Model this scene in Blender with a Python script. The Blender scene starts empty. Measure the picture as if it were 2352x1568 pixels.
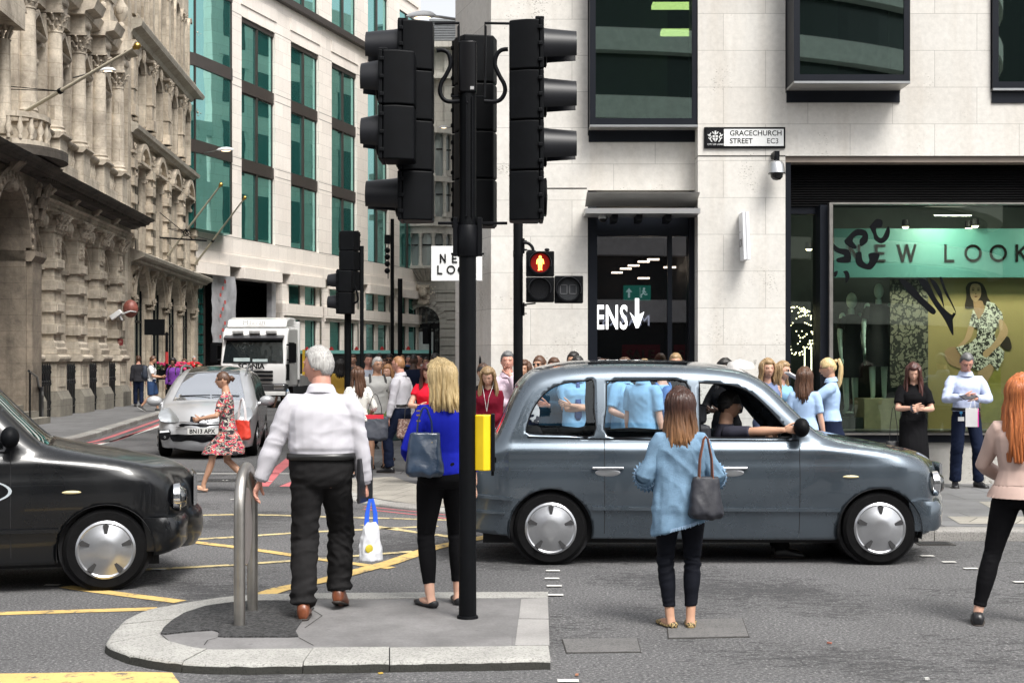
import bpy, bmesh, math, random
from math import sin, cos, pi, radians, sqrt, atan2
from mathutils import Vector, Matrix, noise, geometry
import numpy as np
# ------------------------------------------------------------------ camera, world, sun, exposure
SC = bpy.context.scene
COL = SC.collection
F = 3266.7          # focal length in pixels of a 2352 px wide picture (50 mm lens)
HZ = 822.0          # horizon row in that picture
CH = 1.82           # eye height
cam_d = bpy.data.cameras.new("camera")
cam = bpy.data.objects.new("camera", cam_d)
COL.objects.link(cam)
cam.location = (0, 0, CH)
cam.rotation_euler = (pi / 2, 0, 0)
cam_d.lens = 50.0
cam_d.sensor_width = 36.0
cam_d.shift_y = (HZ - 784.0) / 2352.0
cam_d.clip_start = 0.1
cam_d.clip_end = 2000.0
SC.camera = cam
SUN_EL, SUN_AZ = radians(56), radians(148)   # azimuth measured clockwise from +Y
world = bpy.data.worlds.new("World")
SC.world = world
world.use_nodes = True
wn = world.node_tree
bg = wn.nodes['Background']
sky = wn.nodes.new('ShaderNodeTexSky')
sky.sky_type = 'NISHITA'
sky.sun_disc = False
sky.sun_elevation = SUN_EL
sky.sun_rotation = SUN_AZ
sky.air_density = 1.0
sky.dust_density = 4.0
hsv = wn.nodes.new('ShaderNodeHueSaturation')       # overcast: the cloud layer takes most of the blue away
hsv.inputs['Saturation'].default_value = 0.15
wn.links.new(sky.outputs[0], hsv.inputs['Color'])
wn.links.new(hsv.outputs[0], bg.inputs['Color'])
bg.inputs['Strength'].default_value = 0.135
sl = bpy.data.lights.new("sun", 'SUN')
sl.energy = 2.0
sl.angle = radians(24)
sl.color = (1.0, 0.96, 0.9)
so = bpy.data.objects.new("sun", sl)
COL.objects.link(so)
_sd = Vector((sin(SUN_AZ) * cos(SUN_EL), cos(SUN_AZ) * cos(SUN_EL), sin(SUN_EL)))
so.rotation_euler = _sd.to_track_quat('Z', 'Y').to_euler()
so.location = (0, 0, 60)
SC.view_settings.view_transform = 'Standard'
SC.view_settings.look = 'None'
SC.view_settings.gamma = 1.0
SC.view_settings.use_curve_mapping = False
SC.view_settings.exposure = 0.97
SC.cycles.max_bounces = 8
SC.cycles.transparent_max_bounces = 16
# ------------------------------------------------------------------ helpers
def G(px, py, z=0.0):
 """where the ray through photo pixel (2352 wide) meets height z"""
 Y = F * (CH - z) / (py - HZ)
 return Vector(((px - 1176.0) * Y / F, Y, z))
def P(px, py, Y):
 return Vector(((px - 1176.0) * Y / F, Y, CH + (HZ - py) * Y / F))
def props(o, label=None, cat=None, group=None, kind=None):
 if label: o['label'] = label
 if cat: o['category'] = cat
 if group: o['group'] = group
 if kind: o['kind'] = kind
 return o
def empty(name, loc=(0, 0, 0), rz=0.0, label=None, cat=None, group=None):
 o = bpy.data.objects.new(name, None)
 COL.objects.link(o)
 o.location = loc
 o.rotation_euler = (0, 0, rz)
 o.empty_display_size = 0.2
 return props(o, label, cat, group)
def copy_tree(o, parent=None, **kw):
 c = o.copy()
 COL.objects.link(c)
 if parent is not None: c.parent = parent
 for ch in list(o.children): copy_tree(ch, c)
 if kw: props(c, **kw)
 return c
class MB:
 """collects shapes; build() links them as one mesh object"""
 def __init__(s, mtx=None):
  s.v = []; s.f = []; s.m = []; s.mi = 0; s.M = mtx
 def add(s, vs, fs):
  b = len(s.v)
  if s.M is not None:
   vs = [s.M @ Vector(p) for p in vs]
  s.v.extend([tuple(p) for p in vs])
  for f in fs:
   s.f.append([i + b for i in f]); s.m.append(s.mi)
  return s
 def box(s, x0, x1, y0, y1, z0, z1):
  if x0 > x1: x0, x1 = x1, x0
  if y0 > y1: y0, y1 = y1, y0
  if z0 > z1: z0, z1 = z1, z0
  v = [(x0,y0,z0),(x1,y0,z0),(x1,y1,z0),(x0,y1,z0),(x0,y0,z1),(x1,y0,z1),(x1,y1,z1),(x0,y1,z1)]
  return s.add(v, [(3,2,1,0),(4,5,6,7),(0,1,5,4),(1,2,6,5),(2,3,7,6),(3,0,4,7)])
 def prism(s, poly, a0, a1, axis='y'):
  """poly in the two other axes (x,z for y; y,z for x; x,y for z)"""
  n = len(poly)
  ar = sum(poly[i][0]*poly[(i+1)%n][1]-poly[(i+1)%n][0]*poly[i][1] for i in range(n))
  if (ar < 0) != (axis == 'y'): poly = poly[::-1]
  if a0 > a1: a0, a1 = a1, a0
  def mk(p, a):
   return (p[0], a, p[1]) if axis == 'y' else ((a, p[0], p[1]) if axis == 'x' else (p[0], p[1], a))
  v = [mk(p, a0) for p in poly] + [mk(p, a1) for p in poly]
  fs = [tuple(range(n-1, -1, -1)), tuple(range(n, 2*n))]
  for i in range(n):
   j = (i+1) % n
   fs.append((i, j, n+j, n+i))
  return s.add(v, fs)
 def loft(s, rings, cap0=True, cap1=True, closed=True):
  n = len(rings[0]); v = [p for r in rings for p in r]; fs = []
  for k in range(len(rings)-1):
   for i in range(n if closed else n-1):
    j = (i+1) % n
    fs.append((k*n+i, k*n+j, (k+1)*n+j, (k+1)*n+i))
  if cap0: fs.append(tuple(range(n-1, -1, -1)))
  if cap1: fs.append(tuple((len(rings)-1)*n+i for i in range(n)))
  return s.add(v, fs)
 def tube(s, pts, r, n=8, flat=1.0, up=None, caps=True, rnd=False):
  pts = [Vector(p) for p in pts]
  if not isinstance(r, (list, tuple)): r = [r]*len(pts)
  r = list(r)
  if rnd:
   d0 = (pts[0]-pts[1]).normalized(); d1 = (pts[-1]-pts[-2]).normalized()
   a, b, ra, rb = pts[0], pts[-1], r[0], r[-1]
   pts = [a+d0*ra*.9, a+d0*ra*.5] + pts + [b+d1*rb*.5, b+d1*rb*.9]
   r = [ra*.35, ra*.8] + r + [rb*.8, rb*.35]
  rings = []
  t = (pts[1]-pts[0]).normalized()
  u = Vector(up) if up is not None else (Vector((0,0,1)) if abs(t.z) < .9 else Vector((1,0,0)))
  u = (u - t*u.dot(t)).normalized()
  for i, p in enumerate(pts):
   if 0 < i < len(pts)-1: t = (pts[i+1]-pts[i-1])
   elif i == 0: t = pts[1]-pts[0]
   else: t = pts[-1]-pts[-2]
   t.normalize()
   u = (u - t*u.dot(t)).normalized()
   w = t.cross(u)
   rings.append([p + (u*cos(2*pi*k/n)*flat + w*sin(2*pi*k/n))*r[i] for k in range(n)])
  return s.loft(rings, caps, caps)
 def lathe(s, prof, c=(0,0,0), n=16, axis='z', caps=True, a0=0.0):
  rings = []
  for (r, z) in prof:
   ring = []
   for k in range(n):
    a = a0 + 2*pi*k/n
    if axis == 'z': ring.append((c[0]+r*cos(a), c[1]+r*sin(a), c[2]+z))
    elif axis == 'y': ring.append((c[0]+r*sin(a), c[1]+z, c[2]+r*cos(a)))
    else: ring.append((c[0]+z, c[1]+r*cos(a), c[2]+r*sin(a)))
   rings.append(ring)
  return s.loft(rings, caps, caps)
 def ell(s, c, rx, ry, rz, n=12, m=8, R=None):
  rings = []
  for i in range(m+1):
   a = -pi/2 + pi*(i+.0)/m
   a = max(-pi/2+.02, min(pi/2-.02, a))
   ring = []
   for k in range(n):
    p = Vector((rx*cos(a)*cos(2*pi*k/n), ry*cos(a)*sin(2*pi*k/n), rz*sin(a)))
    if R is not None: p = R @ p
    ring.append(Vector(c)+p)
   rings.append(ring)
  return s.loft(rings)
 def strip(s, pts, w, z):
  """flat ribbon on the ground along pts"""
  L = []; Rr = []
  for i, p in enumerate(pts):
   a = Vector(pts[max(0,i-1)][:2]); b = Vector(pts[min(len(pts)-1,i+1)][:2])
   d = (b-a).normalized(); nrm = Vector((-d.y, d.x))
   c = Vector(p[:2])
   L.append((c.x+nrm.x*w/2, c.y+nrm.y*w/2, z)); Rr.append((c.x-nrm.x*w/2, c.y-nrm.y*w/2, z))
  n = len(pts)
  return s.add(L+Rr, [(i, n+i, n+i+1, i+1) for i in range(n-1)])
 def build(s, name, mats, parent=None, smooth=None, bevel=0, **kw):
  me = bpy.data.meshes.new(name)
  me.from_pydata(s.v, [], s.f)
  if not isinstance(mats, (list, tuple)): mats = [mats]
  for m in mats: me.materials.append(m)
  if len(mats) > 1: me.polygons.foreach_set('material_index', s.m)
  me.validate()
  if smooth is not None:
   me.polygons.foreach_set('use_smooth', [True]*len(me.polygons))
   if smooth < 179: me.set_sharp_from_angle(angle=radians(smooth))
  me.update()
  o = bpy.data.objects.new(name, me)
  COL.objects.link(o)
  if parent is not None: o.parent = parent
  if bevel:
   b = o.modifiers.new('bevel', 'BEVEL'); b.width = bevel; b.segments = 2
   b.limit_method = 'ANGLE'; b.angle_limit = radians(40)
   me.polygons.foreach_set('use_smooth', [True]*len(me.polygons))
   b.harden_normals = True
  return props(o, **kw)
def font_mesh(txt, size, depth=0.0, align='LEFT', spacing=1.0, bold=0.0, sx=1.0):
 """writing as a mesh lying in local x,z (facing -y); returns mesh"""
 cu = bpy.data.curves.new('lettering', 'FONT')
 cu.body = txt; cu.size = size; cu.extrude = depth; cu.align_x = align
 cu.space_character = spacing; cu.offset = bold; cu.resolution_u = 3
 ob = bpy.data.objects.new('tmp_text', cu)
 COL.objects.link(ob)
 dg = bpy.context.evaluated_depsgraph_get()
 me = bpy.data.meshes.new_from_object(ob.evaluated_get(dg))
 bpy.data.objects.remove(ob)
 bpy.data.curves.remove(cu)
 me.transform(Matrix(((sx,0,0,0),(0,0,1,0),(0,1,0,0),(0,0,0,1))) @ Matrix.Scale(-1, 4, (0,0,1)))
 me.flip_normals()
 me.name = 'lettering'
 return me
def lettering(txt, size, mat_, parent=None, loc=(0,0,0), rz=0.0, name='lettering', **k):
 me = font_mesh(txt, size, **k)
 me.materials.clear(); me.materials.append(mat_)
 o = bpy.data.objects.new(name, me)
 COL.objects.link(o)
 if parent is not None: o.parent = parent
 o.location = loc; o.rotation_euler = (0, 0, rz)
 return o
# ------------------------------------------------------------------ materials
_MC = {}
def _new(name):
 m = bpy.data.materials.new(name); m.use_nodes = True
 nt = m.node_tree; b = nt.nodes['Principled BSDF']
 return m, nt, b
def _n(nt, t, **kw):
 n = nt.nodes.new(t)
 for k, v in kw.items():
  if k in n.inputs.keys() if isinstance(k, str) and not hasattr(n, k) else False: n.inputs[k].default_value = v
  else: setattr(n, k, v)
 return n
def noise_n(nt, scale, detail=4, rough=.55, vec=None, dist=0):
 n = nt.nodes.new('ShaderNodeTexNoise')
 n.inputs['Scale'].default_value = scale; n.inputs['Detail'].default_value = detail
 n.inputs['Roughness'].default_value = rough; n.inputs['Distortion'].default_value = dist
 if vec is not None: nt.links.new(vec, n.inputs['Vector'])
 return n
def ramp_n(nt, fac, stops):
 r = nt.nodes.new('ShaderNodeValToRGB')
 el = r.color_ramp.elements
 while len(el) < len(stops): el.new(.5)
 for e, (p, c) in zip(el, stops):
  e.position = p; e.color = (c[0], c[1], c[2], 1) if isinstance(c, (list, tuple)) else (c, c, c, 1)
 nt.links.new(fac, r.inputs[0])
 return r
def mix_n(nt, fac, a, b, mode='MIX'):
 m = nt.nodes.new('ShaderNodeMix'); m.data_type = 'RGBA'; m.blend_type = mode
 for sock, val in ((m.inputs[0], fac), (m.inputs[6], a), (m.inputs[7], b)):
  if isinstance(val, (int, float)): sock.default_value = val
  elif isinstance(val, (tuple, list)): sock.default_value = (val[0], val[1], val[2], 1)
  else: nt.links.new(val, sock)
 return m.outputs[2]
def coords(nt, kind='Object', scale=(1,1,1), rot=(0,0,0)):
 tc = nt.nodes.new('ShaderNodeTexCoord'); mp = nt.nodes.new('ShaderNodeMapping')
 mp.inputs['Scale'].default_value = scale; mp.inputs['Rotation'].default_value = rot
 nt.links.new(tc.outputs[kind], mp.inputs[0])
 return mp.outputs[0]
def bump_n(nt, b, h, strength=.3, dist=.01):
 bp = nt.nodes.new('ShaderNodeBump')
 bp.inputs['Strength'].default_value = strength; bp.inputs['Distance'].default_value = dist
 nt.links.new(h, bp.inputs['Height']); nt.links.new(bp.outputs[0], b.inputs['Normal'])
 return bp
def mul(c, k): return tuple(min(1, x*k) for x in c)
def M(name, col, rough=.6, metal=0.0, var=.12, vs=3.0, bump=0.0, bs=60.0, coat=0.0, emit=None, es=1.0, spec=.5, sheen=0.0):
 key = (name, tuple(col), rough, metal, var, vs, bump, bs, coat)
 if key in _MC: return _MC[key]
 m, nt, b = _new(name)
 b.inputs['Roughness'].default_value = rough; b.inputs['Metallic'].default_value = metal
 b.inputs['Specular IOR Level'].default_value = spec
 if coat: b.inputs['Coat Weight'].default_value = coat; b.inputs['Coat Roughness'].default_value = .04
 if sheen: b.inputs['Sheen Weight'].default_value = sheen
 if emit: b.inputs['Emission Color'].default_value = (*emit, 1); b.inputs['Emission Strength'].default_value = es
 vec = coords(nt)
 if var > 0:
  n = noise_n(nt, vs, 5, .6, vec)
  r = ramp_n(nt, n.outputs[0], [(.3, mul(col, 1-var)), (.7, mul(col, 1+var))])
  nt.links.new(r.outputs[0], b.inputs['Base Color'])
 else: b.inputs['Base Color'].default_value = (*col, 1)
 if bump:
  n2 = noise_n(nt, bs, 3, .6, vec); bump_n(nt, b, n2.outputs[0], bump, .01)
 _MC[key] = m
 return m
def stone_mat(name, col, dirt, bw=1.0, bh=.45, mortar=.006, dirt_amt=.35, joint=.75, streak=.25, bump=.3, ang=0.0, pits=0.0, mcol=None):
 """ashlar: brick pattern running along a wall whose local x is along the wall, z up"""
 m, nt, b = _new(name)
 b.inputs['Roughness'].default_value = .85
 tc = nt.nodes.new('ShaderNodeTexCoord')
 sep = nt.nodes.new('ShaderNodeSeparateXYZ'); nt.links.new(tc.outputs['Object'], sep.inputs[0])
 ad = nt.nodes.new('ShaderNodeMath'); ad.operation = 'ADD'
 nt.links.new(sep.outputs[0], ad.inputs[0]); nt.links.new(sep.outputs[1], ad.inputs[1])
 cb = nt.nodes.new('ShaderNodeCombineXYZ'); nt.links.new(ad.outputs[0], cb.inputs[0]); nt.links.new(sep.outputs[2], cb.inputs[1])
 br = nt.nodes.new('ShaderNodeTexBrick')
 nt.links.new(cb.outputs[0], br.inputs['Vector'])
 br.inputs['Scale'].default_value = 1.0
 br.inputs['Brick Width'].default_value = bw; br.inputs['Row Height'].default_value = bh
 br.inputs['Mortar Size'].default_value = mortar; br.inputs['Mortar Smooth'].default_value = .1
 br.inputs['Color1'].default_value = (*mul(col, .93), 1); br.inputs['Color2'].default_value = (*mul(col, 1.05), 1)
 br.inputs['Mortar'].default_value = (*(mcol or mul(col, joint)), 1)
 v = tc.outputs['Object']
 n1 = noise_n(nt, .5, 6, .6, v, .3)
 r1 = ramp_n(nt, n1.outputs[0], [(.38, 0.0), (.72, dirt_amt)])
 c = mix_n(nt, r1.outputs[0], br.outputs[0], dirt)
 mp = nt.nodes.new('ShaderNodeMapping'); mp.inputs['Scale'].default_value = (3.0, 3.0, .25)
 nt.links.new(v, mp.inputs[0])
 n2 = noise_n(nt, 1.0, 5, .6, mp.outputs[0])
 r2 = ramp_n(nt, n2.outputs[0], [(.5, 0.0), (.78, streak)])
 c = mix_n(nt, r2.outputs[0], c, dirt)
 n3 = noise_n(nt, 14, 5, .65, v)
 r3 = ramp_n(nt, n3.outputs[0], [(.25, .86), (.75, 1.06)])
 c = mix_n(nt, 1.0, c, r3.outputs[0], 'MULTIPLY')
 if pits:
  mp2 = nt.nodes.new('ShaderNodeMapping'); mp2.inputs['Scale'].default_value = (1, 1, 1.8)
  nt.links.new(v, mp2.inputs[0])
  n4 = noise_n(nt, 34, 3, .5, mp2.outputs[0]); n5 = noise_n(nt, 1.3, 3, .5, v)
  mm = nt.nodes.new('ShaderNodeMath'); mm.operation = 'MULTIPLY'
  nt.links.new(n4.outputs[0], mm.inputs[0]); nt.links.new(n5.outputs[0], mm.inputs[1])
  r4 = ramp_n(nt, mm.outputs[0], [(.40 - .05*pits, 0.0), (.43, .75)])
  c = mix_n(nt, r4.outputs[0], c, mul(dirt, .35))
 nt.links.new(c, b.inputs['Base Color'])
 mixh = nt.nodes.new('ShaderNodeMath'); mixh.operation = 'MULTIPLY_ADD'
 nt.links.new(br.outputs['Fac'], mixh.inputs[0]); mixh.inputs[1].default_value = -1.0
 nt.links.new(n3.outputs[0], mixh.inputs[2])
 bump_n(nt, b, mixh.outputs[0], bump, .012)
 return m
def glass_mat(name, tint=(.9,.95,.93), see=.5, rough=.02, refl=1.0, base=.08):
 """pane: mirror reflection over a tinted see-through body"""
 m, nt, b = _new(name)
 nt.nodes.remove(b)
 out = nt.nodes['Material Output']
 tr = nt.nodes.new('ShaderNodeBsdfTransparent'); tr.inputs[0].default_value = (*mul(tint, see), 1)
 gl = nt.nodes.new('ShaderNodeBsdfGlossy'); gl.inputs['Roughness'].default_value = rough
 gl.inputs['Color'].default_value = (*mul(tint, refl), 1)
 fr = nt.nodes.new('ShaderNodeFresnel'); fr.inputs['IOR'].default_value = 1.6
 mx = nt.nodes.new('ShaderNodeMixShader')
 ad = nt.nodes.new('ShaderNodeMath'); ad.operation = 'ADD'; ad.use_clamp = True; ad.inputs[1].default_value = base
 nt.links.new(fr.outputs[0], ad.inputs[0]); nt.links.new(ad.outputs[0], mx.inputs[0]); nt.links.new(tr.outputs[0], mx.inputs[1]); nt.links.new(gl.outputs[0], mx.inputs[2])
 nt.links.new(mx.outputs[0], out.inputs[0])
 return m
def mirror_glass(name, body, tint, k=.55, wav=0.0, wscale=.6):
 """coated office glazing: coloured reflection over a dark body"""
 m, nt, b = _new(name)
 b.inputs['Base Color'].default_value = (*body, 1); b.inputs['Roughness'].default_value = .15
 out = nt.nodes['Material Output']
 gl = nt.nodes.new('ShaderNodeBsdfGlossy'); gl.inputs['Roughness'].default_value = .015
 gl.inputs['Color'].default_value = (*tint, 1)
 mx = nt.nodes.new('ShaderNodeMixShader'); mx.inputs[0].default_value = k
 nt.links.new(b.outputs[0], mx.inputs[1]); nt.links.new(gl.outputs[0], mx.inputs[2])
 nt.links.new(mx.outputs[0], out.inputs[0])
 if wav:
  n = noise_n(nt, wscale, 2, .5, coords(nt))
  bp = nt.nodes.new('ShaderNodeBump'); bp.inputs['Strength'].default_value = wav; bp.inputs['Distance'].default_value = .05
  nt.links.new(n.outputs[0], bp.inputs['Height']); nt.links.new(bp.outputs[0], gl.inputs['Normal'])
 return m
def emis(name, col, s):
 m, nt, b = _new(name)
 b.inputs['Base Color'].default_value = (*col, 1)
 b.inputs['Emission Color'].default_value = (*col, 1); b.inputs['Emission Strength'].default_value = s
 return m
def asphalt_mat():
 m, nt, b = _new('asphalt')
 b.inputs['Roughness'].default_value = .88
 v = coords(nt)
 n1 = noise_n(nt, 48, 4, .8, v)
 r1 = ramp_n(nt, n1.outputs[0], [(.34, (.018,.018,.02)), (.48, (.085,.084,.087)), (.58, (.135,.134,.135)), (.68, (.40,.395,.38))])
 n2 = noise_n(nt, .45, 5, .6, v, .5)
 r2 = ramp_n(nt, n2.outputs[0], [(.3, .8), (.7, 1.2)])
 c = mix_n(nt, 1.0, r1.outputs[0], r2.outputs[0], 'MULTIPLY')
 mp = nt.nodes.new('ShaderNodeMapping'); mp.inputs['Scale'].default_value = (2.2, 5.0, 1)
 nt.links.new(v, mp.inputs[0])
 n3 = noise_n(nt, 3.0, 6, .75, mp.outputs[0], 1.2)
 n4 = noise_n(nt, .5, 3, .5, v)
 mm = nt.nodes.new('ShaderNodeMath'); mm.operation = 'MULTIPLY'
 nt.links.new(n3.outputs[0], mm.inputs[0]); nt.links.new(n4.outputs[0], mm.inputs[1])
 r3 = ramp_n(nt, mm.outputs[0], [(.28, 0.0), (.32, .65)])
 c = mix_n(nt, r3.outputs[0], c, (.022,.022,.024))
 vo = nt.nodes.new('ShaderNodeTexVoronoi'); vo.inputs['Scale'].default_value = 5.5; vo.inputs['Randomness'].default_value = 1
 nt.links.new(v, vo.inputs['Vector'])
 r4 = ramp_n(nt, vo.outputs['Distance'], [(.035, 1.0), (.05, 0.0)])
 sub = nt.nodes.new('ShaderNodeTexNoise'); sub.inputs['Scale'].default_value = 2.3
 nt.links.new(v, sub.inputs['Vector'])
 rr = ramp_n(nt, sub.outputs[0], [(.52, 0.0), (.6, .55)])
 m2 = nt.nodes.new('ShaderNodeMath'); m2.operation = 'MULTIPLY'
 nt.links.new(r4.outputs[0], m2.inputs[0]); nt.links.new(rr.outputs[0], m2.inputs[1])
 c = mix_n(nt, m2.outputs[0], c, (.45,.44,.41))
 nt.links.new(c, b.inputs['Base Color'])
 sb = nt.nodes.new('ShaderNodeMath'); sb.operation = 'SUBTRACT'
 nt.links.new(n1.outputs[0], sb.inputs[0]); nt.links.new(r3.outputs[0], sb.inputs[1])
 bump_n(nt, b, sb.outputs[0], .6, .012)
 return m
def paint_mark(name, col, wear=.45, ws=9.0):
 m, nt, b = _new(name)
 b.inputs['Roughness'].default_value = .75
 v = coords(nt)
 n = noise_n(nt, ws, 8, .78, v)
 r = ramp_n(nt, n.outputs[0], [(wear-.06, (.09,.09,.09)), (wear+.03, col)])
 n2 = noise_n(nt, 1.4, 4, .6, v)
 r2 = ramp_n(nt, n2.outputs[0], [(.3, .78), (.7, 1.05)])
 c = mix_n(nt, 1.0, r.outputs[0], r2.outputs[0], 'MULTIPLY')
 nt.links.new(c, b.inputs['Base Color'])
 n3 = noise_n(nt, 95, 3, .7, v)
 bump_n(nt, b, n3.outputs[0], .4, .01)
 return m
def slab_mat(name, col, bw=.9, bh=.6, mort=.008, rot=0.0, dirt=.3):
 m, nt, b = _new(name)
 b.inputs['Roughness'].default_value = .7
 v = coords(nt, rot=(0,0,rot))
 br = nt.nodes.new('ShaderNodeTexBrick'); nt.links.new(v, br.inputs['Vector'])
 br.inputs['Scale'].default_value = 1.0
 br.inputs['Brick Width'].default_value = bw; br.inputs['Row Height'].default_value = bh
 br.inputs['Mortar Size'].default_value = mort
 br.inputs['Color1'].default_value = (*mul(col, .88), 1); br.inputs['Color2'].default_value = (*mul(col, 1.1), 1)
 br.inputs['Mortar'].default_value = (*mul(col, .35), 1)
 n = noise_n(nt, 1.6, 6, .65, v)
 r = ramp_n(nt, n.outputs[0], [(.3, 1-dirt), (.7, 1.1)])
 c = mix_n(nt, 1.0, br.outputs[0], r.outputs[0], 'MULTIPLY')
 n2 = noise_n(nt, 60, 4, .6, v)
 r2 = ramp_n(nt, n2.outputs[0], [(.3, .85), (.7, 1.12)])
 c = mix_n(nt, 1.0, c, r2.outputs[0], 'MULTIPLY')
 vo = nt.nodes.new('ShaderNodeTexVoronoi'); vo.inputs['Scale'].default_value = 3.2
 nt.links.new(v, vo.inputs['Vector'])
 r4 = ramp_n(nt, vo.outputs['Distance'], [(.04, .55), (.055, 0.0)])     # trodden gum
 c = mix_n(nt, r4.outputs[0], c, mul(col, .4))
 nt.links.new(c, b.inputs['Base Color'])
 bump_n(nt, b, n2.outputs[0], .25, .006)
 return m
def granite_mat(name, col):
 m, nt, b = _new(name)
 b.inputs['Roughness'].default_value = .8
 v = coords(nt)
 n = noise_n(nt, 70, 4, .75, v)
 r = ramp_n(nt, n.outputs[0], [(.32, mul(col, .35)), (.47, col), (.62, mul(col, 1.25)), (.75, mul(col, .6))])
 n2 = noise_n(nt, 2.5, 5, .6, v)
 r2 = ramp_n(nt, n2.outputs[0], [(.3, .8), (.7, 1.1)])
 c = mix_n(nt, 1.0, r.outputs[0], r2.outputs[0], 'MULTIPLY')
 nt.links.new(c, b.inputs['Base Color'])
 bump_n(nt, b, n.outputs[0], .6, .012)
 return m
BLACKP = M('black_paint', (.003,.0035,.0045), .55, spec=.12, var=.25, vs=8, bump=.08, bs=90)
BLACKM = M('black_metal', (.005,.0055,.007), .45, .1, spec=.15, var=.2, vs=6)
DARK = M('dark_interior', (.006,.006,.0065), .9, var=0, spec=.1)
STEEL = M('brushed_steel', (.42,.40,.37), .38, 1.0, var=.18, vs=5, bump=.1, bs=120)
ALU = M('aluminium', (.5,.51,.52), .35, .9, var=.08)
WHITEP = M('white_paint', (.78,.78,.77), .4, var=.05)
CHROME = M('chrome', (.75,.76,.78), .12, 1.0, var=.03)
RUBBER = M('tyre_rubber', (.006,.006,.0065), .85, spec=.1, var=.2, vs=12, bump=.2, bs=60)
# ------------------------------------------------------------------ ground, pavements, markings
ASPH = asphalt_mat()
KH = 0.11       # kerb height of the pavements
IH = 0.065      # height of the worn traffic island
def struct(mb, name, mats, **k):
 return mb.build(name, mats, kind='structure', **k)
g = MB(); g.add([(-220,-60,0),(220,-60,0),(220,300,0),(-220,300,0)], [(0,1,2,3)])
struct(g, 'road', ASPH)
GRAN = granite_mat('granite_kerb', (.26,.25,.235))
GRAN2 = granite_mat('granite_worn', (.33,.325,.305))
GRAND = granite_mat('granite_dirty_edge', (.022,.022,.018))
SLATE = slab_mat('slate_slab', (.205,.20,.20), 50, 50, .001, dirt=.5)
PAVE = slab_mat('york_stone', (.155,.155,.158), 1.1, .75)
PAVEL = slab_mat('pale_slab', (.33,.31,.27), .45, .45, .008, rot=.5)
COARSE = granite_mat('coarse_asphalt', (.034,.034,.036))
for nd in COARSE.node_tree.nodes:
 if nd.type == 'TEX_NOISE' and nd.inputs['Scale'].default_value > 50: nd.inputs['Scale'].default_value = 38
 if nd.type == 'VALTORGB' and len(nd.color_ramp.elements) == 4:
  for el_, c_ in zip(nd.color_ramp.elements, (.006,.03,.09,.015)): el_.color = (c_,c_,c_*1.03,1)
 if nd.type == 'BUMP': nd.inputs['Strength'].default_value = 1; nd.inputs['Distance'].default_value = .03
GROUT = M('grout', (.03,.028,.025), .9)
def offset_in(pts, d):
 out = []
 n = len(pts)
 for i in range(n):
  a = Vector(pts[max(0,i-1)][:2]); b = Vector(pts[min(n-1,i+1)][:2])
  t = (b-a).normalized(); out.append(Vector(pts[i][:2]) + Vector((-t.y, t.x))*d)
 return out
def resample(pts, step):
 pts = [Vector(p[:2]) for p in pts]; out = [pts[0]]; acc = 0
 for a, b in zip(pts, pts[1:]):
  L = (b-a).length; s = step-acc
  while s <= L:
   out.append(a.lerp(b, s/L)); s += step
  acc = (L-(s-step))
 out.append(pts[-1]); return out
def catmull(pts, k=6):
 pts = [Vector(p[:2]) for p in pts]; out = []
 for i in range(len(pts)-1):
  p0 = pts[max(0,i-1)]; p1 = pts[i]; p2 = pts[i+1]; p3 = pts[min(len(pts)-1,i+2)]
  for j in range(k):
   t = j/k
   out.append(.5*((2*p1)+(p2-p0)*t+(2*p0-5*p1+4*p2-p3)*t*t+(3*p1-p0-3*p2+p3)*t**3))
 out.append(pts[-1]); return out
def kerb_run(path, w, h, stone, name, mats, rng, hfun=None, gap=.008):
 """individual kerb stones along path; the pavement lies to the left of travel"""
 mb = MB()
 inn = offset_in(path, w)
 i = 0
 while i < len(path)-1:
  k = min(len(path)-1, i+max(1, int(stone*rng.uniform(.85,1.15))))
  o = path[i:k+1]; q = inn[i:k+1]
  hh = h if hfun is None else hfun(o[0])
  hh += rng.uniform(-.004, .004)
  oo = [p.copy() for p in o]; qq = [p.copy() for p in q]
  t = (oo[1]-oo[0]).normalized()*gap; oo[0] += t; qq[0] += t
  ch = .018
  rings = []
  for a, b in zip(oo, qq):
   d = (b-a).normalized()
   rings.append([(a.x, a.y, -.05), (a.x, a.y, hh-ch), (a.x+d.x*ch*.35, a.y+d.y*ch*.35, hh-ch*.3), (a.x+d.x*ch*1.2, a.y+d.y*ch*1.2, hh), (b.x, b.y, hh), (b.x, b.y, -.05)])
  mb.mi = rng.choice(range(len(mats)))
  mb.loft([r[::-1] for r in rings])
  i = k
 return mb
rng = random.Random(3)
kr = [(60,14.15),(20,14.15),(8,14.15),(5,14.15),(3,14.25),(1.2,14.85),(.1,15.75),(-.98,16.83),(-1.38,17.2),(-1.85,17.75),(-2.32,18.6),(-2.75,19.8),(-3.0,21.2),(-3.5,28),(-4.7,45),(-6.0,62)]
krs = resample(catmull(kr, 8), .2)
hf = lambda p: .11 if p.x > 1.5 else (.03 + .08*max(0, min(1, (p.x+.6)/2.1)) if p.y < 18.6 else min(.11, .03+.08*max(0, (p.y-18.6)/2.5)))
mb = kerb_run([p.copy() for p in krs][::-1], .3, KH, 5, 'kerb', [0,1], rng, hf)
struct(mb, 'kerb', [GRAN, GRAN2])
inn = offset_in(krs, -.30)
pv = MB()
poly = [(p.x, p.y, (hf(p))) for p in krs]
inner_line = [(q.x, q.y, hf(p)) for p, q in zip(krs, inn)]
back = []
for p, q in zip(krs, inn):
 d = Vector((q.x-p.x, q.y-p.y)).normalized()
 back.append((q.x+d.x*.9, q.y+d.y*.9, KH))
n = len(back)
pv.add(inner_line+back, [(i, i+1, n+i+1, n+i) for i in range(n-1)])
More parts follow.
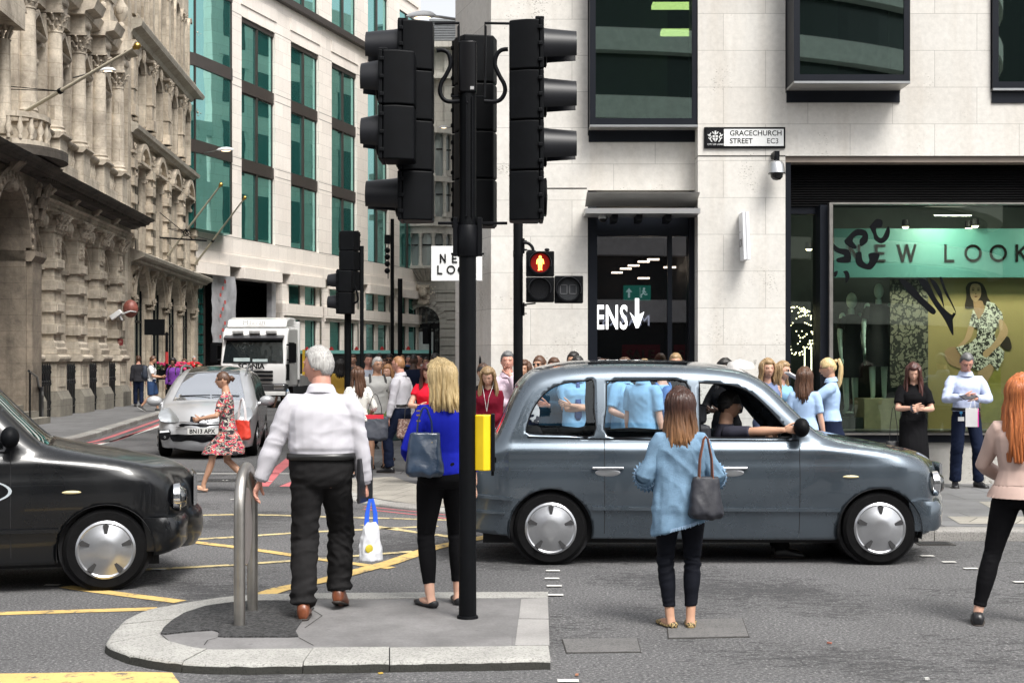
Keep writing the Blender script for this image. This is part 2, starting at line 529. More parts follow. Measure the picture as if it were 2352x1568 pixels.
flat = [(b[0], b[1]) for b in back] + [(-1.5,62),(-.2,40),(0,30),(8,30),(60,30)]
pv.add([(x, y, KH) for x, y in flat], [tuple(range(len(flat)))])
pvo = struct(pv, 'pavement', PAVE)
def flat_poly(name, pts, z, mat_, **k):
 b = MB(); b.add([(p[0], p[1], z) for p in pts], [tuple(range(len(pts)))])
 return struct(b, name, mat_, **k)
dr = [(i_, b_) for i_, b_ in zip(inner_line, back) if i_[0] < .9 and i_[1] < 20.3]
b = MB()
n = len(dr); b.add([(a[0], a[1], a[2]+.005) for a, _ in dr] + [(c[0], c[1], c[2]+.005) for _, c in dr], [(i, i+1, n+i+1, n+i) for i in range(n-1)])
struct(b, 'dropped_crossing_paving', PAVEL)
for q in ([(2176,1186),(2352,1186),(2352,1203),(2205,1203)], [(2248,1152),(2330,1152),(2330,1170),(2285,1172)]):
 flat_poly('pale_paving_slab', [G(x, y, KH) for x, y in q][::-1], KH+.004, PAVEL)
kl = [(-60,29.2),(-20,29.2),(-12,29.2),(-10.4,29.4),(-9.55,30.3),(-9.42,31.5),(-10.0,36.5),(-10.85,43.5),(-12.3,57),(-14.2,72)]
kls = resample(catmull(kl, 8), .25)
mb = kerb_run([p.copy() for p in kls], .3, KH, 4, 'kerb', [0,1], rng, None)
struct(mb, 'kerb', [GRAN, GRAN2])
inn = offset_in(kls, .30)
flat = [(p.x, p.y) for p in inn] + [(-40,72),(-60,60)]
b = MB(); b.add([(x, y, KH) for x, y in flat], [tuple(range(len(flat)))])
struct(b, 'pavement', PAVE)
ot = [(1267,1511),(896,1517),(560,1522),(420,1518),(340,1508),(280,1493),(250,1478),(246,1466),(262,1444),(294,1417),(345,1397),(448,1377),(560,1363),(694,1359.5),(980,1357.5),(1259,1356)]
it = [(1262,1481),(896,1485),(600,1488),(476,1489),(420,1480),(385,1468),(367,1455),(372,1446),(392,1428),(420,1410),(470,1393),(530,1384),(619,1377),(694,1374),(980,1373),(1258,1371)]
ow = [G(x, y, IH) for x, y in ot]; iw = [G(x, y, IH) for x, y in it]
def dens(pts, k): 
 return catmull(pts, k)
od = [ow[0]]+dens(ow[1:14], 5)+ow[14:]; idn = [iw[0]]+dens(iw[1:14], 5)+iw[14:]
isl = empty('traffic_island', (0,9,0), 0, 'granite edged traffic island with a rounded left end carrying the signal pole', 'traffic island')
def ip(v, z): return (v[0], v[1]-9, z)
rs = random.Random(8)
joints = [0, 1, 4, 11, 19, 27, 38, 47, 60, len(od)-2, len(od)-1]
joints = sorted(set(min(j, len(od)-1) for j in joints))
for a, c in zip(joints, joints[1:]):
 mb = MB(); hh = IH + rs.uniform(-.003, .003); rings = []
 rng_i = list(range(a, c+1))
 oo = [Vector(od[k][:2]) for k in rng_i]; qq = [Vector(idn[k][:2]) for k in rng_i]
 o2 = []; q2 = []
 for k in range(len(oo)-1):
  m = max(1, int((oo[k+1]-oo[k]).length/.05))
  for j in range(m): o2.append(oo[k].lerp(oo[k+1], j/m)); q2.append(qq[k].lerp(qq[k+1], j/m))
 o2.append(oo[-1]); q2.append(qq[-1])
 t = (o2[1]-o2[0]).normalized()*.007; o2[0] += t; q2[0] += t
 for p, q in zip(o2, q2):
  d = (q-p).normalized(); w1 = noise.noise(Vector((p.x*9, p.y*9, 3)))*.012; w2 = noise.noise(Vector((p.x*14, p.y*14, 9)))*.006
  p = p + d*w1
  rings.append([ip((p.x-d.x*.012, p.y-d.y*.012), -.03), ip((p.x-d.x*.004, p.y-d.y*.004), hh*.45), ip((p.x, p.y), hh-.02+w2), ip((p.x+d.x*.012, p.y+d.y*.012), hh-.006+w2*.5), ip((p.x+d.x*.035, p.y+d.y*.035), hh), ip((q.x, q.y), hh), ip((q.x, q.y), -.03)])
 mb.mi = 1; mb.loft([r_[:3] + [r_[-1]] for r_ in rings]); mb.mi = 0
 mb.loft([[r_[2]] + r_[3:-1] + [(r_[5][0], r_[5][1], .0), (r_[2][0], r_[2][1], .0)] for r_ in rings])
 mb.build('kerb_stone', [GRAN2, GRAND], isl, smooth=50)
mb = MB(); inner = [Vector(v[:2]) for v in idn]
mb.prism([(p.x, p.y-9) for p in inner], 0.0, IH-.004, 'z')
mb.build('paving_slab', SLATE, isl)
mb = MB()   # end stones across the right of the island
e = [G(x, y, IH) for x, y in [(1197,1375),(1258,1371.5),(1260,1420),(1192,1419)]]
mb.prism([(p.x, p.y-9) for p in e], .03, IH+.001, 'z')
e = [G(x, y, IH) for x, y in [(1191,1421),(1260,1422),(1262,1480),(1183,1481)]]
mb.prism([(p.x, p.y-9) for p in e], .03, IH+.001, 'z')
mb.build('end_stone', slab_mat('end_granite', (.33,.32,.31), 40, 40, .001), isl)
pt = [(369,1455),(376,1441),(396,1424),(424,1407),(474,1391),(532,1383),(600,1379),(640,1379.5),(700,1384),(722,1396),(704,1412),(690,1430),(678,1448),(686,1462),(500,1462),(504,1450),(486,1446),(430,1450),(371,1457)]
pw = [G(x, y, IH) for x, y in pt]
mb = MB(); mb.prism([(p.x, p.y-9) for p in resample(pw+[pw[0]], .06)[:-1]], .03, IH+.006, 'z')
mb.build('asphalt_infill', COARSE, isl)
mb = MB()   # cracked slab edges
for pts in ([(373,1457),(392,1474),(425,1485)], [(469,1479),(477,1468),(500,1462)], [(686,1462),(720,1480)], [(720,1400),(740,1412),(700,1440)]):
 mb.strip([G(x, y, IH)-Vector((0,9,0)) for x, y in pts], .008, IH-.0025)
mb.build('crack', GROUT, isl)
YEL = paint_mark('yellow_marking', (.62,.43,.15), .44, 7)
YEL2 = paint_mark('pale_yellow_marking', (.60,.49,.25), .47, 7)
RED = paint_mark('red_marking', (.50,.13,.14), .36)
WHT = paint_mark('white_marking', (.62,.61,.58), .38)
def line(pts, w, m_, name='yellow_box_line', z=.004):
 b = MB(); b.strip([G(x, y) for x, y in pts], w, z); return struct(b, name, m_)
line([(395,1184),(543,1181.5),(640,1183),(760,1187),(990,1193),(1200,1199)], .11, YEL2)
line([(405,1241),(541,1233.5),(688,1223),(841,1216),(1005,1208)], .11, YEL2, z=.005)
line([(405,1240),(541,1257),(602,1265),(696,1279),(836,1298),(900,1305)], .12, YEL, z=.006)
line([(327,1309),(539,1298),(696,1286.5),(807,1278),(949,1267)], .10, YEL2, z=.007)
line([(600,1368),(643,1354),(751,1332),(801,1318),(896,1293),(994,1259),(1094,1238),(1150,1228)], .17, YEL, z=.008)
line([(835,1205),(891,1213.5),(993,1227),(1060,1236)], .11, YEL2, z=.005)
line([(150,1347),(218,1357),(414,1382)], .13, YEL, z=.005)
line([(-60,1412),(0,1409),(200,1403),(360,1398)], .13, YEL, z=.004)
b = MB(); q = [G(x, y) for x, y in [(-60,1548),(300,1543),(395,1545),(412,1568),(412,1600),(-60,1600)]]
b.add([(p.x, p.y, .004) for p in q], [tuple(range(6))[::-1]]); struct(b, 'yellow_box_line', YEL)
line([(836,1169),(990,1186),(1090,1199)], .05, RED, 'red_line'); line([(836,1163),(990,1178.5),(1090,1190)], .045, RED, 'red_line')
def wline(pts, w, m_, name, z=.004):
 b = MB(); b.strip(pts, w, z); return struct(b, name, m_)
for o1 in (.28, .62):
 wline([p for p in offset_in(kls, -o1) if p.y > 29.4 and p.x > -11.9 and p.y < 60], .13, RED, 'red_line')
wline([(-3.55,20.15),(-3.75,22.3),(-4.05,26.5),(-5.6,45)], .2, RED, 'red_line')
wline([(-3.2,20.15),(-3.15,21.0),(-3.45,24),(-3.9,30),(-5.0,45)], .2, RED, 'red_line')
wline([(5.1,13.75),(40,13.75)], .06, RED, 'red_line')
wline([(-7.3,22.4),(-3.1,22.4)], .1, WHT, 'stop_line')
wline([(-8.6,29),(-9.3,37),(-10.1,43)], .12, WHT, 'white_line')
k = 0
for (x, y) in [(435,1104),(517,1104),(616,1106),(404,1148),(540,1148),(430,1196)] + [(1270,1312),(1268,1330),(1273,1347),(1276,1368),(2130,1278),(2180,1292),(2230,1307),(2345,1338),(1305,1566),(120,1345),(365,1309)]:
 c = G(x, y); wline([(c.x-.06, c.y), (c.x+.06, c.y)], .07, WHT, 'crossing_stud_mark', .011)
COVER = granite_mat('cover_concrete', (.125,.122,.12))
for name, q, lab in (('inspection_cover', [(1530,1424),(1706,1420),(1722,1463),(1534,1467)], 'rough rectangular cover in the road under the denim shirted woman'),
      ('trench_patch', [(1290,1468),(1465,1466),(1473,1498),(1300,1500)], 'worn rectangular asphalt patch right of the traffic island')):
 pts = [G(x, y) for x, y in q]; c = sum(pts, Vector())/4
 e = empty(name, c, 0, lab, 'road cover')
 b = MB(); b.prism([(p.x-c.x, p.y-c.y) for p in pts], -.02, .004, 'z'); b.build('frame', GROUT, e)
 b = MB(); b.prism([((p.x-c.x)*.975, (p.y-c.y)*.955) for p in pts], -.02, .0075, 'z'); b.build('lid', COVER, e)
def grate(px0, px1, py, wy, lab):
 c = G((px0+px1)/2, py); hw = (px1-px0)/2*c.y/F
 e = empty('drain_grate', c, 0, lab, 'drain')
 b = MB(); b.box(-hw, hw, -wy/2, wy/2, -.02, .006); b.build('frame', GROUT, e)
 b = MB(); n = 12
 for i in range(n): b.box(-hw+.03+i*(2*hw-.06)/n, -hw+.03+(i+.55)*(2*hw-.06)/n, -wy/2+.03, wy/2-.03, .006, .012)
 b.build('bar', M('cast_iron', (.06,.06,.062), .6, .4), e)
grate(2104, 2186, 1248, .28, 'iron drain grate in the gutter in front of the grey taxi')
grate(462, 572, 1103, .5, 'iron grate in the road behind the steel hoop')
for i, (x, y, c) in enumerate([(874,1549,(.5,.33,.05)),(1325,1553,(.4,.18,.1)),(1905,1480,(.35,.12,.08)),(2128,1563,(.5,.5,.48))]):
 p = G(x, y); e = MB(); e.box(-.014,.014,-.008,.008,.004,.010+.002*i)
 o = e.build('litter', M('litter_%d' % i, c, .6), label=['orange scrap of litter on the road in front of the traffic island','reddish scrap of litter on the road right of the island','dark red scrap of litter right of the denim shirted woman','pale scrap of litter at the foot of the picture'][i], cat='litter')
 o.location = (p.x, p.y, .004); o.rotation_euler = (0,0,.4+i)
# ------------------------------------------------------------------ pale stone building with the shop (right)
YR = 19.35; YL = 19.67
KR = F/YR; KL = F/YL
def RX(px): return (px-1176)/KR
def RZ(py): return CH+(HZ-py)/KR
def LX(px): return (px-1176)/KL
def LZ(py): return CH+(HZ-py)/KL
DST = stone_mat('portland_stone', (.66,.64,.60), (.42,.36,.29), 1.15, .50, .004, .22, .6, .4, .2, pits=.6)
TRAV = stone_mat('travertine_plinth', (.50,.49,.46), (.3,.27,.22), 1.9, 1.2, .004, .2, .7, .2, .4, pits=1.6)
DFR = M('window_frame_black', (.008,.010,.015), .4, .1, var=.1, spec=.25)
shop = empty('stone_office_building', (0, YR, 0), 0, 'pale stone building with black framed windows and a fashion shop at street level', 'building')
def sb(mb, name, mats, **k):
 return mb.build(name, mats, shop, **k)
S = Matrix.Translation((0, -YR, 0))
TOP = 16.0; BASE = KH
w = MB(S)
xl = LX(1602)
w.box(LX(1128), LX(1350), YL, YL+.5, BASE, TOP)
w.box(LX(1350), RX(1603), YL, YL+.5, LZ(437), LZ(312))
w.box(LX(1350), RX(1603), YL, YL+.5, 10.5, TOP)
xr = RX(1603)
w.box(xr, RX(1804), YR, YR+.8, BASE, RZ(359.5))
w.box(xr, RX(1804), YR, YR+.8, RZ(357), TOP)
w.box(RX(1804), RX(2068), YR, YR+.6, RZ(358), RZ(214)); w.box(RX(1804), RX(2068), YR, YR+.6, 9.5, TOP)
w.box(RX(2068), RX(2275), YR, YR+.6, RZ(358), TOP)
w.box(RX(2275), RX(2560), YR, YR+.6, RZ(358), RZ(212)); w.box(RX(2275), RX(2560), YR, YR+.6, 9.5, TOP)
w.box(RX(2560), RX(3300), YR, YR+.6, RZ(358), TOP)
w.box(RX(3000), RX(3300), YR, YR+.6, BASE, RZ(358))
cx, cy = LX(1128), YL
ex, ey = -.86, 21.6
def wallseg(mb, a, b_, z0, z1, t=.5):
 a = Vector(a); b_ = Vector(b_); d = (b_-a).normalized(); nn = Vector((d.y, -d.x))
 mb.add([(a.x,a.y,z0),(b_.x,b_.y,z0),(b_.x+nn.x*t,b_.y+nn.y*t,z0),(a.x+nn.x*t,a.y+nn.y*t,z0),(a.x,a.y,z1),(b_.x,b_.y,z1),(b_.x+nn.x*t,b_.y+nn.y*t,z1),(a.x+nn.x*t,a.y+nn.y*t,z1)],
   [(3,2,1,0),(4,5,6,7),(0,1,5,4),(1,2,6,5),(2,3,7,6),(3,0,4,7)])
wallseg(w, (cx, cy), (ex, ey), BASE, TOP)
sb(w, 'wall', DST)
w = MB(S); d = Vector((-.0365, 1)).normalized()
p0 = Vector((ex, ey)); L = 60
wallseg(w, p0, p0+d*L, 3.9, 4.9); wallseg(w, p0, p0+d*L, 7.6, 8.6); wallseg(w, p0, p0+d*L, 11.4, 12.4); wallseg(w, p0, p0+d*L, 15.2, TOP)
for i in range(13):
 a = p0+d*(i*4.8); b2 = a+d*1.9
 for z0, z1 in ((BASE,3.9),(4.9,7.6),(8.6,11.4),(12.4,15.2)): wallseg(w, a, b2, z0, z1)
sb(w, 'side_wall', DST)
side_glass = mirror_glass('side_glass', (.01,.02,.02), (.35,.5,.48), .4)
nn = Vector((d.y, -d.x))
for i in range(12):
 for z0, z1 in ((BASE,3.9),(4.9,7.6),(8.6,11.4),(12.4,15.2)):
  w = MB(S); a = p0+d*(i*4.8+1.9)+nn*.28; wallseg(w, a, a+d*2.9, z0, z1, .05)
  w.mi = 1
  for k in (0, 1.42, 2.82): wallseg(w, a+d*k-nn*.06, a+d*(k+.08)-nn*.06, z0, z1, .06)
  sb(w, 'side_window', [side_glass, DFR])
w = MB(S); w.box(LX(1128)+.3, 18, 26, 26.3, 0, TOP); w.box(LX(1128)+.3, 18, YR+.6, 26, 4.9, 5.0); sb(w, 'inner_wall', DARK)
w = MB(S); w.box(LX(1100), 19.6, YR+.1, 60, TOP, TOP+.3); sb(w, 'roof', M('roof_felt', (.2,.2,.2), .8))
w = MB(S)
w.box(xr+.003, RX(1804), YR-.004, YR+.01, RZ(359.6), RZ(357.2))
w.box(LX(1190), LX(1348), YL-.004, YL+.01, LZ(434), LZ(431.5))
sb(w, 'shadow_gap', GROUT)
OFFG = glass_mat('office_glass', (.72,.92,.86), .6, .01, .95, .22)
SHOPG = glass_mat('shop_glass', (.88,.95,.89), .97, .01, .95, .02)
DOORG = glass_mat('door_glass', (.8,.8,.86), .55, .01, .9)
SOFF = M('anodised_soffit', (.42,.41,.39), .45, .5, var=.1)
CEIL = M('office_ceiling', (.03,.05,.045), .7, var=.2)
TUBEL = emis('office_tube_light', (1.0,.92,.35), 2.2)
def bay_window(x0, x1, z0, z1, yw, proj, nm='bay_window', lights=(), frame=.09, sof=.16):
 """oriel window box standing proud of the wall"""
 o = MB(S); o.mi = 0
 o.box(x0, x1, yw-proj, yw+.3, z0, z0+.03)            # soffit slab
 o.mi = 1
 o.box(x0, x0+.035, yw-proj, yw+.4, z0+.03, z1)
 o.box(x1-.035, x1, yw-proj, yw+.4, z0+.03, z1)
 o.box(x0, x1, yw-.02, yw+.4, z0-.16, z0)
 win = sb(o, nm, [SOFF, DFR])
 f = MB(); yy = yw-proj-YR
 f.box(x0+.035, x1-.035, yy, yy+.05, z0+.03, z0+.03+frame); f.box(x0+.035, x0+.06+.02, yy, yy+.05, z0+.03+frame, z1)
 f.box(x1-.08, x1-.035, yy, yy+.05, z0+.03+frame, z1)
 f.build('frame', DFR, win)
 f = MB(); f.box(x0, x1, yy-.012, yy+.02, z0, z0+.03); f.build('drip_edge', ALU, win)
 f = MB(); f.box(x0+.08, x1-.08, yy+.02, yy+.03, z0+.03+frame, z1); f.build('pane', OFFG, win)
 f = MB(); f.box(x0+.036, x1-.036, 3.5, 3.6, z0, z1+1); f.mi = 1
 for (cx_, cz_, wd, yd) in lights:
  f.box(cx_-wd/2, cx_+wd/2, yd, yd+.25, cz_, cz_+.06)
 f.build('office_interior', [CEIL, TUBEL], win)
 return win
bay_window(LX(1352), LX(1600)-.02, LZ(300), 9.8, YL, .30, lights=[(2.55, 7.25, .75, 2.6),(2.6, 6.7, .7, 2.0),(2.9,4.95,.25,3.2)])
bay_window(RX(1806), RX(2066), RZ(209), 9.5, YR, .52, lights=[(6.2,7.0,.5,2.0)])
bay_window(RX(2277), RX(2560), RZ(210), 9.5, YR, .06, lights=[(8.0,6.2,.5,1.5)])
# ---- door zone
dz0, dz1 = BASE, LZ(437)
o = MB(S); o.mi = 0
o.box(LX(1350), LX(1372), YL+.02, YL+.45, dz0, dz1-.02); o.box(LX(1583), xr-.003, YL+.02, YL+.5, dz0, dz1-.02)
o.box(LX(1372), LX(1583), YL+.1, YL+.45, LZ(540), LZ(480)); o.box(LX(1372), LX(1583), YL+.1, YL+.45, dz0, dz0+.12)
o.box(LX(1536), LX(1546), YL+.12, YL+.2, dz0, LZ(540))
door = sb(o, 'shop_door', DFR)
o = MB(S); o.box(LX(1372), LX(1536), YL+.18, YL+.19, dz0+.12, LZ(540)); o.box(LX(1546), LX(1583), YL+.18, YL+.19, dz0+.12, LZ(540)); o.build('pane', DOORG, door)
o = MB(S); o.box(LX(1372)-.3, xr, YL+4.0, YL+4.1, dz0, dz1); o.box(LX(1372)-.35, LX(1372)-.3, YL+.5, YL+4.1, dz0, dz1); o.box(xr, xr+.05, YL+.82, YL+4.1, dz0, dz1); o.box(LX(1372)-.3, xr, YL+.5, YL+4.1, dz1, dz1+.1)
o.box(LX(1372)-.3, xr, YL+.5, YL+4.1, KH+.001, KH+.02)
sb(o, 'lobby', M('lobby_dark', (.035,.028,.03), .6, var=.3, vs=1.5))
WLET = emis('glowing_white_decal', (1,1,1), .8)  # white door decal, not a lamp; its glow is added in the material
lettering('ENS', .47, WLET, door, (LX(1369), YL+.165-YR, LZ(754)), bold=.009, sx=.53, spacing=1.08)
o = MB(S)
o.prism([(LX(1461), LZ(684)), (LX(1470), LZ(684)), (LX(1470), LZ(722)), (LX(1482), LZ(715)), (LX(1469), LZ(752)), (LX(1463), LZ(753)), (LX(1449), LZ(716)), (LX(1461), LZ(730))], YL+.150, YL+.165, 'y')
o.build('arrow', WLET, door)
LAMPW = emis('warm_downlight', (1,.82,.55), 9)
for i, (x, y, yd) in enumerate([(1538,616,1.9),(1478,641,2.4),(1500,598,2.2),(1478,603,2.7),(1455,612,3.0),(1437,619,3.3),(1417,628,3.6)]):
 o = MB(S); xx = (x-1176)*(YL+yd)/F; zz = CH+(HZ-y)*(YL+yd)/F
 o.box(xx-.09, xx+.09, YL+yd-.06, YL+yd, zz, zz+.025); o.build('ceiling_light', LAMPW, door)
ex_ = empty('exit_sign', (LX(1481), YL+1.2, LZ(655)-.05), 0, 'green exit sign with an arrow and running figure behind the door glass', 'sign')
o = MB(); o.box(-.2, .2, 0, .03, -.11, .11); o.build('panel', M('exit_green', (.02,.16,.10), .4, emit=(.03,.3,.2), es=.6, var=0), ex_)
EW = emis('exit_white', (.7,.95,.85), .7)
o = MB(); o.prism([(-.12,.07),(-.17,.01),(-.135,.01),(-.135,-.07),(-.105,-.07),(-.105,.01),(-.07,.01)], -.006, 0, 'y'); o.build('arrow', EW, ex_)
o = MB(); o.box(.04,.045,-.006,0,-.08,.08); o.ell((.1,-.004,.06),.018,.004,.018,8,6)
o.tube([(.1,-.004,.045),(.09,-.004,0),(.06,-.004,-.03),(.06,-.004,-.07)],.011,5); o.tube([(.09,-.004,0),(.12,-.004,-.03),(.15,-.004,-.02)],.01,5); o.tube([(.13,-.004,.0),(.1,-.004,.035),(.07,-.004,.02)],.009,5)
o.build('running_figure', EW, ex_)
SALR = M('sale_red', (.42,.01,.02), .5, emit=(.3,.01,.015), es=.08, var=.1)
for i, (px, wd) in enumerate(((1474, .27), (1566, .1))):
 e = empty('sale_poster', (LX(px)*1.02, YL+.5, LZ(812)), 0, ['red SALE poster behind the left pane of the dark door','red SALE poster behind the narrow right pane of the dark door'][i], 'poster', 'red sale posters')
 o = MB(); o.box(-wd, wd, 0, .02, -.3, .13); o.build('board', SALR, e)
 lettering('SALE' if i == 0 else 'S', .19, M('sale_gold', (.6,.42,.12), .5, var=0), e, (-wd+.06, -.003, -.08), bold=.006)
cn = empty('door_canopy', (0, YL, 0), 0, 'grey metal canopy with a tilted upper fin over the dark shop door', 'canopy')
T = Matrix.Translation((0, -YL, 0))
o = MB(T); x0 = LX(1343); x1 = xr-.004
sf = lambda py, Y: CH+(HZ-py)*Y/F
o.prism([(YL-.10, sf(475, YL-.1)), (YL-.55, sf(444, YL-.55)), (YL-.56, sf(443, YL-.56)+.01), (YL-.08, sf(472, YL-.08))], x0+.0, x1, 'x'); o.build('upper_fin', SOFF, cn)
o = MB(T); zc = sf(490, YL-.6)
o.prism([(YL-.60, zc), (YL-.60, zc+.07), (YL-.02, zc+.10), (YL-.02, zc-.0)], x0-.02, x1, 'x'); o.build('slab', M('canopy_grey', (.36,.36,.36), .4, .5, var=.06), cn)
for px in (1400, 1455, 1520):
 o = MB(T); o.box(LX(px), LX(px)+.08, YL-.5, YL-.03, zc-.09, zc-.003); o.build('beam', BLACKM, cn)
cd = empty('dome_camera', (LX(1385)*.98, YL-.40, zc-.004), 0, 'small dome camera under the left end of the door canopy', 'camera')
o = MB(); o.lathe([(.05,0),(.06,-.02),(.062,-.05)], n=14); o.build('housing', ALU, cd, smooth=40)
o = MB(); o.lathe([(.055,-.05),(.05,-.075),(.03,-.095),(.004,-.1)], n=14); o.build('dome', BLACKM, cd, smooth=60)
# ---- right shopfront
yb = YR+.30
x0 = RX(1805); X1 = RX(3000)
o = MB(S)
o.box(x0+.004, X1, yb, yb+.1, RZ(470), RZ(360)-.0); 
for i in range(17): 
 z = RZ(468)+i*(RZ(372)-RZ(468))/17; o.prism([(yb-.035, z), (yb, z+.03), (yb, z-.004)], x0+.02, X1, 'x')
sb(o, 'louvre_panel', M('louvre_black', (.005,.005,.0055), .7, .0, var=.2, vs=1, spec=.15))
o = MB(S); o.box(x0+.004, X1, YR+.04, yb, RZ(372), RZ(359)); sb(o, 'lintel_soffit', M('soffit_brown', (.22,.18,.15), .7))
o = MB(S)
o.box(x0+.002, RX(1818), YR+.05, yb+.2, RZ(1017), RZ(372))
o.box(RX(1885), RX(1905), YR+.03, yb+.2, RZ(990), RZ(470))
o.box(RX(1818), RX(1885), yb, yb+.2, RZ(486), RZ(470)); o.box(RX(1818), RX(1885), yb, yb+.2, RZ(1017), RZ(1000))
o.box(RX(1905), X1, YR-.02, yb+.2, RZ(1015.5), RZ(992))
sb(o, 'shop_frame', DFR)
o = MB(S); o.box(RX(1903), RX(1911), YR-.06, YR+.06, RZ(991), RZ(470)); o.box(RX(1903), X1, YR-.06, YR+.06, RZ(470), RZ(466)); o.box(RX(1905), X1, YR-.06, YR-.02, RZ(998), RZ(994)); sb(o, 'steel_trim', STEEL)
o = MB(S); o.box(RX(1911), X1, YR+.0, YR+.012, RZ(991), RZ(470)); sb(o, 'shop_window', SHOPG)
o = MB(S); o.box(RX(1818), RX(1885), yb+.02, yb+.03, RZ(1000), RZ(486)); sb(o, 'side_light_window', SHOPG)
o = MB(S); o.box(x0, X1, YR+.02, YR+.5, BASE, RZ(1016)); sb(o, 'plinth', TRAV)
zf = RZ(992)
o = MB(S); o.box(RX(1886), X1, YR+.5, YR+2.6, zf-.1, zf); o.box(RX(1886), X1, YR+.31, YR+.5, zf-.05, zf); sb(o, 'display_floor', M('display_floor_grey', (.16,.17,.16), .4))
o = MB(S); o.box(x0-.0, X1, YR+3.0, YR+3.1, KH, 4.9); o.box(x0-.05, x0, YR+.8, YR+3.0, KH, 4.9); o.box(X1, X1+.1, YR+.8, YR+3.0, KH, 4.9); o.box(x0, X1, YR+.61, YR+3, RZ(470)+.3, RZ(470)+.35)
sb(o, 'display_back', M('display_back_dark', (.035,.05,.05), .6, var=.4, vs=1.2))
TEAL = M('teal_board', (.065,.20,.19), .5, var=.06, vs=.8)
YB = YR+.75; KB = F/YB
BX = lambda px: (px-1176)/KB
BZ = lambda py: CH+(HZ-py)/KB
sg = empty('shop_sign', (BX(2132), YB, BZ(582)), 0, 'teal shop sign board with thin black NEW LOOK letters behind the window', 'sign')
o = MB(Matrix.Translation((-BX(2132), -YB, -BZ(582)))); o.box(BX(1916), BX(2500), YB, YB+.05, BZ(637), BZ(525)); o.build('board', TEAL, sg)
BLET = M('black_lettering', (.005,.005,.005), .7, var=0, spec=.08)
def stroke_text(txt, x, z, h, adv, mat_, parent, y=0.0, r=.016, depthdir=-1):
 """thin geometric capitals drawn with round strokes; x = left edge"""
 GL = {'N': (.62, [[(0,0),(0,1),(.62,0),(.62,1)]]), 'E': (.5, [[(.5,1),(0,1),(0,0),(.5,0)],[(0,.5),(.42,.5)]]),
   'W': (1.1, [[(0,1),(.28,0),(.55,1),(.82,0),(1.1,1)]]), 'L': (.5, [[(0,1),(0,0),(.5,0)]]),
   'O': (.98, ['O']), 'K': (.6, [[(0,1),(0,0)],[(.58,1),(0,.42)],[(.2,.6),(.62,0)]])}
 for ch in txt:
  if ch == ' ': x += adv*h*1.6; continue
  wd, st = GL[ch]; b = MB()
  for s_ in st:
   if s_ == 'O':
    pts = [(x+h*.49+h*.49*cos(2*pi*i/28), y, z+h*.5+h*.49*sin(2*pi*i/28)) for i in range(28)]
    ring = []
    for i in range(29):
     p = Vector(pts[i % 28]); q = Vector(pts[(i+1) % 28])-Vector(pts[(i-1) % 28]); q.normalize(); nrm = Vector((q.z,0,-q.x))
     ring.append([p+nrm*r+Vector((0,-r*.6,0)), p+nrm*r, p-nrm*r, p-nrm*r+Vector((0,-r*.6,0))])
    b.loft(ring, False, False)
   else:
    for a, c in zip(s_, s_[1:]):
     a = Vector((x+a[0]*h, y, z+a[1]*h)); c = Vector((x+c[0]*h, y, z+c[1]*h)); t = (c-a).normalized(); a -= t*r; c += t*r
     nrm = Vector((t.z,0,-t.x))*r; dd = Vector((0,-r*.6-(abs(t.x)*.0007),0))
     b.loft([[a+nrm+dd, a+nrm, a-nrm, a-nrm+dd], [c+nrm+dd, c+nrm, c-nrm, c-nrm+dd]])
  b.build('letter', mat_, parent)
  x += (wd+adv)*h
h_ = (BZ(563)-BZ(598))
ox, oz = BX(2132), BZ(582)
for ch, px in (('N',1998-95),('E',2012-2),('W',2060),('L',2168),('O',2214),('O',2272),('K',2332),):
 if ch == 'N': px = 1948
 stroke_text(ch, BX(px)-ox+.02, BZ(599)-oz, h_, .3, BLET, sg, y=-.004, r=.017)
def spots_mat(name, base, spot, sc, thr=.5, kind='leopard'):
 m, nt, b = _new(name); b.inputs['Roughness'].default_value = .6
 v = coords(nt)
 if kind == 'leopard':
  n = noise_n(nt, sc, 2, .6, v, 1.0); r = ramp_n(nt, n.outputs[0], [(thr-.02, spot), (thr+.02, base)])
 else:
  vo = nt.nodes.new('ShaderNodeTexVoronoi'); vo.feature = 'DISTANCE_TO_EDGE'; vo.inputs['Scale'].default_value = sc
  nz = noise_n(nt, sc*.5, 3, .6, v); ad = mix_n(nt, .22, v, nz.outputs['Color']); nt.links.new(ad, vo.inputs['Vector'])
  r = ramp_n(nt, vo.outputs['Distance'], [(thr, spot), (thr+.03, base)])
 c = r.outputs[0]
 if kind == 'snake':
  ch = nt.nodes.new('ShaderNodeTexBrick'); ch.inputs['Scale'].default_value = 26; ch.inputs['Mortar Size'].default_value = .06
  ch.inputs['Color1'].default_value = ch.inputs['Color2'].default_value = (1,1,1,1); ch.inputs['Mortar'].default_value = (.45,.45,.4,1)
  mpp = coords(nt, rot=(0,radians(45),0)); sp = nt.nodes.new('ShaderNodeSeparateXYZ'); nt.links.new(mpp, sp.inputs[0])
  cc = nt.nodes.new('ShaderNodeCombineXYZ'); nt.links.new(sp.outputs[0], cc.inputs[0]); nt.links.new(sp.outputs[2], cc.inputs[1]); nt.links.new(cc.outputs[0], ch.inputs['Vector'])
  c = mix_n(nt, 1.0, c, ch.outputs[0], 'MULTIPLY')
 nt.links.new(c, b.inputs['Base Color'])
 return m
SNAKE = spots_mat('snakeskin_print', (.36,.34,.27), (.04,.04,.035), 12, .10, 'snake')
LEOP = spots_mat('leopard_dress_print', (.82,.80,.72), (.03,.03,.025), 24, .5)
e = empty('patterned_screen', (BX(2095), YB+.15, BZ(800)), 0, 'tall snakeskin patterned screen hanging in the shop window', 'display screen')
o = MB(); o.box(-.27, .27, 0, .02, -.55, .98); o.build('cloth', SNAKE, e)
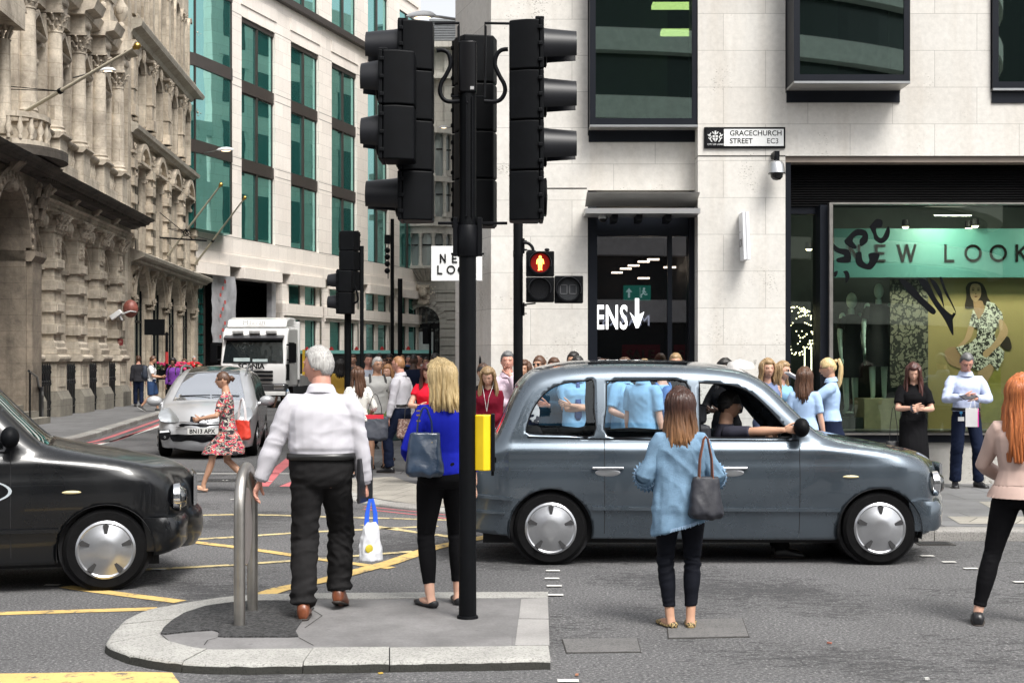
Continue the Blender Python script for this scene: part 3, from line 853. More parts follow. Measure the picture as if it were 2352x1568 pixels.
e = empty('window_decal', (RX(2000), YR-.002, RZ(560)), 0, 'black leopard spots and zebra stripes stuck on the shop window glass', 'window graphic')
def blob(pts, sx=1):
 o = MB(Matrix.Translation((-RX(2000), -YR+.002, -RZ(560))))
 q = catmull([Vector((a, b_, 0)) for a, b_ in pts+[pts[0]]], 4)[:-1]
 o.prism([(RX(p.x), RZ(p.y)) for p in q], YR-.006, YR-.003, 'y'); o.build('spot', M('decal_black', (.006,.007,.008), .8, var=0, spec=.05), e)
zc_ = lambda x, y: (1768.7+x*.3480, 357.5+y*.3480)       # 1676-px zoom -> 2352-px photo
for pts in ([(490,560),(560,490),(620,490),(645,520),(640,570),(600,598),(590,560),(610,530),(570,530),(545,560),(570,600),(555,615),(500,585)],
   [(420,580),(455,610),(520,625),(530,700),(450,705),(440,680),(490,660),(425,630)],
   [(655,470),(700,420),(740,430),(735,470),(700,480),(710,530),(740,540),(775,470),(790,490),(780,545),(735,580),(690,555),(680,520)],
   [(568,640),(600,635),(610,690),(640,715),(655,690),(650,650),(690,640),(722,655),(700,710),(660,752),(590,735),(565,700)],
   [(420,770),(445,760),(440,790),(425,800)], [(480,765),(510,760),(525,800),(500,840),(495,790)],
   [(850,810),(890,820),(950,870),(1000,930),(1085,1010),(1090,1040),(1060,1040),(960,950),(900,890),(870,850)],
   [(980,810),(1040,830),(1090,930),(1140,1000),(1200,1050),(1225,1040),(1190,970),(1150,900),(1120,808),(1135,808),(1160,880),(1215,1000),(1226,1040),(1205,1045),(1210,1175),(1195,1170),(1150,1080),(1080,980),(1030,900),(985,840)],
   [(1050,808),(1090,830),(1130,900),(1150,1010),(1130,960),(1085,880)]):
 blob([zc_(*p) for p in pts])
YP = YR+.95; KP = F/YP
PX = lambda px: (px-1176)/KP
PZ = lambda py: CH+(HZ-py)/KP
po = empty('fashion_poster', (PX(2240), YP, PZ(820)), 0, 'olive yellow poster of a seated dark haired woman in a leopard print dress', 'poster')
T = Matrix.Translation((-PX(2240), -YP, -PZ(820)))
def _plate(pts, mat_, k, name, cm=True):
 o = MB(T); q = [zc_(*p) for p in pts]
 if cm: q = [(p.x, p.y) for p in catmull([Vector((a, b_, 0)) for a, b_ in q+[q[0]]], 4)[:-1]]
 o.prism([(PX(a), PZ(b_)) for a, b_ in q], YP-.002*k-.002, YP-.002*k, 'y'); o.build(name, mat_, po)
OLV = M('poster_olive', (.42,.33,.14), .6, var=.12, vs=.8)
SKP = M('poster_skin', (.62,.40,.24), .6, var=.12, vs=3); SKD = M('poster_skin_shade', (.46,.28,.16), .6, var=.1)
HRP = M('poster_hair', (.035,.022,.015), .6)
o = MB(T); o.box(PX(2132), PX(2700), YP, YP+.03, PZ(1000), PZ(637)); o.build('board', OLV, po)
_plate([(1480,1420),(1520,1380),(1525,1568),(1620,1640),(1500,1760),(1330,1760),(1400,1560)], M('poster_stool', (.40,.36,.08), .6, var=.2, vs=4), 1, 'stool', False)
_plate([(1290,870),(1310,840),(1355,830),(1400,845),(1425,890),(1435,930),(1460,980),(1440,1000),(1410,985),(1380,1000),(1300,1010),(1285,990),(1295,930)], HRP, 2, 'hair')
_plate([(1340,960),(1400,960),(1410,1040),(1375,1080),(1350,1030)], SKD, 3, 'neck')
_plate([(1318,880),(1330,850),(1360,845),(1385,858),(1392,900),(1385,935),(1360,962),(1340,958),(1322,925)], SKP, 4, 'face')
for ex2, ez2, a, b_ in ((1338,888,11,4),(1373,888,11,4),(1338,876,13,3),(1373,876,13,3),(1357,930,12,5),(1356,912,5,3)):
 _plate([(ex2-a,ez2),(ex2,ez2-b_),(ex2+a,ez2),(ex2,ez2+b_)], M('poster_lips', (.22,.08,.05), .6, var=0) if ez2 == 930 else HRP, 5, 'face_mark')
_plate([(1310,1120),(1345,1130),(1325,1200),(1290,1240),(1270,1270),(1255,1300),(1235,1260),(1280,1210)], SKP, 5, 'arm')
_plate([(1150,1290),(1190,1262),(1260,1270),(1300,1310),(1290,1390),(1240,1400),(1170,1360)], SKD, 3, 'thigh')
_plate([(1430,960),(1480,975),(1530,1040),(1538,1085),(1500,1110),(1480,1180),(1500,1250),(1545,1290),(1540,1340),(1500,1420),(1450,1370),(1380,1420),(1330,1400),(1290,1390),(1270,1330),(1225,1265),(1310,1240),(1360,1200),(1370,1140),(1310,1120),(1340,1010),(1375,1085),(1410,1030)], LEOP, 6, 'dress', False)
_plate([(1505,1085),(1535,1085),(1570,1160),(1530,1230),(1470,1290),(1430,1330),(1405,1320),(1410,1290),(1460,1250),(1510,1170)], SKP, 7, 'arm')
_plate([(1530,1200),(1570,1195),(1590,1240),(1590,1275),(1560,1280),(1520,1250)], HRP, 6, 'handbag')
_plate([(1370,1420),(1420,1370),(1465,1385),(1470,1420),(1430,1500),(1400,1600),(1380,1720),(1350,1720),(1360,1560)], SKP, 5, 'shin')
_plate([(1345,1690),(1385,1690),(1390,1760),(1370,1790),(1340,1790)], M('poster_boot', (.22,.05,.04), .6, var=.2), 6, 'boot')
MAN = M('mannequin_white', (.62,.80,.74), .35, var=.05)
BLKC = M('black_cloth', (.014,.014,.016), .85, var=.2, vs=20)
def mannequin(px, feet_py, head_py, Y, lab, facing=0.0, headless=False):
 c = P(px, feet_py, Y); top = P(px, head_py, Y).z
 Hm = top-c.z; e = empty('mannequin', c, facing, lab, 'mannequin', 'mannequins in the shop window'); s = Hm/1.8
 o = MB(Matrix.Scale(s, 4))
 for sx in (-1, 1):
  o.tube([(sx*.1,0,.95),(sx*.09,.02,.5),(sx*.085,0,.12),(sx*.085,.05,.03)], [.075,.05,.035,.03], 10, rnd=True)
  o.ell((sx*.085,-.06,.03), .035,.10,.025,8,6)
  o.tube([(sx*.17,0,1.46),(sx*.22,.0,1.2),(sx*.23,-.03,.95),(sx*.22,-.04,.82)], [.045,.038,.028,.018], 8, rnd=True)
  o.ell((sx*.22,-.05,.78), .02,.03,.06,8,6)
 o.tube([(0,0,1.42),(0,0,1.56)], [.055,.045], 10); o.ell((0,-.01,1.68), .07,.09,.12,14,10)
 b_ = o.build('figure', MAN, e, smooth=70)
 o = MB(Matrix.Scale(s, 4)); rings = []
 for z, rx, ry in ((.55,.19,.13),(.75,.19,.14),(.95,.18,.13),(1.1,.135,.1),(1.3,.17,.125),(1.42,.19,.1),(1.48,.11,.08)):
  rings.append([(rx*cos(2*pi*k/20), ry*sin(2*pi*k/20), z) for k in range(20)])
 o.loft(rings)
 for sx in (-1, 1): o.tube([(sx*.15,0,1.44),(sx*.21,0,1.26)], [.06,.065], 10)
 o.build('dress', BLKC, e, smooth=60)
mannequin(2018, 925, 650, YR+1.15, 'mannequin in a dark short sleeved dress on the pale block in the shop window')
mannequin(1955, 952, 672, YR+1.5, 'mannequin in a dark dress standing lower and left in the shop window', .5)
for i, (a, b_, t, m_) in enumerate(((1985,2068,915,M('plywood_block', (.42,.40,.26), .6, var=.25, vs=4)),(1915,1983,958,M('black_glass_block', (.02,.03,.03), .15)))):
 o = MB(); x0_ = P(a, t, YR+.9).x; x1_ = P(b_, t, YR+.9).x; zz = P(a, t, YR+.9).z
 o.box(0, x1_-x0_, 0, .6, zf, zz)
 ob = o.build('display_block', m_, label=['pale wooden display block under the tall mannequin in the shop window','low black display block in the left corner of the shop window'][i], cat='display block', bevel=.005); ob.location = (x0_, YR+.9, 0)
sl_i = 0
for px, py, Y in ((2080,521,YR+1.0),(2240,519,YR+.62),(2225,524,YR+.8),(1884,548,YR+1.3),(1858,572,YR+1.5)):
 c = P(px, py, Y); e = empty('shop_spotlight', c, 0, ['lit round ceiling spotlight above the W of the teal sign','lit ceiling spotlight right of centre above the teal sign, the brighter of a close pair','lit ceiling spotlight above the teal sign, the lower left of a close pair','lit spotlight behind the narrow side window, the upper one','lit spotlight behind the narrow side window, the lower one'][sl_i], 'lamp', 'shop ceiling spotlights')
 o = MB(); o.lathe([(.05,.10),(.055,.02),(.05,0)], n=12); o.build('can', BLACKM, e)
 o = MB(); o.lathe([(.048,-.002),(.03,-.02),(.004,-.028)], n=12); o.build('bulb', LAMPW, e)
 sl_i += 1
for x_, e_ in ((6.0, 34), (8.0, 34)):
 ld = bpy.data.lights.new('shop_lamp', 'AREA'); ld.energy = e_; ld.size = .5; ld.color = (1,.93,.75)
 lo = bpy.data.objects.new('shop_lamp', ld); COL.objects.link(lo); lo.location = (x_, YR+.2, RZ(476)); lo.rotation_euler = (radians(28), 0, 0)
e = empty('light_globe', P(1830, 760, YR+1.6), 0, 'globe of tiny warm lights behind the narrow side window', 'lamp')
o = MB(); rr = random.Random(4)
for i in range(150):
 z = rr.uniform(-1,1); a = rr.uniform(0,2*pi); q = sqrt(1-z*z)*.3; o.ell((q*cos(a), q*sin(a), z*.36), .009,.009,.009,5,4)
o.build('bulb_cluster', emis('tiny_bulb', (1,.85,.55), 5), e)
e = empty('strip_lights', P(1872, 850, YR+1.9), 0, 'row of vertical light strips behind the narrow side window', 'lamp')
o = MB()
for i in range(4): o.box(-.16+i*.1, -.145+i*.1, 0, .02, -.4, .35)
o.build('strip', emis('strip_white', (1,.9,.75), 2.0), e)
# ---- street name sign
sn = empty('street_name_sign', (RX(1710), YR-.03, RZ(317)), 0, 'white street name plate GRACECHURCH STREET EC3 with the city arms', 'sign')
kx = 1/KR
o = MB(); o.box(-93*kx, 93*kx, 0, .03, -24*kx, 24*kx); o.build('frame', BLACKP, sn, bevel=.004)
o = MB(); o.box(-88.5*kx, -48.5*kx, -.004, 0, -19.5*kx, 19.5*kx); o.build('crest_panel', M('plate_black', (.01,.01,.012), .25, var=0), sn)
PLW = M('plate_white', (.74,.75,.74), .25, var=.02)
o = MB(); o.box(-48*kx, 89*kx, -.004, 0, -19.5*kx, 19.5*kx); o.build('plate', PLW, sn)
lettering('GRACECHURCH', .100, BLET, sn, (-35*kx, -.006, 4.5*kx), sx=.96, bold=.001)
lettering('STREET', .100, BLET, sn, (-35*kx, -.006, -13.5*kx), sx=.96, bold=.001)
lettering('EC3', .100, BLET, sn, (50*kx, -.006, -13.5*kx), sx=.96, bold=.0)
lettering('CITY OF LONDON', .032, PLW, sn, (-86*kx, -.006, -17.5*kx), sx=1.0)
o = MB(); y_ = -.007; cxx = -68*kx; s_ = kx
o.prism([(cxx-6*s_, 5*s_),(cxx+6*s_, 5*s_),(cxx+6*s_,-3*s_),(cxx,-11*s_),(cxx-6*s_,-3*s_)], y_, -.0045, 'y')
for sx in (-1, 1):
 o.tube([(cxx+sx*8*s_,y_,-10*s_),(cxx+sx*12*s_,y_,-4*s_),(cxx+sx*9*s_,y_,1*s_),(cxx+sx*13*s_,y_,6*s_),(cxx+sx*10*s_,y_,10*s_)], .009, 5)
 o.tube([(cxx+sx*13*s_,y_,2*s_),(cxx+sx*17*s_,y_,7*s_)], .008, 5); o.tube([(cxx+sx*12*s_,y_,-3*s_),(cxx+sx*16*s_,y_,-1*s_)], .007, 5)
 o.tube([(cxx+sx*3*s_,y_,8*s_),(cxx+sx*7*s_,y_,13*s_)], .008, 5)
o.tube([(cxx,y_,6*s_),(cxx,y_,15*s_)], .012, 6)
o.build('crest', PLW, sn)
o = MB(); o.box(cxx-.7*s_, cxx+.7*s_, -.010, -.0072, -10*s_, 5*s_); o.box(cxx-5.6*s_, cxx+5.6*s_, -.0098, -.0073, -.5*s_, .9*s_); o.build('cross', M('crest_grey', (.05,.05,.05), .5), sn)
# ---- dome camera under the stone edge
e = empty('dome_camera', (RX(1777), YR-.22, RZ(356)), 0, 'silver dome camera hanging on a bracket below the street name sign', 'camera')
o = MB(); o.box(-.035,.035,-.035,.22,-.06,.02); o.tube([(0,0,-.05),(0,0,-.12)], .04, 10); o.build('bracket', BLACKM, e, bevel=.004)
o = MB(); o.lathe([(.05,-.11),(.085,-.13),(.10,-.16),(.112,-.26),(.115,-.275)], n=20); o.build('housing', ALU, e, smooth=40)
o = MB(); o.lathe([(.115,-.275),(.115,-.29),(.085,-.29),(.08,-.33),(.05,-.365),(.004,-.375)], n=20); o.build('dome', M('smoked_dome', (.01,.01,.01), .08), e, smooth=50)
# ---- small projecting wall sign
e = empty('projecting_sign', (RX(1705), YR, RZ(546)), 0, 'small tilted white projecting sign on the stone pillar', 'sign')
o = MB(Matrix.Rotation(radians(-2), 4, 'Y')); o.box(-.045,.045,-.34,-.02,-.32,.32); o.build('sign_box', M('sign_white', (.78,.79,.82), .35, var=.02), e, bevel=.006)
o = MB(Matrix.Rotation(radians(-2), 4, 'Y')); o.box(-.005,.005,-.345,-.01,-.322,.322); o.build('seam', M('seam_grey', (.4,.4,.42), .5), e)
sh = lettering('EW', .16, BLET, e, (-.0475, -.05, .06), -pi/2, bold=.0); sh2 = lettering('OK', .16, BLET, e, (-.0475, -.05, -.14), -pi/2)
# ---- big hanging shop sign on the corner
Ys = 19.45; hs = empty('hanging_shop_sign', P(1050, 605, Ys), radians(-2), 'white square NEW LOOK sign projecting from the stone corner behind the main pole', 'sign')
ks = Ys/F
o = MB(); o.box(-60*ks, 57*ks, 0, .12, -40*ks, 40*ks); o.build('panel', PLW, hs, bevel=.006)
x_ = -40*ks
for ch, px, py in (('N',1012,602),('E',1040,602),('W',1066,602),('L',1006,628),('O',1027.5,628),('O',1053,628),('K',1079,628)):
 stroke_text(ch, (px-1050)*ks, (605-py)*ks, 17*ks, .3, BLET, hs, y=-.004, r=.0095)
o = MB(); o.box(20*ks, 26*ks, .12, .9, 30*ks, 34*ks); o.box(20*ks, 26*ks, .12, .9, -34*ks, -30*ks); o.build('bracket', BLACKM, hs)
# ---- thin round sign seen almost edge-on
e = empty('round_wall_sign', P(1109, 836, 20.3), 0, 'thin round sign seen edge-on against the pale stone corner', 'sign')
o = MB(Matrix.Rotation(radians(80), 4, 'Z')); o.lathe([(.12,0),(.145,0),(.145,.03),(.12,.03)], n=24, axis='y'); o.build('rim', BLACKM, e)
o = MB(Matrix.Rotation(radians(80), 4, 'Z')); o.lathe([(.12,.004),(.12,.026)], n=24, axis='y'); o.build('face', M('sign_grey', (.55,.55,.52), .4), e)
o = MB(Matrix.Rotation(radians(80), 4, 'Z')); o.tube([(0,.015,-.14),(0,.015,-.6)], .012, 6); o.build('stem', BLACKM, e)
# ---- office block behind the camera, seen only as a reflection
ob_ = empty('curved_office_block', (0,-16,0), 0, 'curved office block with pale bands reflected in the shop windows', 'building')
def arc(r0, r1, z0, z1, mb, n=40):
 rings = []
 for i in range(n+1):
  a = radians(6+168*i/n); rings.append([(r0*cos(a), -43+r0*sin(a)*.9, z0), (r1*cos(a), -43+r1*sin(a)*.9, z0), (r1*cos(a), -43+r1*sin(a)*.9, z1), (r0*cos(a), -43+r0*sin(a)*.9, z1)])
 mb.loft(rings)
o = MB()
for k in range(7): arc(31, 32.2, 3.6+k*3.3, 4.7+k*3.3, o)
o.build('stone_band', M('band_stone', (.8,.78,.72), .8), ob_)
o = MB()
arc(30.5, 31.3, 0, 26, o); o.box(-70, 70, -50, -48, 0, 30); o.build('glazing', M('dark_glazing_and_backdrop', (.02,.03,.03), .2), ob_)  # the wide flat slab is added, unseen, to keep sky out of the reflections
tl = font_mesh('MARKS & SPENCER', .75, .02, 'CENTER')
tl.materials.append(emis('lit_shop_letter', (.8,.85,1), 1.2))
o2 = bpy.data.objects.new('shop_lettering', tl); COL.objects.link(o2); o2.parent = ob_; o2.location = (3.6, -13.6, 3.4); o2.rotation_euler = (0,0,pi)
# ------------------------------------------------------------------ Victorian stone facades on the left
def frame2(ox, oy, dx, dy):
 n_ = sqrt(dx*dx+dy*dy); dx /= n_; dy /= n_
 return Matrix(((dy, dx, 0, ox), (-dx, dy, 0, oy), (0, 0, 1, 0), (0, 0, 0, 1)))
FA = frame2(-10.61, 0, -.0661, 1)
def old_stone(name, col, dirt, amt=.65):
 m, nt, b = _new(name); b.inputs['Roughness'].default_value = .88
 v = coords(nt)
 n1 = noise_n(nt, .9, 7, .68, v, .4); r1 = ramp_n(nt, n1.outputs[0], [(.36, 0.0), (.66, amt)])
 c = mix_n(nt, r1.outputs[0], col, dirt)
 v2 = coords(nt, scale=(4,4,.35)); n2 = noise_n(nt, 1.2, 5, .6, v2); r2 = ramp_n(nt, n2.outputs[0], [(.52, 0.0), (.75, .55)])
 c = mix_n(nt, r2.outputs[0], c, mul(dirt, .6))
 n3 = noise_n(nt, 11, 5, .7, v); r3 = ramp_n(nt, n3.outputs[0], [(.3, .82), (.7, 1.12)])
 c = mix_n(nt, 1.0, c, r3.outputs[0], 'MULTIPLY')
 joint_tex = nt.nodes.new('ShaderNodeTexBrick'); joint_tex.inputs['Scale'].default_value = 1; joint_tex.inputs['Brick Width'].default_value = 1.1; joint_tex.inputs['Row Height'].default_value = .42  # block courses with darker mortar joints
 joint_tex.inputs['Mortar Size'].default_value = .006; joint_tex.inputs['Color1'].default_value = (1,1,1,1); joint_tex.inputs['Color2'].default_value = (.9,.9,.9,1); joint_tex.inputs['Mortar'].default_value = (.6,.58,.55,1)
 tc = nt.nodes.new('ShaderNodeTexCoord'); sp = nt.nodes.new('ShaderNodeSeparateXYZ'); nt.links.new(tc.outputs['Object'], sp.inputs[0])
 cb = nt.nodes.new('ShaderNodeCombineXYZ'); nt.links.new(sp.outputs[1], cb.inputs[0]); nt.links.new(sp.outputs[2], cb.inputs[1]); nt.links.new(cb.outputs[0], joint_tex.inputs['Vector'])
 c = mix_n(nt, 1.0, c, joint_tex.outputs[0], 'MULTIPLY')
 nt.links.new(c, b.inputs['Base Color']); bump_n(nt, b, n3.outputs[0], .4, .03)
 return m
STA = old_stone('weathered_limestone', (.64,.565,.46), (.20,.17,.135), .75)
STC = old_stone('carved_limestone', (.58,.51,.415), (.12,.10,.08), .7)
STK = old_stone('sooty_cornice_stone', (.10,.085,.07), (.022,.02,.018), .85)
STB = old_stone('brown_limestone', (.58,.50,.395), (.15,.125,.095), .75)
STD = old_stone('sooty_shaded_stone', (.30,.25,.195), (.07,.058,.045), .75)  # soot plus the shade of the entrance arch, both put into the stone colour
STP = old_stone('grey_plinth_stone', (.26,.24,.20), (.11,.10,.085), .5)
DGL = mirror_glass('old_window_glass', (.008,.009,.009), (.45,.5,.5), .10, .3, .8)
RAILM = M('railing_black', (.012,.013,.014), .3, .2, var=.1, coat=.5)
rc = random.Random(21)
def mould(mb, prof, t0, t1, ends=True):
 """horizontal moulding: prof is (out, z) closed polygon, from t0 to t1"""
 ring = lambda t: [(p[0], t, p[1]) for p in prof]
 mb.loft([ring(t0)[::-1], ring(t1)[::-1]])
def leaves(mb, x, t, z0, z1, r, n=9, depth=1.0, hw=None):
 """acanthus cluster round a bell"""
 h = z1-z0
 for row in range(3):
  zz = z0+h*(.12+.3*row); rr_ = r*(.92+.16*row)
  for k in range(n):
   a = 2*pi*(k+.5*(row % 2))/n
   px_, py_ = (cos(a), sin(a)) if hw is None else (max(-.8,min(.8,1.25*cos(a))), hw/r*max(-.8,min(.8,1.25*sin(a))))
   c = Vector((x+px_*rr_*depth, t+py_*rr_, zz)); d = Vector((px_, py_, 0)).normalized()
   mb.tube([c-d*.03-Vector((0,0,h*.12)), c+d*.01+Vector((0,0,h*.08)), c+d*(.05+.03*row)+Vector((0,0,h*.2)), c+d*(.085+.03*row)+Vector((0,0,h*.13))], [r*.22,r*.24,r*.16,r*.08], 5)
 for k in range(4):
  a = pi/4+k*pi/2; s2 = r*1.35 if hw is None else r*1.2; st = s2 if hw is None else hw*1.2
  mb.ell((x+(1 if cos(a)>0 else -1)*s2*.85, t+(1 if sin(a)>0 else -1)*st*.85, z1-h*.13), .055, .055, .07, 7, 5)
def carved_panel(mb, x, t0, t1, z0, z1, n=26):
 for _ in range(n):
  mb.ell((x, rc.uniform(t0, t1), rc.uniform(z0, z1)), .03, rc.uniform(.03,.07), rc.uniform(.03,.08), 6, 4)
def console(mb, x, t, z0, z1, w=.16, out=.35):
 h = z1-z0
 mb.prism([(x, z0), (x+out*.35, z0+h*.05), (x+out*.45, z0+h*.3), (x+out*.3, z0+h*.5), (x+out*.7, z0+h*.75), (x+out, z0+h*.88), (x+out, z1), (x, z1)][::-1], t-w, t+w, 'y')
 mb.ell((x+out*.4, t, z0+h*.15), .08, w*1.05, h*.16, 7, 6); mb.ell((x+out*.8, t, z1-h*.14), .09, w*1.1, h*.1, 7, 6)
def arch_wall(mb, x0, x1, t0, t1, z0, z1, ct, r, zs, n=14):
 """wall slab t0..t1 with a round-headed opening centred ct, radius r, springing zs, open below to z0"""
 mb.box(x0, x1, t0, ct-r, z0, z1); mb.box(x0, x1, ct+r, t1, z0, z1)
 pts = [(ct-r, z1)]+[(ct-r*cos(pi*i/n), zs+r*sin(pi*i/n)) for i in range(n+1)]+[(ct+r, z1)]
 v0 = [(x1, a, b_) for a, b_ in pts]; v1 = [(x0, a, b_) for a, b_ in pts]
 N = len(pts); fs = []
 half = (N)//2
 for i in range(1, N-2):
  a, c = pts[i], pts[i+1]
  vv = [(x1,a[0],a[1]),(x1,c[0],c[1]),(x1,c[0],z1),(x1,a[0],z1)]
  mb.add(vv, [(0,1,2,3)])
  mb.add([(x1,a[0],a[1]),(x1,c[0],c[1]),(x0,c[0],c[1]),(x0,a[0],a[1])], [(3,2,1,0)])
 mb.add([(x1,ct-r,z1),(x1,ct+r,z1),(x0,ct+r,z1),(x0,ct-r,z1)], [(0,1,2,3)])
def arch_ring(mb, x0, x1, ct, zs, r0, r1, n=16, a0=0.0, a1=pi):
 rings = []
 for i in range(n+1):
  a = a0+(a1-a0)*i/n; c_, s_ = -cos(a), sin(a)
  rings.append([(x0, ct+r0*c_, zs+r0*s_), (x1, ct+r0*c_, zs+r0*s_), (x1, ct+r1*c_, zs+r1*s_), (x0, ct+r1*c_, zs+r1*s_)])
 mb.loft(rings)
# ---- A: bank palazzo
A = empty('classical_bank_building', (0,0,0), 0, 'ornate weathered stone building with banded pilasters and columns, at the far left', 'building')
def ab(mb, name, mats, **k): return mb.build(name, mats, A, **k)
PIL = [39.2+2.93*i for i in range(5)]
TA0, TA1 = 38.2, 52.6
w = MB(FA)
w.box(-1.6, -.45, 51.3, TA1, .9, 17.8); w.box(-1.2,-.1, TA1-.5, TA1, .11, 6.1)
w.box(-1.6, -.5, TA0, TA1, 6.0, 8.4)
w.box(-1.7, -1.62, 30, TA1, 0, 18)
w.box(-1.6, -.55, TA0, TA1, 11.75, 12.9)
w.box(-1.6, -.50, TA0, TA1, 13.0, 14.3); w.box(-1.6, -.5, TA0, TA1, 16.9, 18)
mids = [(a+b_)/2 for a, b_ in zip(PIL, PIL[1:])]
for m_ in mids:
 arch_wall(w, -.85, -.45, m_-1.465, m_+1.465, 2.0, 6.0, m_, .78, 4.55)
 w.box(-1.0, -.45, m_-1.465, m_+1.465, 1.55, 2.0)
 w.box(-.9, -.60, m_-1.465, m_-.6, 8.4, 11.75); w.box(-.9, -.60, m_+.6, m_+1.465, 8.4, 11.75); w.box(-.9, -.6, m_-.6, m_+.6, 11.0, 11.75)
 w.box(-.9, -.55, m_-1.465, m_-.55, 14.3, 16.9); w.box(-.9, -.55, m_+.55, m_+1.465, 14.3, 16.9)
w.box(-.9, -.6, PIL[0]-1.2, PIL[0], 2, 12); w.box(-.9, -.45, PIL[4], TA1, 2.0, 12)
w.box(-.9,-.5, TA0, TA1, .11, .9)
ab(w, 'wall', STA)
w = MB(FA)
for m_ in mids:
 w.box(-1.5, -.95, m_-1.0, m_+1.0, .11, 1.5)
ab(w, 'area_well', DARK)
for p in PIL:
 w = MB(FA); w.box(-.45, .22, p-.72, p+.72, .11, .62)
 mould(w, [(-.4,.62),(.22,.62),(.16,.74),(.10,.86),(-.4,.86)], p-.68, p+.68)
 ab(w, 'plinth', STP)
w = MB(FA)
for p in PIL:
 w.box(-.45, .08, p-.6, p+.6, .86, 1.72)
 w.box(.08, .10, p-.36, p+.36, .98, 1.02); w.box(.08, .10, p-.36, p+.36, 1.58, 1.62); w.box(.08,.10,p-.36,p-.32,1.02,1.58); w.box(.08,.10,p+.32,p+.36,1.02,1.58)
 mould(w, [(-.45,1.72),(.14,1.72),(.20,1.80),(.20,1.86),(.12,1.92),(-.45,1.94)], p-.68, p+.68)
 mould(w, [(-.45,1.94),(.08,1.94),(.10,2.08),(.04,2.14),(.04,2.26),(-.02,2.34),(-.45,2.34)], p-.62, p+.62)
for m_ in mids:
 mould(w, [(-.5,1.72),(-.30,1.72),(-.25,1.80),(-.25,1.86),(-.35,1.94),(-.5,1.96)], m_-.78, m_+.78)
ab(w, 'sill_course', STA)
for i, p in enumerate(PIL):
 w = MB(FA)
 w.box(-.45, -.04, p-.46, p+.46, 2.34, 5.6)
 for k in range(4):
  z = 4.44-.64*k
  w.box(-.43, .04, p-.54, p+.54, z, z+.30)
  w.box(-.02, .065, p-.40, p+.40, z+.04, z+.26)
  if i == 0: carved_panel(w, .07, p-.34, p+.34, z+.08, z+.22, 14)
 w.box(-.05, .0, p-.27, p+.27, 4.92, 5.45)
 w.box(-.43, .0, p-.50, p+.50, 5.5, 5.6)
 pl = ab(w, 'pilaster', STA, bevel=.012)
 w = MB(FA); carved_panel(w, .01, p-.2, p+.2, 4.98, 5.38, 30); w.build('carved_panel', STC, pl)
 w = MB(FA); w.box(-.43, .02, p-.44, p+.44, 5.6, 6.0); leaves(w, -.12, p, 5.6, 6.05, .30, 8, 1.0, .50); w.box(-.45, .16, p-.66, p+.66, 6.0, 6.1)
 w.build('capital', STC, pl)
for m_ in mids:
 w = MB(FA)
 arch_ring(w, -.46, -.36, m_, 4.55, .80, 1.02); arch_ring(w, -.37, -.30, m_, 4.55, .86, .93)
 w.box(-.46, -.28, m_-1.0, m_-.72, 4.4, 4.55); w.box(-.46, -.28, m_+.72, m_+1.0, 4.4, 4.55)
 w.box(-.46, -.38, m_-.98, m_-.8, 2.0, 4.4); w.box(-.46, -.38, m_+.8, m_+.98, 2.0, 4.4)
 ab(w, 'window_arch', STA)
 w = MB(FA); w.box(-.60, -.57, m_-.8, m_+.8, 2.0, 5.35); w.mi = 1
 w.box(-.57, -.54, m_-.03, m_+.03, 2.0, 5.33); w.box(-.57, -.54, m_-.78, m_+.78, 4.4, 4.5)
 ab(w, 'window', [DGL, M('old_sash', (.10,.08,.06), .6)])
 w = MB(FA); console(w, -.35, m_, 5.55, 6.75, .15, .62); w.ell((-.05, m_, 5.75), .14, .16, .2, 9, 7); w.ell((.0, m_, 5.55), .05,.05,.06,6,5); ab(w, 'keystone', STC)
w = MB(FA)
mould(w, [(-.5,6.1),(.02,6.1),(.02,6.2),(.06,6.2),(.06,6.3),(.13,6.36),(.13,6.40),(-.5,6.40)], TA0+.3, TA1)
mould(w, [(-.5,6.40),(.0,6.40),(.0,6.58),(-.5,6.58)], TA0+.3, TA1)
ab(w, 'frieze', STA)
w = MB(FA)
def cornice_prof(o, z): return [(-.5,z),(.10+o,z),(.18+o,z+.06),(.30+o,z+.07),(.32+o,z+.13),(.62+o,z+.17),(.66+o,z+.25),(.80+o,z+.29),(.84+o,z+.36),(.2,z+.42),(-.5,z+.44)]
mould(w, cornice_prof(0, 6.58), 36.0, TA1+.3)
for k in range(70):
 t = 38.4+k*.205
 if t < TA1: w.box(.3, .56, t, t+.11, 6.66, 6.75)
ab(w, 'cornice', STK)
for i, p in enumerate(PIL):
 w = MB(FA)
 w.box(-.5, .22, p-.5, p+.5, 6.98, 7.3); w.box(-.5, .14, p-.44, p+.44, 7.3, 8.26)
 mould(w, [(-.5,8.24),(.14,8.24),(.22,8.32),(.26,8.34),(.26,8.40),(.16,8.44),(-.5,8.44)], p-.54, p+.54)
 w.box(-.6, -.28, p-.40, p+.40, 8.44, 11.9)
 ped = ab(w, 'pedestal', STA, bevel=.01)
 w = MB(FA); w.lathe([(.30,0),(.32,.04),(.30,.09),(.26,.11),(.265,.14),(.285,.17),(.26,.21),(.235,.24),(.235,.9),(.232,1.7),(.205,2.95),(.23,2.97),(.23,3.02)], (-.12, p, 8.44), 24)
 c_ = ab(w, 'column', STA, smooth=45)
 w = MB(FA); w.lathe([(.2,0),(.22,.2),(.27,.5)], (-.12,p,11.46), 14); leaves(w, -.12, p, 11.44, 11.96, .23, 8); w.prism([(-.5,p-.36),(.22,p-.36),(.16,p),(.22,p+.36),(-.5,p+.36)], 11.94, 12.02, 'z')
 w.build('capital', STC, c_)
w = MB(FA)
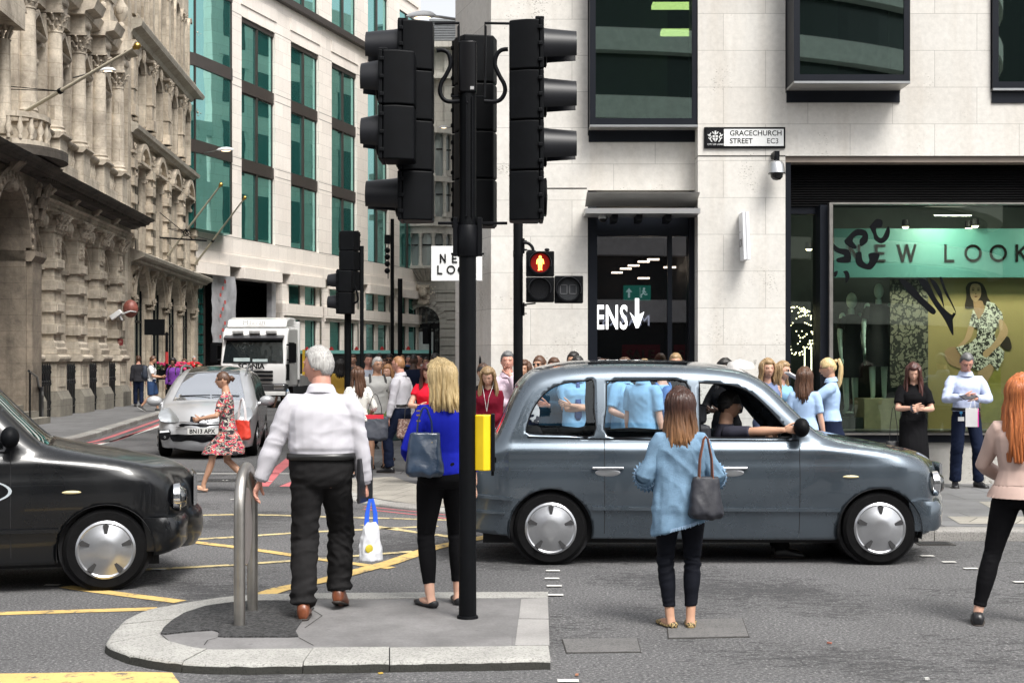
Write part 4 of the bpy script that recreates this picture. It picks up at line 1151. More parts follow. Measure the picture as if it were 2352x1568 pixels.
for i, p in enumerate(PIL):
 w.box(-.56, .16, p-.36, p+.36, 12.02, 12.55)
 mould(w, [(-.5,12.55),(.2,12.55),(.24,12.66),(.5,12.72),(.56,12.88),(.62,13.0),(.2,13.08),(-.5,13.1)], p-.62, p+.62)
 w.ell((.12, p, 12.3), .16, .34, .16, 10, 8)
for m_ in mids:
 w.box(-.6, -.28, m_-1.12, m_+1.12, 12.02, 12.52)
 mould(w, [(-.5,12.52),(-.25,12.52),(-.2,12.63),(.05,12.7),(.12,12.86),(.18,12.98),(-.2,13.04),(-.5,13.06)], m_-.86, m_+.86)
ab(w, 'entablature', STA)
for m_ in mids:
 w = MB(FA)
 w.box(-.6, -.45, m_-.82, m_-.6, 8.44, 10.75); w.box(-.6, -.45, m_+.6, m_+.82, 8.44, 10.75); w.box(-.6, -.42, m_-.85, m_+.85, 10.75, 10.95)
 mould(w, [(-.6,10.95),(-.3,10.95),(-.2,11.05),(-.18,11.1),(-.6,11.1)], m_-.92, m_+.92)
 for s_ in (-1, 1):
  w.prism([(m_+s_*.92, 11.1),(m_+s_*.92, 11.18),(m_, 11.75),(m_, 11.62),(m_+s_*.78, 11.1)], -.58, -.18, 'x')
 w.prism([(m_-.7,11.1),(m_+.7,11.1),(m_,11.58)], -.6, -.42, 'x')
 for s_ in (-1, 1): console(w, -.6, m_+s_*.74, 10.3, 10.95, .09, .34)
 ab(w, 'window_surround', STC)
 w = MB(FA); w.box(-.70, -.67, m_-.60, m_+.60, 8.4, 11.0); w.mi = 1; w.box(-.67,-.64,m_-.03,m_+.03,8.4,10.8); w.box(-.67,-.64,m_-.6,m_+.6,9.9,9.97)
 ab(w, 'window', [DGL, M('old_sash', (.10,.08,.06), .6)])
 w = MB(FA); mould(w, [(-.5,8.28),(-.05,8.28),(.02,8.36),(.02,8.42),(-.5,8.44)], m_-.93, m_+.93); w.box(-.4,0,m_-.93,m_+.93,6.98,7.66)
 for k in range(7):
  t = m_-.78+k*.26; w.lathe([(.04,0),(.05,.05),(.035,.1),(.085,.25),(.05,.4),(.035,.5),(.055,.6)], (-.15,t,7.66), 8)
 ab(w, 'balustrade', STA, smooth=50)
 w = MB(FA); w.box(-.68,-.64,m_-.54,m_+.54,14.3,16.9); ab(w, 'window', [DGL])
 w = MB(FA); w.box(-.56,-.42,m_-.78,m_-.55,14.2,16.7); w.box(-.56,-.42,m_+.55,m_+.78,14.2,16.7); arch_ring(w,-.56,-.36,m_,16.4,.5,.76); ab(w, 'window_surround', STC)
for p in PIL:
 w = MB(FA); w.box(-.4,.3,p-.3,p+.3,13.08,13.6); w.lathe([(.12,0),(.14,.1),(.08,.2),(.24,.5),(.26,.7),(.1,.95),(.08,1.1),(.12,1.2),(.05,1.5),(.02,1.6)], (.0,p,13.6), 14)
 carved_panel(w, -.4, p-.3, p+.3, 14.2, 15.8, 16)
 ab(w, 'urn', STA, smooth=50)
 w = MB(FA); w.box(-.6,-.35,p-.34,p+.34,13.1,17.2)
 for k in range(8): w.box(-.6,-.30,p-.38,p+.38,13.6+k*.46,13.6+k*.46+.3)
 ab(w, 'quoin_pier', STA)
w = MB(FA); mould(w, cornice_prof(-.3, 17.2), TA0, TA1); ab(w, 'upper_cornice', STA)
w = MB(FA)
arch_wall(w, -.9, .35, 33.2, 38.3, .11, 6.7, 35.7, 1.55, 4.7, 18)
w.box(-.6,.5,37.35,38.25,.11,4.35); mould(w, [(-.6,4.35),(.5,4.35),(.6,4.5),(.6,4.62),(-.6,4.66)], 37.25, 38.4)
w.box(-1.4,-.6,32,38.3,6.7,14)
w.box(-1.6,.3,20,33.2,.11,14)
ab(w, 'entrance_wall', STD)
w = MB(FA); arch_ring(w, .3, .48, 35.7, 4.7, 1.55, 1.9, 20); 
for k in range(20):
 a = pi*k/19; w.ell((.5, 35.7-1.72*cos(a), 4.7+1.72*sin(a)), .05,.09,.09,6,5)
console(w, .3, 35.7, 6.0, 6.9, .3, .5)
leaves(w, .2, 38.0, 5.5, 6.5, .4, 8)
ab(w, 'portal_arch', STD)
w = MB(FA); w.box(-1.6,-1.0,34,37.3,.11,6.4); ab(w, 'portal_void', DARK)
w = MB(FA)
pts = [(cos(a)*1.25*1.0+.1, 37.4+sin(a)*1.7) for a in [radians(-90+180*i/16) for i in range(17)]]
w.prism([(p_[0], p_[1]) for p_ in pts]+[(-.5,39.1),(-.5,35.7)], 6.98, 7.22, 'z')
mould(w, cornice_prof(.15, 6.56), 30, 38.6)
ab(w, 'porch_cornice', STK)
w = MB(FA)
def bal(a): return (cos(a)*.78+.1, 37.4+sin(a)*1.05)
w.prism([bal(radians(-90+180*i/16)) for i in range(17)]+[(-.5,38.5),(-.5,36.3)], 7.22, 7.44, 'z')
def ringslab(mb, z0, z1, k0, k1):
 rings = []
 for i in range(17):
  a = radians(-90+180*i/16); x0_, t0_ = cos(a)*.78*k0+.1, 37.4+sin(a)*1.05*k0; x1_, t1_ = cos(a)*.78*k1+.1, 37.4+sin(a)*1.05*k1
  rings.append([(x0_,t0_,z0),(x1_,t1_,z0),(x1_,t1_,z1),(x0_,t0_,z1)])
 mb.loft(rings)
ringslab(w, 8.0, 8.14, .82, 1.05)
for i in range(0, 17, 2):
 x_, t_ = bal(radians(-85+170*i/16)); w.lathe([(.05,0),(.06,.06),(.04,.12),(.1,.26),(.05,.42),(.06,.56)], (x_*.95, t_, 7.44), 8)
ab(w, 'balcony', STA, smooth=50)
w = MB(FA)
for t_, r_, zt in ((35.6,.2,10.2),(36.9,.17,10.2)):
 w.lathe([(r_*1.3,0),(r_*1.3,.15),(r_,.25),(r_*.9,zt-7.8),(r_*1.1,zt-7.75)], (-.1,t_,7.6), 18)
 leaves(w, -.1, t_, zt-.1, zt+.45, r_, 8)
w.box(-.9,.3,35.2,37.4,10.4,10.9); w.prism([(35.0,10.9),(37.6,10.9),(36.3,11.9)], -.9, .3, 'x')
ab(w, 'aedicule', STA, smooth=45)
w = MB(FA)
for k in range(3): w.box(-.2, .9-.3*k, 35.2, 37.6, .11+k*.16, .27+k*.16)
ab(w, 'doorstep', STP)
for i, m_ in enumerate(mids[:3]+[mids[3]]):
 w = MB(FA)
 for k in range(6):
  t = m_-.62+k*.25
  w.lathe([(.03,0),(.03,.35),(.055,.42),(.03,.5),(.03,.9),(.06,.95),(.035,1.05),(.035,1.25),(.06,1.3),(.03,1.36),(.05,1.42),(.01,1.56)], (-.06,t,.11), 8)
 w.tube([(-.06,m_-.74,.35),(-.06,m_+.74,.35)], .025, 5); w.tube([(-.06,m_-.74,1.15),(-.06,m_+.74,1.15)], .028, 5)
 o_ = w.build('area_railing', RAILM, None, smooth=50, label=['black iron railings in the window well nearest the left edge of the photo','black iron railings in the second window well from the left','black iron railings in the third window well from the left','black iron railings in the fourth, farthest window well of the stone bank'][i], cat='railing', group='iron railings along the stone bank')
w = MB(FA); w.tube([(.95,35.3,1.5),(.7,37.0,1.35),(.5,38.0,1.0),(.5,38.05,.5)], .035, 6); w.tube([(.9,35.6,1.45),(.9,35.6,.2)], .025, 5); w.box(.42,.58,37.95,38.15,.11,1.05)
w.build('handrail', RAILM, None, label='black handrail beside the bank entrance steps at the far left', cat='handrail')
# ---- B: narrower gothic-classical building
B = empty('arcaded_stone_building', (0,0,0), 0, 'brown stone building with pointed ground floor arches and tall arched windows, beside the glass office', 'building')
def bb(mb, name, mats, **k): return mb.build(name, mats, B, **k)
CB = [55.4+3.7*i for i in range(4)]; TB0, TB1 = 53.2, 70.2
EDG = [CB[0]-1.85+3.7*i for i in range(5)]
w = MB(FA)
w.box(-1.7,-1.6,TB0,TB1,0,19); w.box(-1.6,-.1,TB0-.55,TB0+.35,.11,19)
for c in CB:
 arch_wall(w, -.7, -.25, c-1.85, c+1.85, .11, 5.3, c, 1.28, 3.95, 14)
 arch_wall(w, -.7, -.25, c-1.85, c+1.85, 5.9, 10.3, c, .72, 8.7, 12)
 w.box(-.7,-.25,c-1.85,c-.72,10.9,14.2); w.box(-.7,-.25,c+.72,c+1.85,10.9,14.2); w.box(-.7,-.25,c-.72,c+.72,13.3,14.2)
 for q in (c-.92, c+.92): arch_wall(w, -.7, -.25, q-.93, q+.93, 14.7, 19, q, .48, 17.2, 10)
w.box(-.7,-.25,CB[3]+1.85,TB1+.2,.11,19); w.box(-.7,-.25,TB0-.2,CB[0]-1.85,.11,19)
w.box(-1.6,-.3,TB0,TB1,5.3,5.9); w.box(-1.6,-.3,TB0,TB1,10.3,10.9); w.box(-1.6,-.3,TB0,TB1,14.2,14.7)
bb(w, 'wall', STB)
STL = old_stone('pale_ledge_stone', (.46,.42,.35), (.2,.17,.13), .5)
w = MB(FA)
mould(w, [(-.3,5.25),(-.1,5.25),(-.05,5.4),(.3,5.55),(.42,5.6),(.45,5.72),(.35,5.78),(-.3,6.0)], TB0-.2, TB1+.5)
for k in range(56): w.box(.0,.28,TB0+k*.3,TB0+k*.3+.14,5.38,5.5)
mould(w, [(-.3,10.25),(-.02,10.25),(.05,10.35),(.15,10.4),(.18,10.55),(.1,10.62),(-.3,10.72)], TB0, TB1+.3)
mould(w, [(-.3,13.95),(-.1,13.95),(-.02,14.1),(.28,14.22),(.34,14.4),(.3,14.46),(-.3,14.6)], TB0, TB1+.4)
bb(w, 'string_course', STL)
for i, e in enumerate(EDG):
 w = MB(FA)
 w.box(-.3,-.08,e-.2,e+.2,.11,3.75); w.box(-.3,.0,e-.3,e+.3,.11,.9)
 w.box(-.3,-.02,e-.3,e+.3,3.75,3.82); leaves(w, -.15, e, 3.75, 4.1, .14, 6, 1, .2); w.box(-.3,.04,e-.34,e+.34,4.1,4.2)
 console(w, -.25, e, 4.55, 5.3, .16, .38); carved_panel(w, -.02, e-.16, e+.16, 4.6, 5.15, 10)
 w.box(-.3,-.08,e-.24,e+.24,6.0,9.4)
 for k in range(5): w.box(-.3,.02,e-.32,e+.32,6.3+k*.66,6.3+k*.66+.34)
 w.box(-.3,.02,e-.34,e+.34,9.5,9.6); carved_panel(w, .0, e-.25, e+.25, 9.6, 9.9, 8)
 w.box(-.3,-.02,e-.26,e+.26,10.9,13.1); w.box(-.3,.06,e-.33,e+.33,10.9,11.3); w.box(-.3,.03,e-.3,e+.3,11.9,12.0)
 leaves(w, -.12, e, 13.1, 13.6, .2, 6, 1, .28); w.box(-.3,.08,e-.36,e+.36,13.6,13.7)
 w.box(-.3,.0,e-.22,e+.22,14.7,17.0); leaves(w, -.12, e, 17.0, 17.4, .18, 6, 1, .24)
 bb(w, 'pier', STB)
for c in CB:
 w = MB(FA); arch_ring(w, -.28, -.10, c, 3.95, 1.28, 1.5, 18); arch_ring(w, -.14, -.02, c, 3.95, 1.5, 1.62, 18)
 w.ell((-.1,c,5.3),.14,.16,.22,8,6)
 bb(w, 'shop_arch', STB)
 w = MB(FA); w.box(-.44,-.40,c-1.27,c+1.27,.4,5.2); w.mi = 1
 for k in (-1.2,-.42,.42,1.2): w.box(-.40,-.36,c+k-.035,c+k+.035,.4,5.1)
 w.box(-.40,-.36,c-1.25,c+1.25,.4,.8); w.box(-.40,-.36,c-1.25,c+1.25,3.2,3.28)
 bb(w, 'shop_window', [mirror_glass('arcade_glass', (.02,.03,.03), (.55,.68,.66), .35), BLACKM])
 w = MB(FA); arch_ring(w, -.28, .06, c, 9.0, .92, 1.12, 16, radians(18), radians(162)); arch_ring(w, -.28, -.12, c, 8.7, .72, .88, 16)
 w.box(-.28,.06,c-1.1,c+1.1,9.25,9.36)
 for s_ in (-1,1): console(w, -.26, c+s_*.98, 8.7, 9.25, .09, .28)
 w.ell((-.08,c,9.55),.08,.2,.16,7,5)
 bb(w, 'window_hood', STB)
 for q, z0, z1 in ((0,5.9,9.45),(0,10.9,13.3)):
  w = MB(FA); w.box(-.42,-.39,c-.74,c+.74,z0,z1); w.mi = 1; w.box(-.39,-.36,c-.03,c+.03,z0,z1-.05); w.box(-.39,-.36,c-.7,c+.7,z0+2,z0+2.06)
  bb(w, 'window', [DGL, BLACKM])
 w = MB(FA); w.box(-.28,-.12,c-.9,c-.72,10.9,13.0); w.box(-.28,-.12,c+.72,c+.9,10.9,13.0); arch_ring(w, -.28,-.1,c,12.7,.72,.92,12,radians(20),radians(160)); w.ell((-.05,c,13.5),.1,.13,.28,7,6)
 bb(w, 'window_surround', STB)
 for q in (c-.92, c+.92):
  w = MB(FA); w.box(-.42,-.39,q-.5,q+.5,14.7,17.75); bb(w, 'window', [DGL])
  w = MB(FA); arch_ring(w,-.28,-.1,q,17.2,.48,.66,12); w.box(-.28,-.1,q-.64,q-.48,14.7,17.2); w.box(-.28,-.1,q+.48,q+.64,14.7,17.2); w.box(-.28,.05,q-.8,q+.8,14.6,14.8); bb(w, 'window_surround', STB)
# ---- C: pale gridded office with teal glass
FC = frame2(-15.2, 70, .283, 1)
FCi = FC.inverted()
PST = stone_mat('cream_cladding', (.76,.70,.64), (.50,.42,.35), 1.35, .72, .008, .15, .55, .12, .12)
BRZ = M('bronze_panel', (.055,.045,.04), .4, .4, var=.12, vs=2)
TGL = mirror_glass('teal_glass', (.02,.13,.115), (.42,.80,.76), .60, .14, .4)
C = empty('gridded_office_building', (0,0,0), 0, 'pale stone gridded office building with tall teal windows in the background', 'building')
def cb_(mb, name, mats, **k): return mb.build(name, mats, C, **k)
k9 = 1.039
WN = [(-1.6,1.9),(4.0,7.9),(9.85,13.6),(15.45,19.3),(21.1,24.7),(26.7,30.4)]
WN = [(a*k9, b_*k9) for a, b_ in WN]
LV = [(8.0,11.6),(12.2,15.7),(16.3,19.6)]
w = MB(FC); T1 = 32.0
prev = -5.5
for a, b_ in WN+[(T1, T1)]:
 if a > prev: w.box(-.55, 0, prev, a, 7.1, 26.5)
 prev = b_
w.box(-.55, .0, -5.5, T1, 26.5, 27.2)
for a, b_ in WN:
 w.box(-.55, 0, a, b_, 19.6, 21.4); w.box(-.55,0,a,b_,7.1,8.0); w.box(-.45,-.1,a,b_,25.6,26.5)
w.box(-.8, .12, -5.5, T1, 6.5, 7.1)
for a, b_ in WN: w.box(-.8, .30, a-.3, b_+.3, 5.95, 6.5)
for a, b_ in WN[1:]: w.box(.0, .06, a-.1, b_+.1, 20.2, 20.9)
cb_(w, 'stone_grid', PST)
w = MB(FC)
for z in (11.75, 15.95, 20.0, 25.0): w.box(.0, .006, -5.5, WN[0][0]-.02, z, z+.03)
for (a0, a1) in zip([x[1] for x in WN], [x[0] for x in WN[1:]]):
 for z in (8.0, 11.72, 12.15, 15.85, 16.25, 19.6): w.box(.001, .006, a0, a1, z, z+.035)
cb_(w, 'panel_joint', M('joint_grey', (.25,.23,.21), .9))
for wi, (a, b_) in enumerate(WN):
 c = (a+b_)/2
 for (z0, z1) in LV+[(21.9,25.6)]:
  w = MB(FC); w.mi = 0
  w.box(-.24, -.20, a, c-.09, z0, z1); w.box(-.24, -.20, c+.09, b_, z0, z1)
  w.mi = 1; w.box(-.5, -.10, c-.09, c+.09, z0, z1); w.box(-.5,-.16,a,a+.07,z0,z1); w.box(-.5,-.16,b_-.07,b_,z0,z1)
  w.box(-.5,-.17,a,b_,z0,z0+.07); w.box(-.5,-.17,a,b_,z1-.07,z1)
  cb_(w, 'window', [TGL, BRZ])
 for z0, z1 in ((11.6,12.2),(15.7,16.3),(19.35,19.6)): w = MB(FC); w.box(-.5, -.08, a, b_, z0, z1); cb_(w, 'spandrel', BRZ)
w = MB(FC); w.box(-.5, .35, -5.5, T1, 21.4, 21.62); w.box(-.4,.1,-5.5,T1,21.62,21.9); cb_(w, 'metal_ledge', BRZ)
a, b_ = WN[0]
for z0, z1 in LV+[(20.0,24.0)]:
 w = MB(FC); w.mi = 0; w.prism([(-.4,a-1.2),(.55,a-1.2),(.75,a-.6),(.75,b_-.5),(.2,b_),(-.4,b_)], z0, z1, 'z')
 w.mi = 1; w.box(.72,.80,a-.64,a-.54,z0,z1); w.box(.70,.80,b_-.58,b_-.46,z0,z1); w.box(.15,.25,b_-.08,b_+.03,z0,z1); w.box(.5,.62,a-1.24,a-1.14,z0,z1)
 w.prism([(-.4,a-1.25),(.6,a-1.25),(.82,a-.62),(.82,b_-.45),(.22,b_+.05),(-.4,b_+.05)], z1, z1+.6, 'z')
 cb_(w, 'glass_oriel', [TGL, BRZ])
w = MB(FC)
for a, b_ in WN[2:]:
 w.box(-.5,-.1,a-.9,a-.05,.11,5.95); c = (a+b_)/2; w.box(-.5,-.15,c-.3,c+.3,.11,5.95); w.box(-.5,-.1,b_-.05,b_+.35,.11,5.95)
 w.box(-.5,.12,a-.9,b_+.35,4.2,4.85); w.box(-.5,-.02,a-.9,b_+.35,4.0,4.2)
cb_(w, 'lower_piers', PST)
for a, b_ in WN[2:]:
 c = (a+b_)/2
 for t0, t1 in ((a-.05,c-.3),(c+.3,b_-.05)):
  for z0, z1 in ((4.85,5.95),(1.2,4.0)):
   w = MB(FC); w.mi = 0; w.box(-.28,-.24,t0,t1,z0,z1+.0); w.mi = 1; w.box(-.30,-.2,t0,t0+.07,z0,z1); w.box(-.30,-.2,t1-.12,t1,z0,z1); w.box(-.30,-.2,t0,t1,z0,z0+.06)
   cb_(w, 'lower_window', [TGL, BRZ])
w = MB(FC)
for a, b_ in WN[2:]:
 w.box(-.6,-.3,b_+.42,b_+.75,.11,5.95)
cb_(w, 'insulation_strip', M('mustard_insulation', (.20,.17,.05), .8, var=.3, vs=6))
w = MB(FC)
for a, b_ in WN[2:]:
 for k in range(16): w.box(-.3,-.24,b_+.85,b_+1.1,.3+k*.36,.42+k*.36)
 w.box(-.3,-.2,b_+.8,b_+.87,.11,5.95); w.box(-.3,-.2,b_+1.08,b_+1.15,.11,5.95)
cb_(w, 'cladding_rail', ALU)
w = MB(FC); w.box(-3.0,-2.8,-5.5,T1,0,8.0); w.box(-.7,-.5,9.0,T1,.11,1.2); w.box(-2.8,-.8,-5.5,T1,5.9,6.3); cb_(w, 'dark_void', DARK)
FOIL = M('silver_wrap', (.40,.40,.42), .45, .3, var=.25, vs=1.5, bump=.8, bs=4)
w = MB(FC)
rings = []
for i in range(25):
 z = 2.6+3.4*i/24; rings.append([(-.05+.08*noise.noise(Vector((z*2, k_*1.7, 1))), 1.0+k_*.32, z) for k_ in range(9)])
w.loft(rings, False, False, False)
cb_(w, 'silver_sheeting', FOIL, smooth=60)
w = MB(FC); w.box(-.6, -.3, 8.4, 8.9, .11, 5.95); cb_(w, 'foil_pier', FOIL)
w = MB(FC)
for k in range(9): w.box(.06,.10,1.6+.25*(k % 3),1.72+.25*(k % 3),2.8+k*.35,2.98+k*.35)
cb_(w, 'red_print', M('red_print', (.45,.08,.07), .6))
w = MB(FC); w.box(-.5,-.42,-5.5,.9,.11,5.95); w.mi = 1
for k in range(11): w.box(-.43,-.38,-5.5,.9,.5+k*.5,.53+k*.5)
for t in (-4,-2.4,-.8,.85): w.box(-.43,-.36,t-.05,t+.05,.11,5.95)
cb_(w, 'corner_glazing', [TGL, BRZ])
w = MB(FC); w.box(-.8,-.55,-5.5,-5.3,0,27); w.box(-14,-.5,-5.6,-5.5,0,27.2); cb_(w, 'party_wall', PST)
w = MB(FC); w.box(-14,-.3,-5.5,T1,27.2,27.4); w.tube([(.0,20,28.3),(.0,T1,28.3)], .03, 5)
for k in range(9): w.tube([(.0,20+k*1.5,27.4),(.0,20+k*1.5,28.3)], .025, 5)
cb_(w, 'roof', M('roof_grey', (.25,.25,.26), .7))
# ---- E: curved grey stone corner building at the end of the street
YE = 100.0; KE = F/YE
EX = lambda px: (px-1176)/KE
EZ = lambda py: CH+(HZ-py)/KE
GST = stone_mat('grey_portland', (.44,.42,.38), (.17,.15,.13), 1.2, .6, .01, .3, .6, .35, .4)
E = empty('arched_stone_building', (0,YE,0), 0, 'grey stone building with a great round arch and bow window at the street end', 'building')
TE = Matrix.Translation((0,-YE,0))
FE = Matrix(((0,1,0,0),(-1,0,0,0),(0,0,1,0),(0,0,0,1)))      # out -> -y, along -> +x  (local, centred on YE)
def eb(mb, name, mats, **k): return mb.build(name, mats, E, **k)
ca = EX(972); zs = EZ(742); ra = 38/KE
w = MB(FE)
arch_wall(w, -1.2, 0, EX(870), EX(1075), 0, EZ(660), ca, ra, zs, 18)
w.box(-1.2, 0, EX(870), EX(1075), EZ(660), EZ(640))
x0_, x1_ = EX(870), EX(1075)
zt = EZ(95)
w.box(-1.2,-.6,x0_,x1_,EZ(640),zt)
eb(w, 'wall', GST)
w = MB(FE)
for k in range(13):
 a0 = pi*(k+.06)/13; a1 = pi*(k+.94)/13; am = (a0+a1)/2
 ro = ra*1.42 if k not in (6,) else ra*1.7
 arch_ring(w, 0, .14, ca, zs, ra*1.0, ra*1.22, 3, a0, a1); arch_ring(w, 0, .20, ca, zs, ra*1.25, ra*1.45, 3, a0, a1)
for k in range(12):
 z = .2+k*.62; dz = .54
 for s_ in (-1, 1):
  zc2 = z+dz/2; rr_ = ra*1.5
  xin = sqrt(max(rr_**2-(zc2-zs)**2, 0)) if zc2 > zs else ra*1.05
  if zc2 > zs and zc2-zs > rr_: xin = .9
  lim0 = x0_ if s_ < 0 else ca+xin; lim1 = ca-xin if s_ < 0 else x1_
  if lim1 > lim0+.1 and z+dz < EZ(645): w.box(0, .16, lim0, lim1, z, z+dz)
eb(w, 'rusticated_block', GST)
w = MB(FE); console(w, .1, ca, EZ(700), EZ(655), .45, .5); carved_panel(w, .45, ca-.9, ca+.9, EZ(690), EZ(658), 40); w.ell((.5,ca,EZ(672)),.3,.3,.4,8,6); eb(w, 'carved_keystone', STC)
w = MB(FE); w.box(-.9,-.86,ca-ra,ca+ra,1.0,zs+ra); w.mi = 1
for k in (-ra*.98,-ra*.62,ra*.62,ra*.94): w.box(-.86,-.76,ca+k-.06,ca+k+.06,0,zs+.1)
w.box(-.86,-.74,ca-ra,ca+ra,zs-.35,zs+.0); w.mi = 2; w.box(-.85,-.82,ca-ra*.6,ca+ra*.6,.3,zs-.6); eb(w, 'arched_window', [DGL, BLACKM, M('pale_blind', (.42,.46,.45), .6)])
def bow(mb, z0, z1, R, rad2=None, n=16):
 rad2 = rad2 or R
 rings = []
 for zz, r_ in ((z0, R), (z1, rad2)): rings.append([(r_*cos(radians(-90+180*i/n))-.6, EX(982)+r_*1.15*sin(radians(-90+180*i/n)), zz) for i in range(n+1)])
 mb.loft(rings)
w = MB(FE)
bow(w, EZ(645), EZ(618), .7, 1.6); bow(w, EZ(618), EZ(612), 1.75); bow(w, EZ(538), EZ(522), 1.6); bow(w, EZ(522), EZ(512), 1.8); bow(w, EZ(512), EZ(505), 1.6)
for k in range(14):
 a = radians(-85+170*k/13); w.tube([(.8*cos(a)-.6,EX(982)+.8*1.15*sin(a),EZ(643)),(1.62*cos(a)-.6,EX(982)+1.62*1.15*sin(a),EZ(619))], .09, 5)
bow(w, EZ(420), EZ(408), 1.7); bow(w, EZ(505), EZ(500), 1.5); bow(w, EZ(310), EZ(296), 1.8)
eb(w, 'bow_window_stone', GST)
for zb, zt_ in ((EZ(612),EZ(538)),(EZ(500),EZ(420)),(EZ(408),EZ(310))):
 w = MB(FE); bow(w, zb, zt_, 1.35); eb(w, 'bow_window_glazing', [mirror_glass('bow_glass', (.25,.28,.28), (.5,.55,.55), .25)])
 w = MB(FE)
 for k in range(6):
  a = radians(-75+150*k/5); w.lathe([(.2,0),(.16,.15),(.13,.25),(.12,(zt_-zb)-.3),(.17,(zt_-zb)-.15),(.2,(zt_-zb))], (1.5*cos(a)-.6, EX(982)+1.5*1.15*sin(a), zb), 10)
 eb(w, 'bow_column', GST, smooth=50)
 w = MB(FE); z_ = zb+(zt_-zb)*.62
 for k in range(5):
  a = radians(-60+150*(k)/5); w.box(1.37*cos(a)-.6,1.42*cos(a)-.6,EX(982)+1.37*1.15*sin(a)-.3,EX(982)+1.37*1.15*sin(a)+.3,z_,z_+.1)
 eb(w, 'transom', BLACKM)
w = MB(FE)
for py in (500, 405, 292, 180, 110): w.box(-.65,.1 if py > 150 else .35,x0_,x1_,EZ(py),EZ(py)+.4)
for px in (882, 905, 1030, 1050): w.box(-.6,-.3,EX(px)-.3,EX(px)+.3,EZ(640),zt)
eb(w, 'stone_band', GST)
for py in (560, 460, 350, 240):
 for px in (893, 1040):
  w = MB(FE); w.box(-.62,-.56,EX(px)-.25,EX(px)+.25,EZ(py)-1.2,EZ(py)+.9); eb(w, 'window', [DGL])
w = MB(FE); w.box(-1.5,-.7,EX(985),x1_,zt,EZ(45)); w.mi = 1
for k in range(12): w.box(-.7,-.62,EX(985),x1_,zt+.2+k*.12,zt+.26+k*.12)
w.box(-1.5,-.5,EX(985),x1_,EZ(45),EZ(40))
eb(w, 'slate_roof', [M('slate_dark', (.09,.10,.11), .6), M('slate_louvre', (.18,.19,.2), .5)])
w = MB(Matrix.Translation((0,-YE,0)))  # hidden wall added so that the teal windows have something to reflect
w.box(-2.9,-2.3,81.6,99,0,26)
for k in range(6):
 for j in range(6):
  w.mi = 1; w.box(-2.94,-2.9,82.6+k*2.8,84.2+k*2.8,1.5+j*4,4.3+j*4); w.mi = 0
  w.box(-3.02,-2.9,82.3+k*2.8,84.5+k*2.8,4.3+j*4,4.6+j*4)
eb(w, 'reflection_wall', [PST, DARK])
tw = empty('glass_tower', (EX(900)-2, 125, 0), 0, 'blue glass tower edge rising behind the gridded office', 'building')
w = MB(); w.box(-9,-.5,0,8,0,45); w.build('glazing', mirror_glass('tower_glass', (.1,.2,.24), (.6,.85,.9), .6), tw)
w = MB()
for k in range(14): w.box(-9.05,-.45,-.08,8.05,2+k*3.2,2.25+k*3.2)
w.build('floor_band', ALU, tw)
lb = empty('corner_stone_block', (0,0,0), 0, 'brown stone block continuing beyond the left edge behind the black taxi', 'building')
w = MB(); w.box(-40,-17,33,52,KH,18); w.build('wall', STB, lb)
w = MB(); w.box(-40,-18,52,69,KH,19.5); w.build('rear_wall', STB, lb)
# ---- construction hoarding with teal capping in front of the office
hd = empty('hoarding', (0,0,0), 0, 'black site hoarding with a teal capping board and red lamps in front of the office', 'hoarding')
a = Vector(((655-1176)*66/F, 66)); b_ = Vector(((990-1176)*62/F, 62)); d = (b_-a).normalized()
FH = Matrix(((d.y,d.x,0,a.x),(-d.x,d.y,0,a.y),(0,0,1,0),(0,0,0,1))); Lh = (b_-a).length
w = MB(FH)
n_ = 7
for k in range(n_): w.box(-.04,.0,k*Lh/n_+.01,(k+1)*Lh/n_-.01,.05,2.02)
w.build('panel', M('hoarding_black', (.02,.022,.024), .35, var=.2), hd)
w = MB(FH); w.box(-.1,.06,0,Lh,2.02,2.17); w.build('capping', M('teal_capping', (.20,.48,.44), .5), hd)
hl = lettering('AL JA', .95, M('hoarding_white', (.6,.6,.6), .5), hd, bold=-.002, sx=1.2)
hl.matrix_local = FH @ Matrix(((0,-1,0,.012),(1,0,0,3.9),(0,0,1,.45),(0,0,0,1)))
for k in range(5):
 w = MB(FH); w.box(-.06,.06,1.2+k*1.4,1.34+k*1.4,2.17,2.27); w.tube([(0,1.27+k*1.4,2.27),(0,1.27+k*1.4,2.33)],.05,8); w.build('red_lamp', M('red_lamp', (.4,.03,.03), .4), hd)
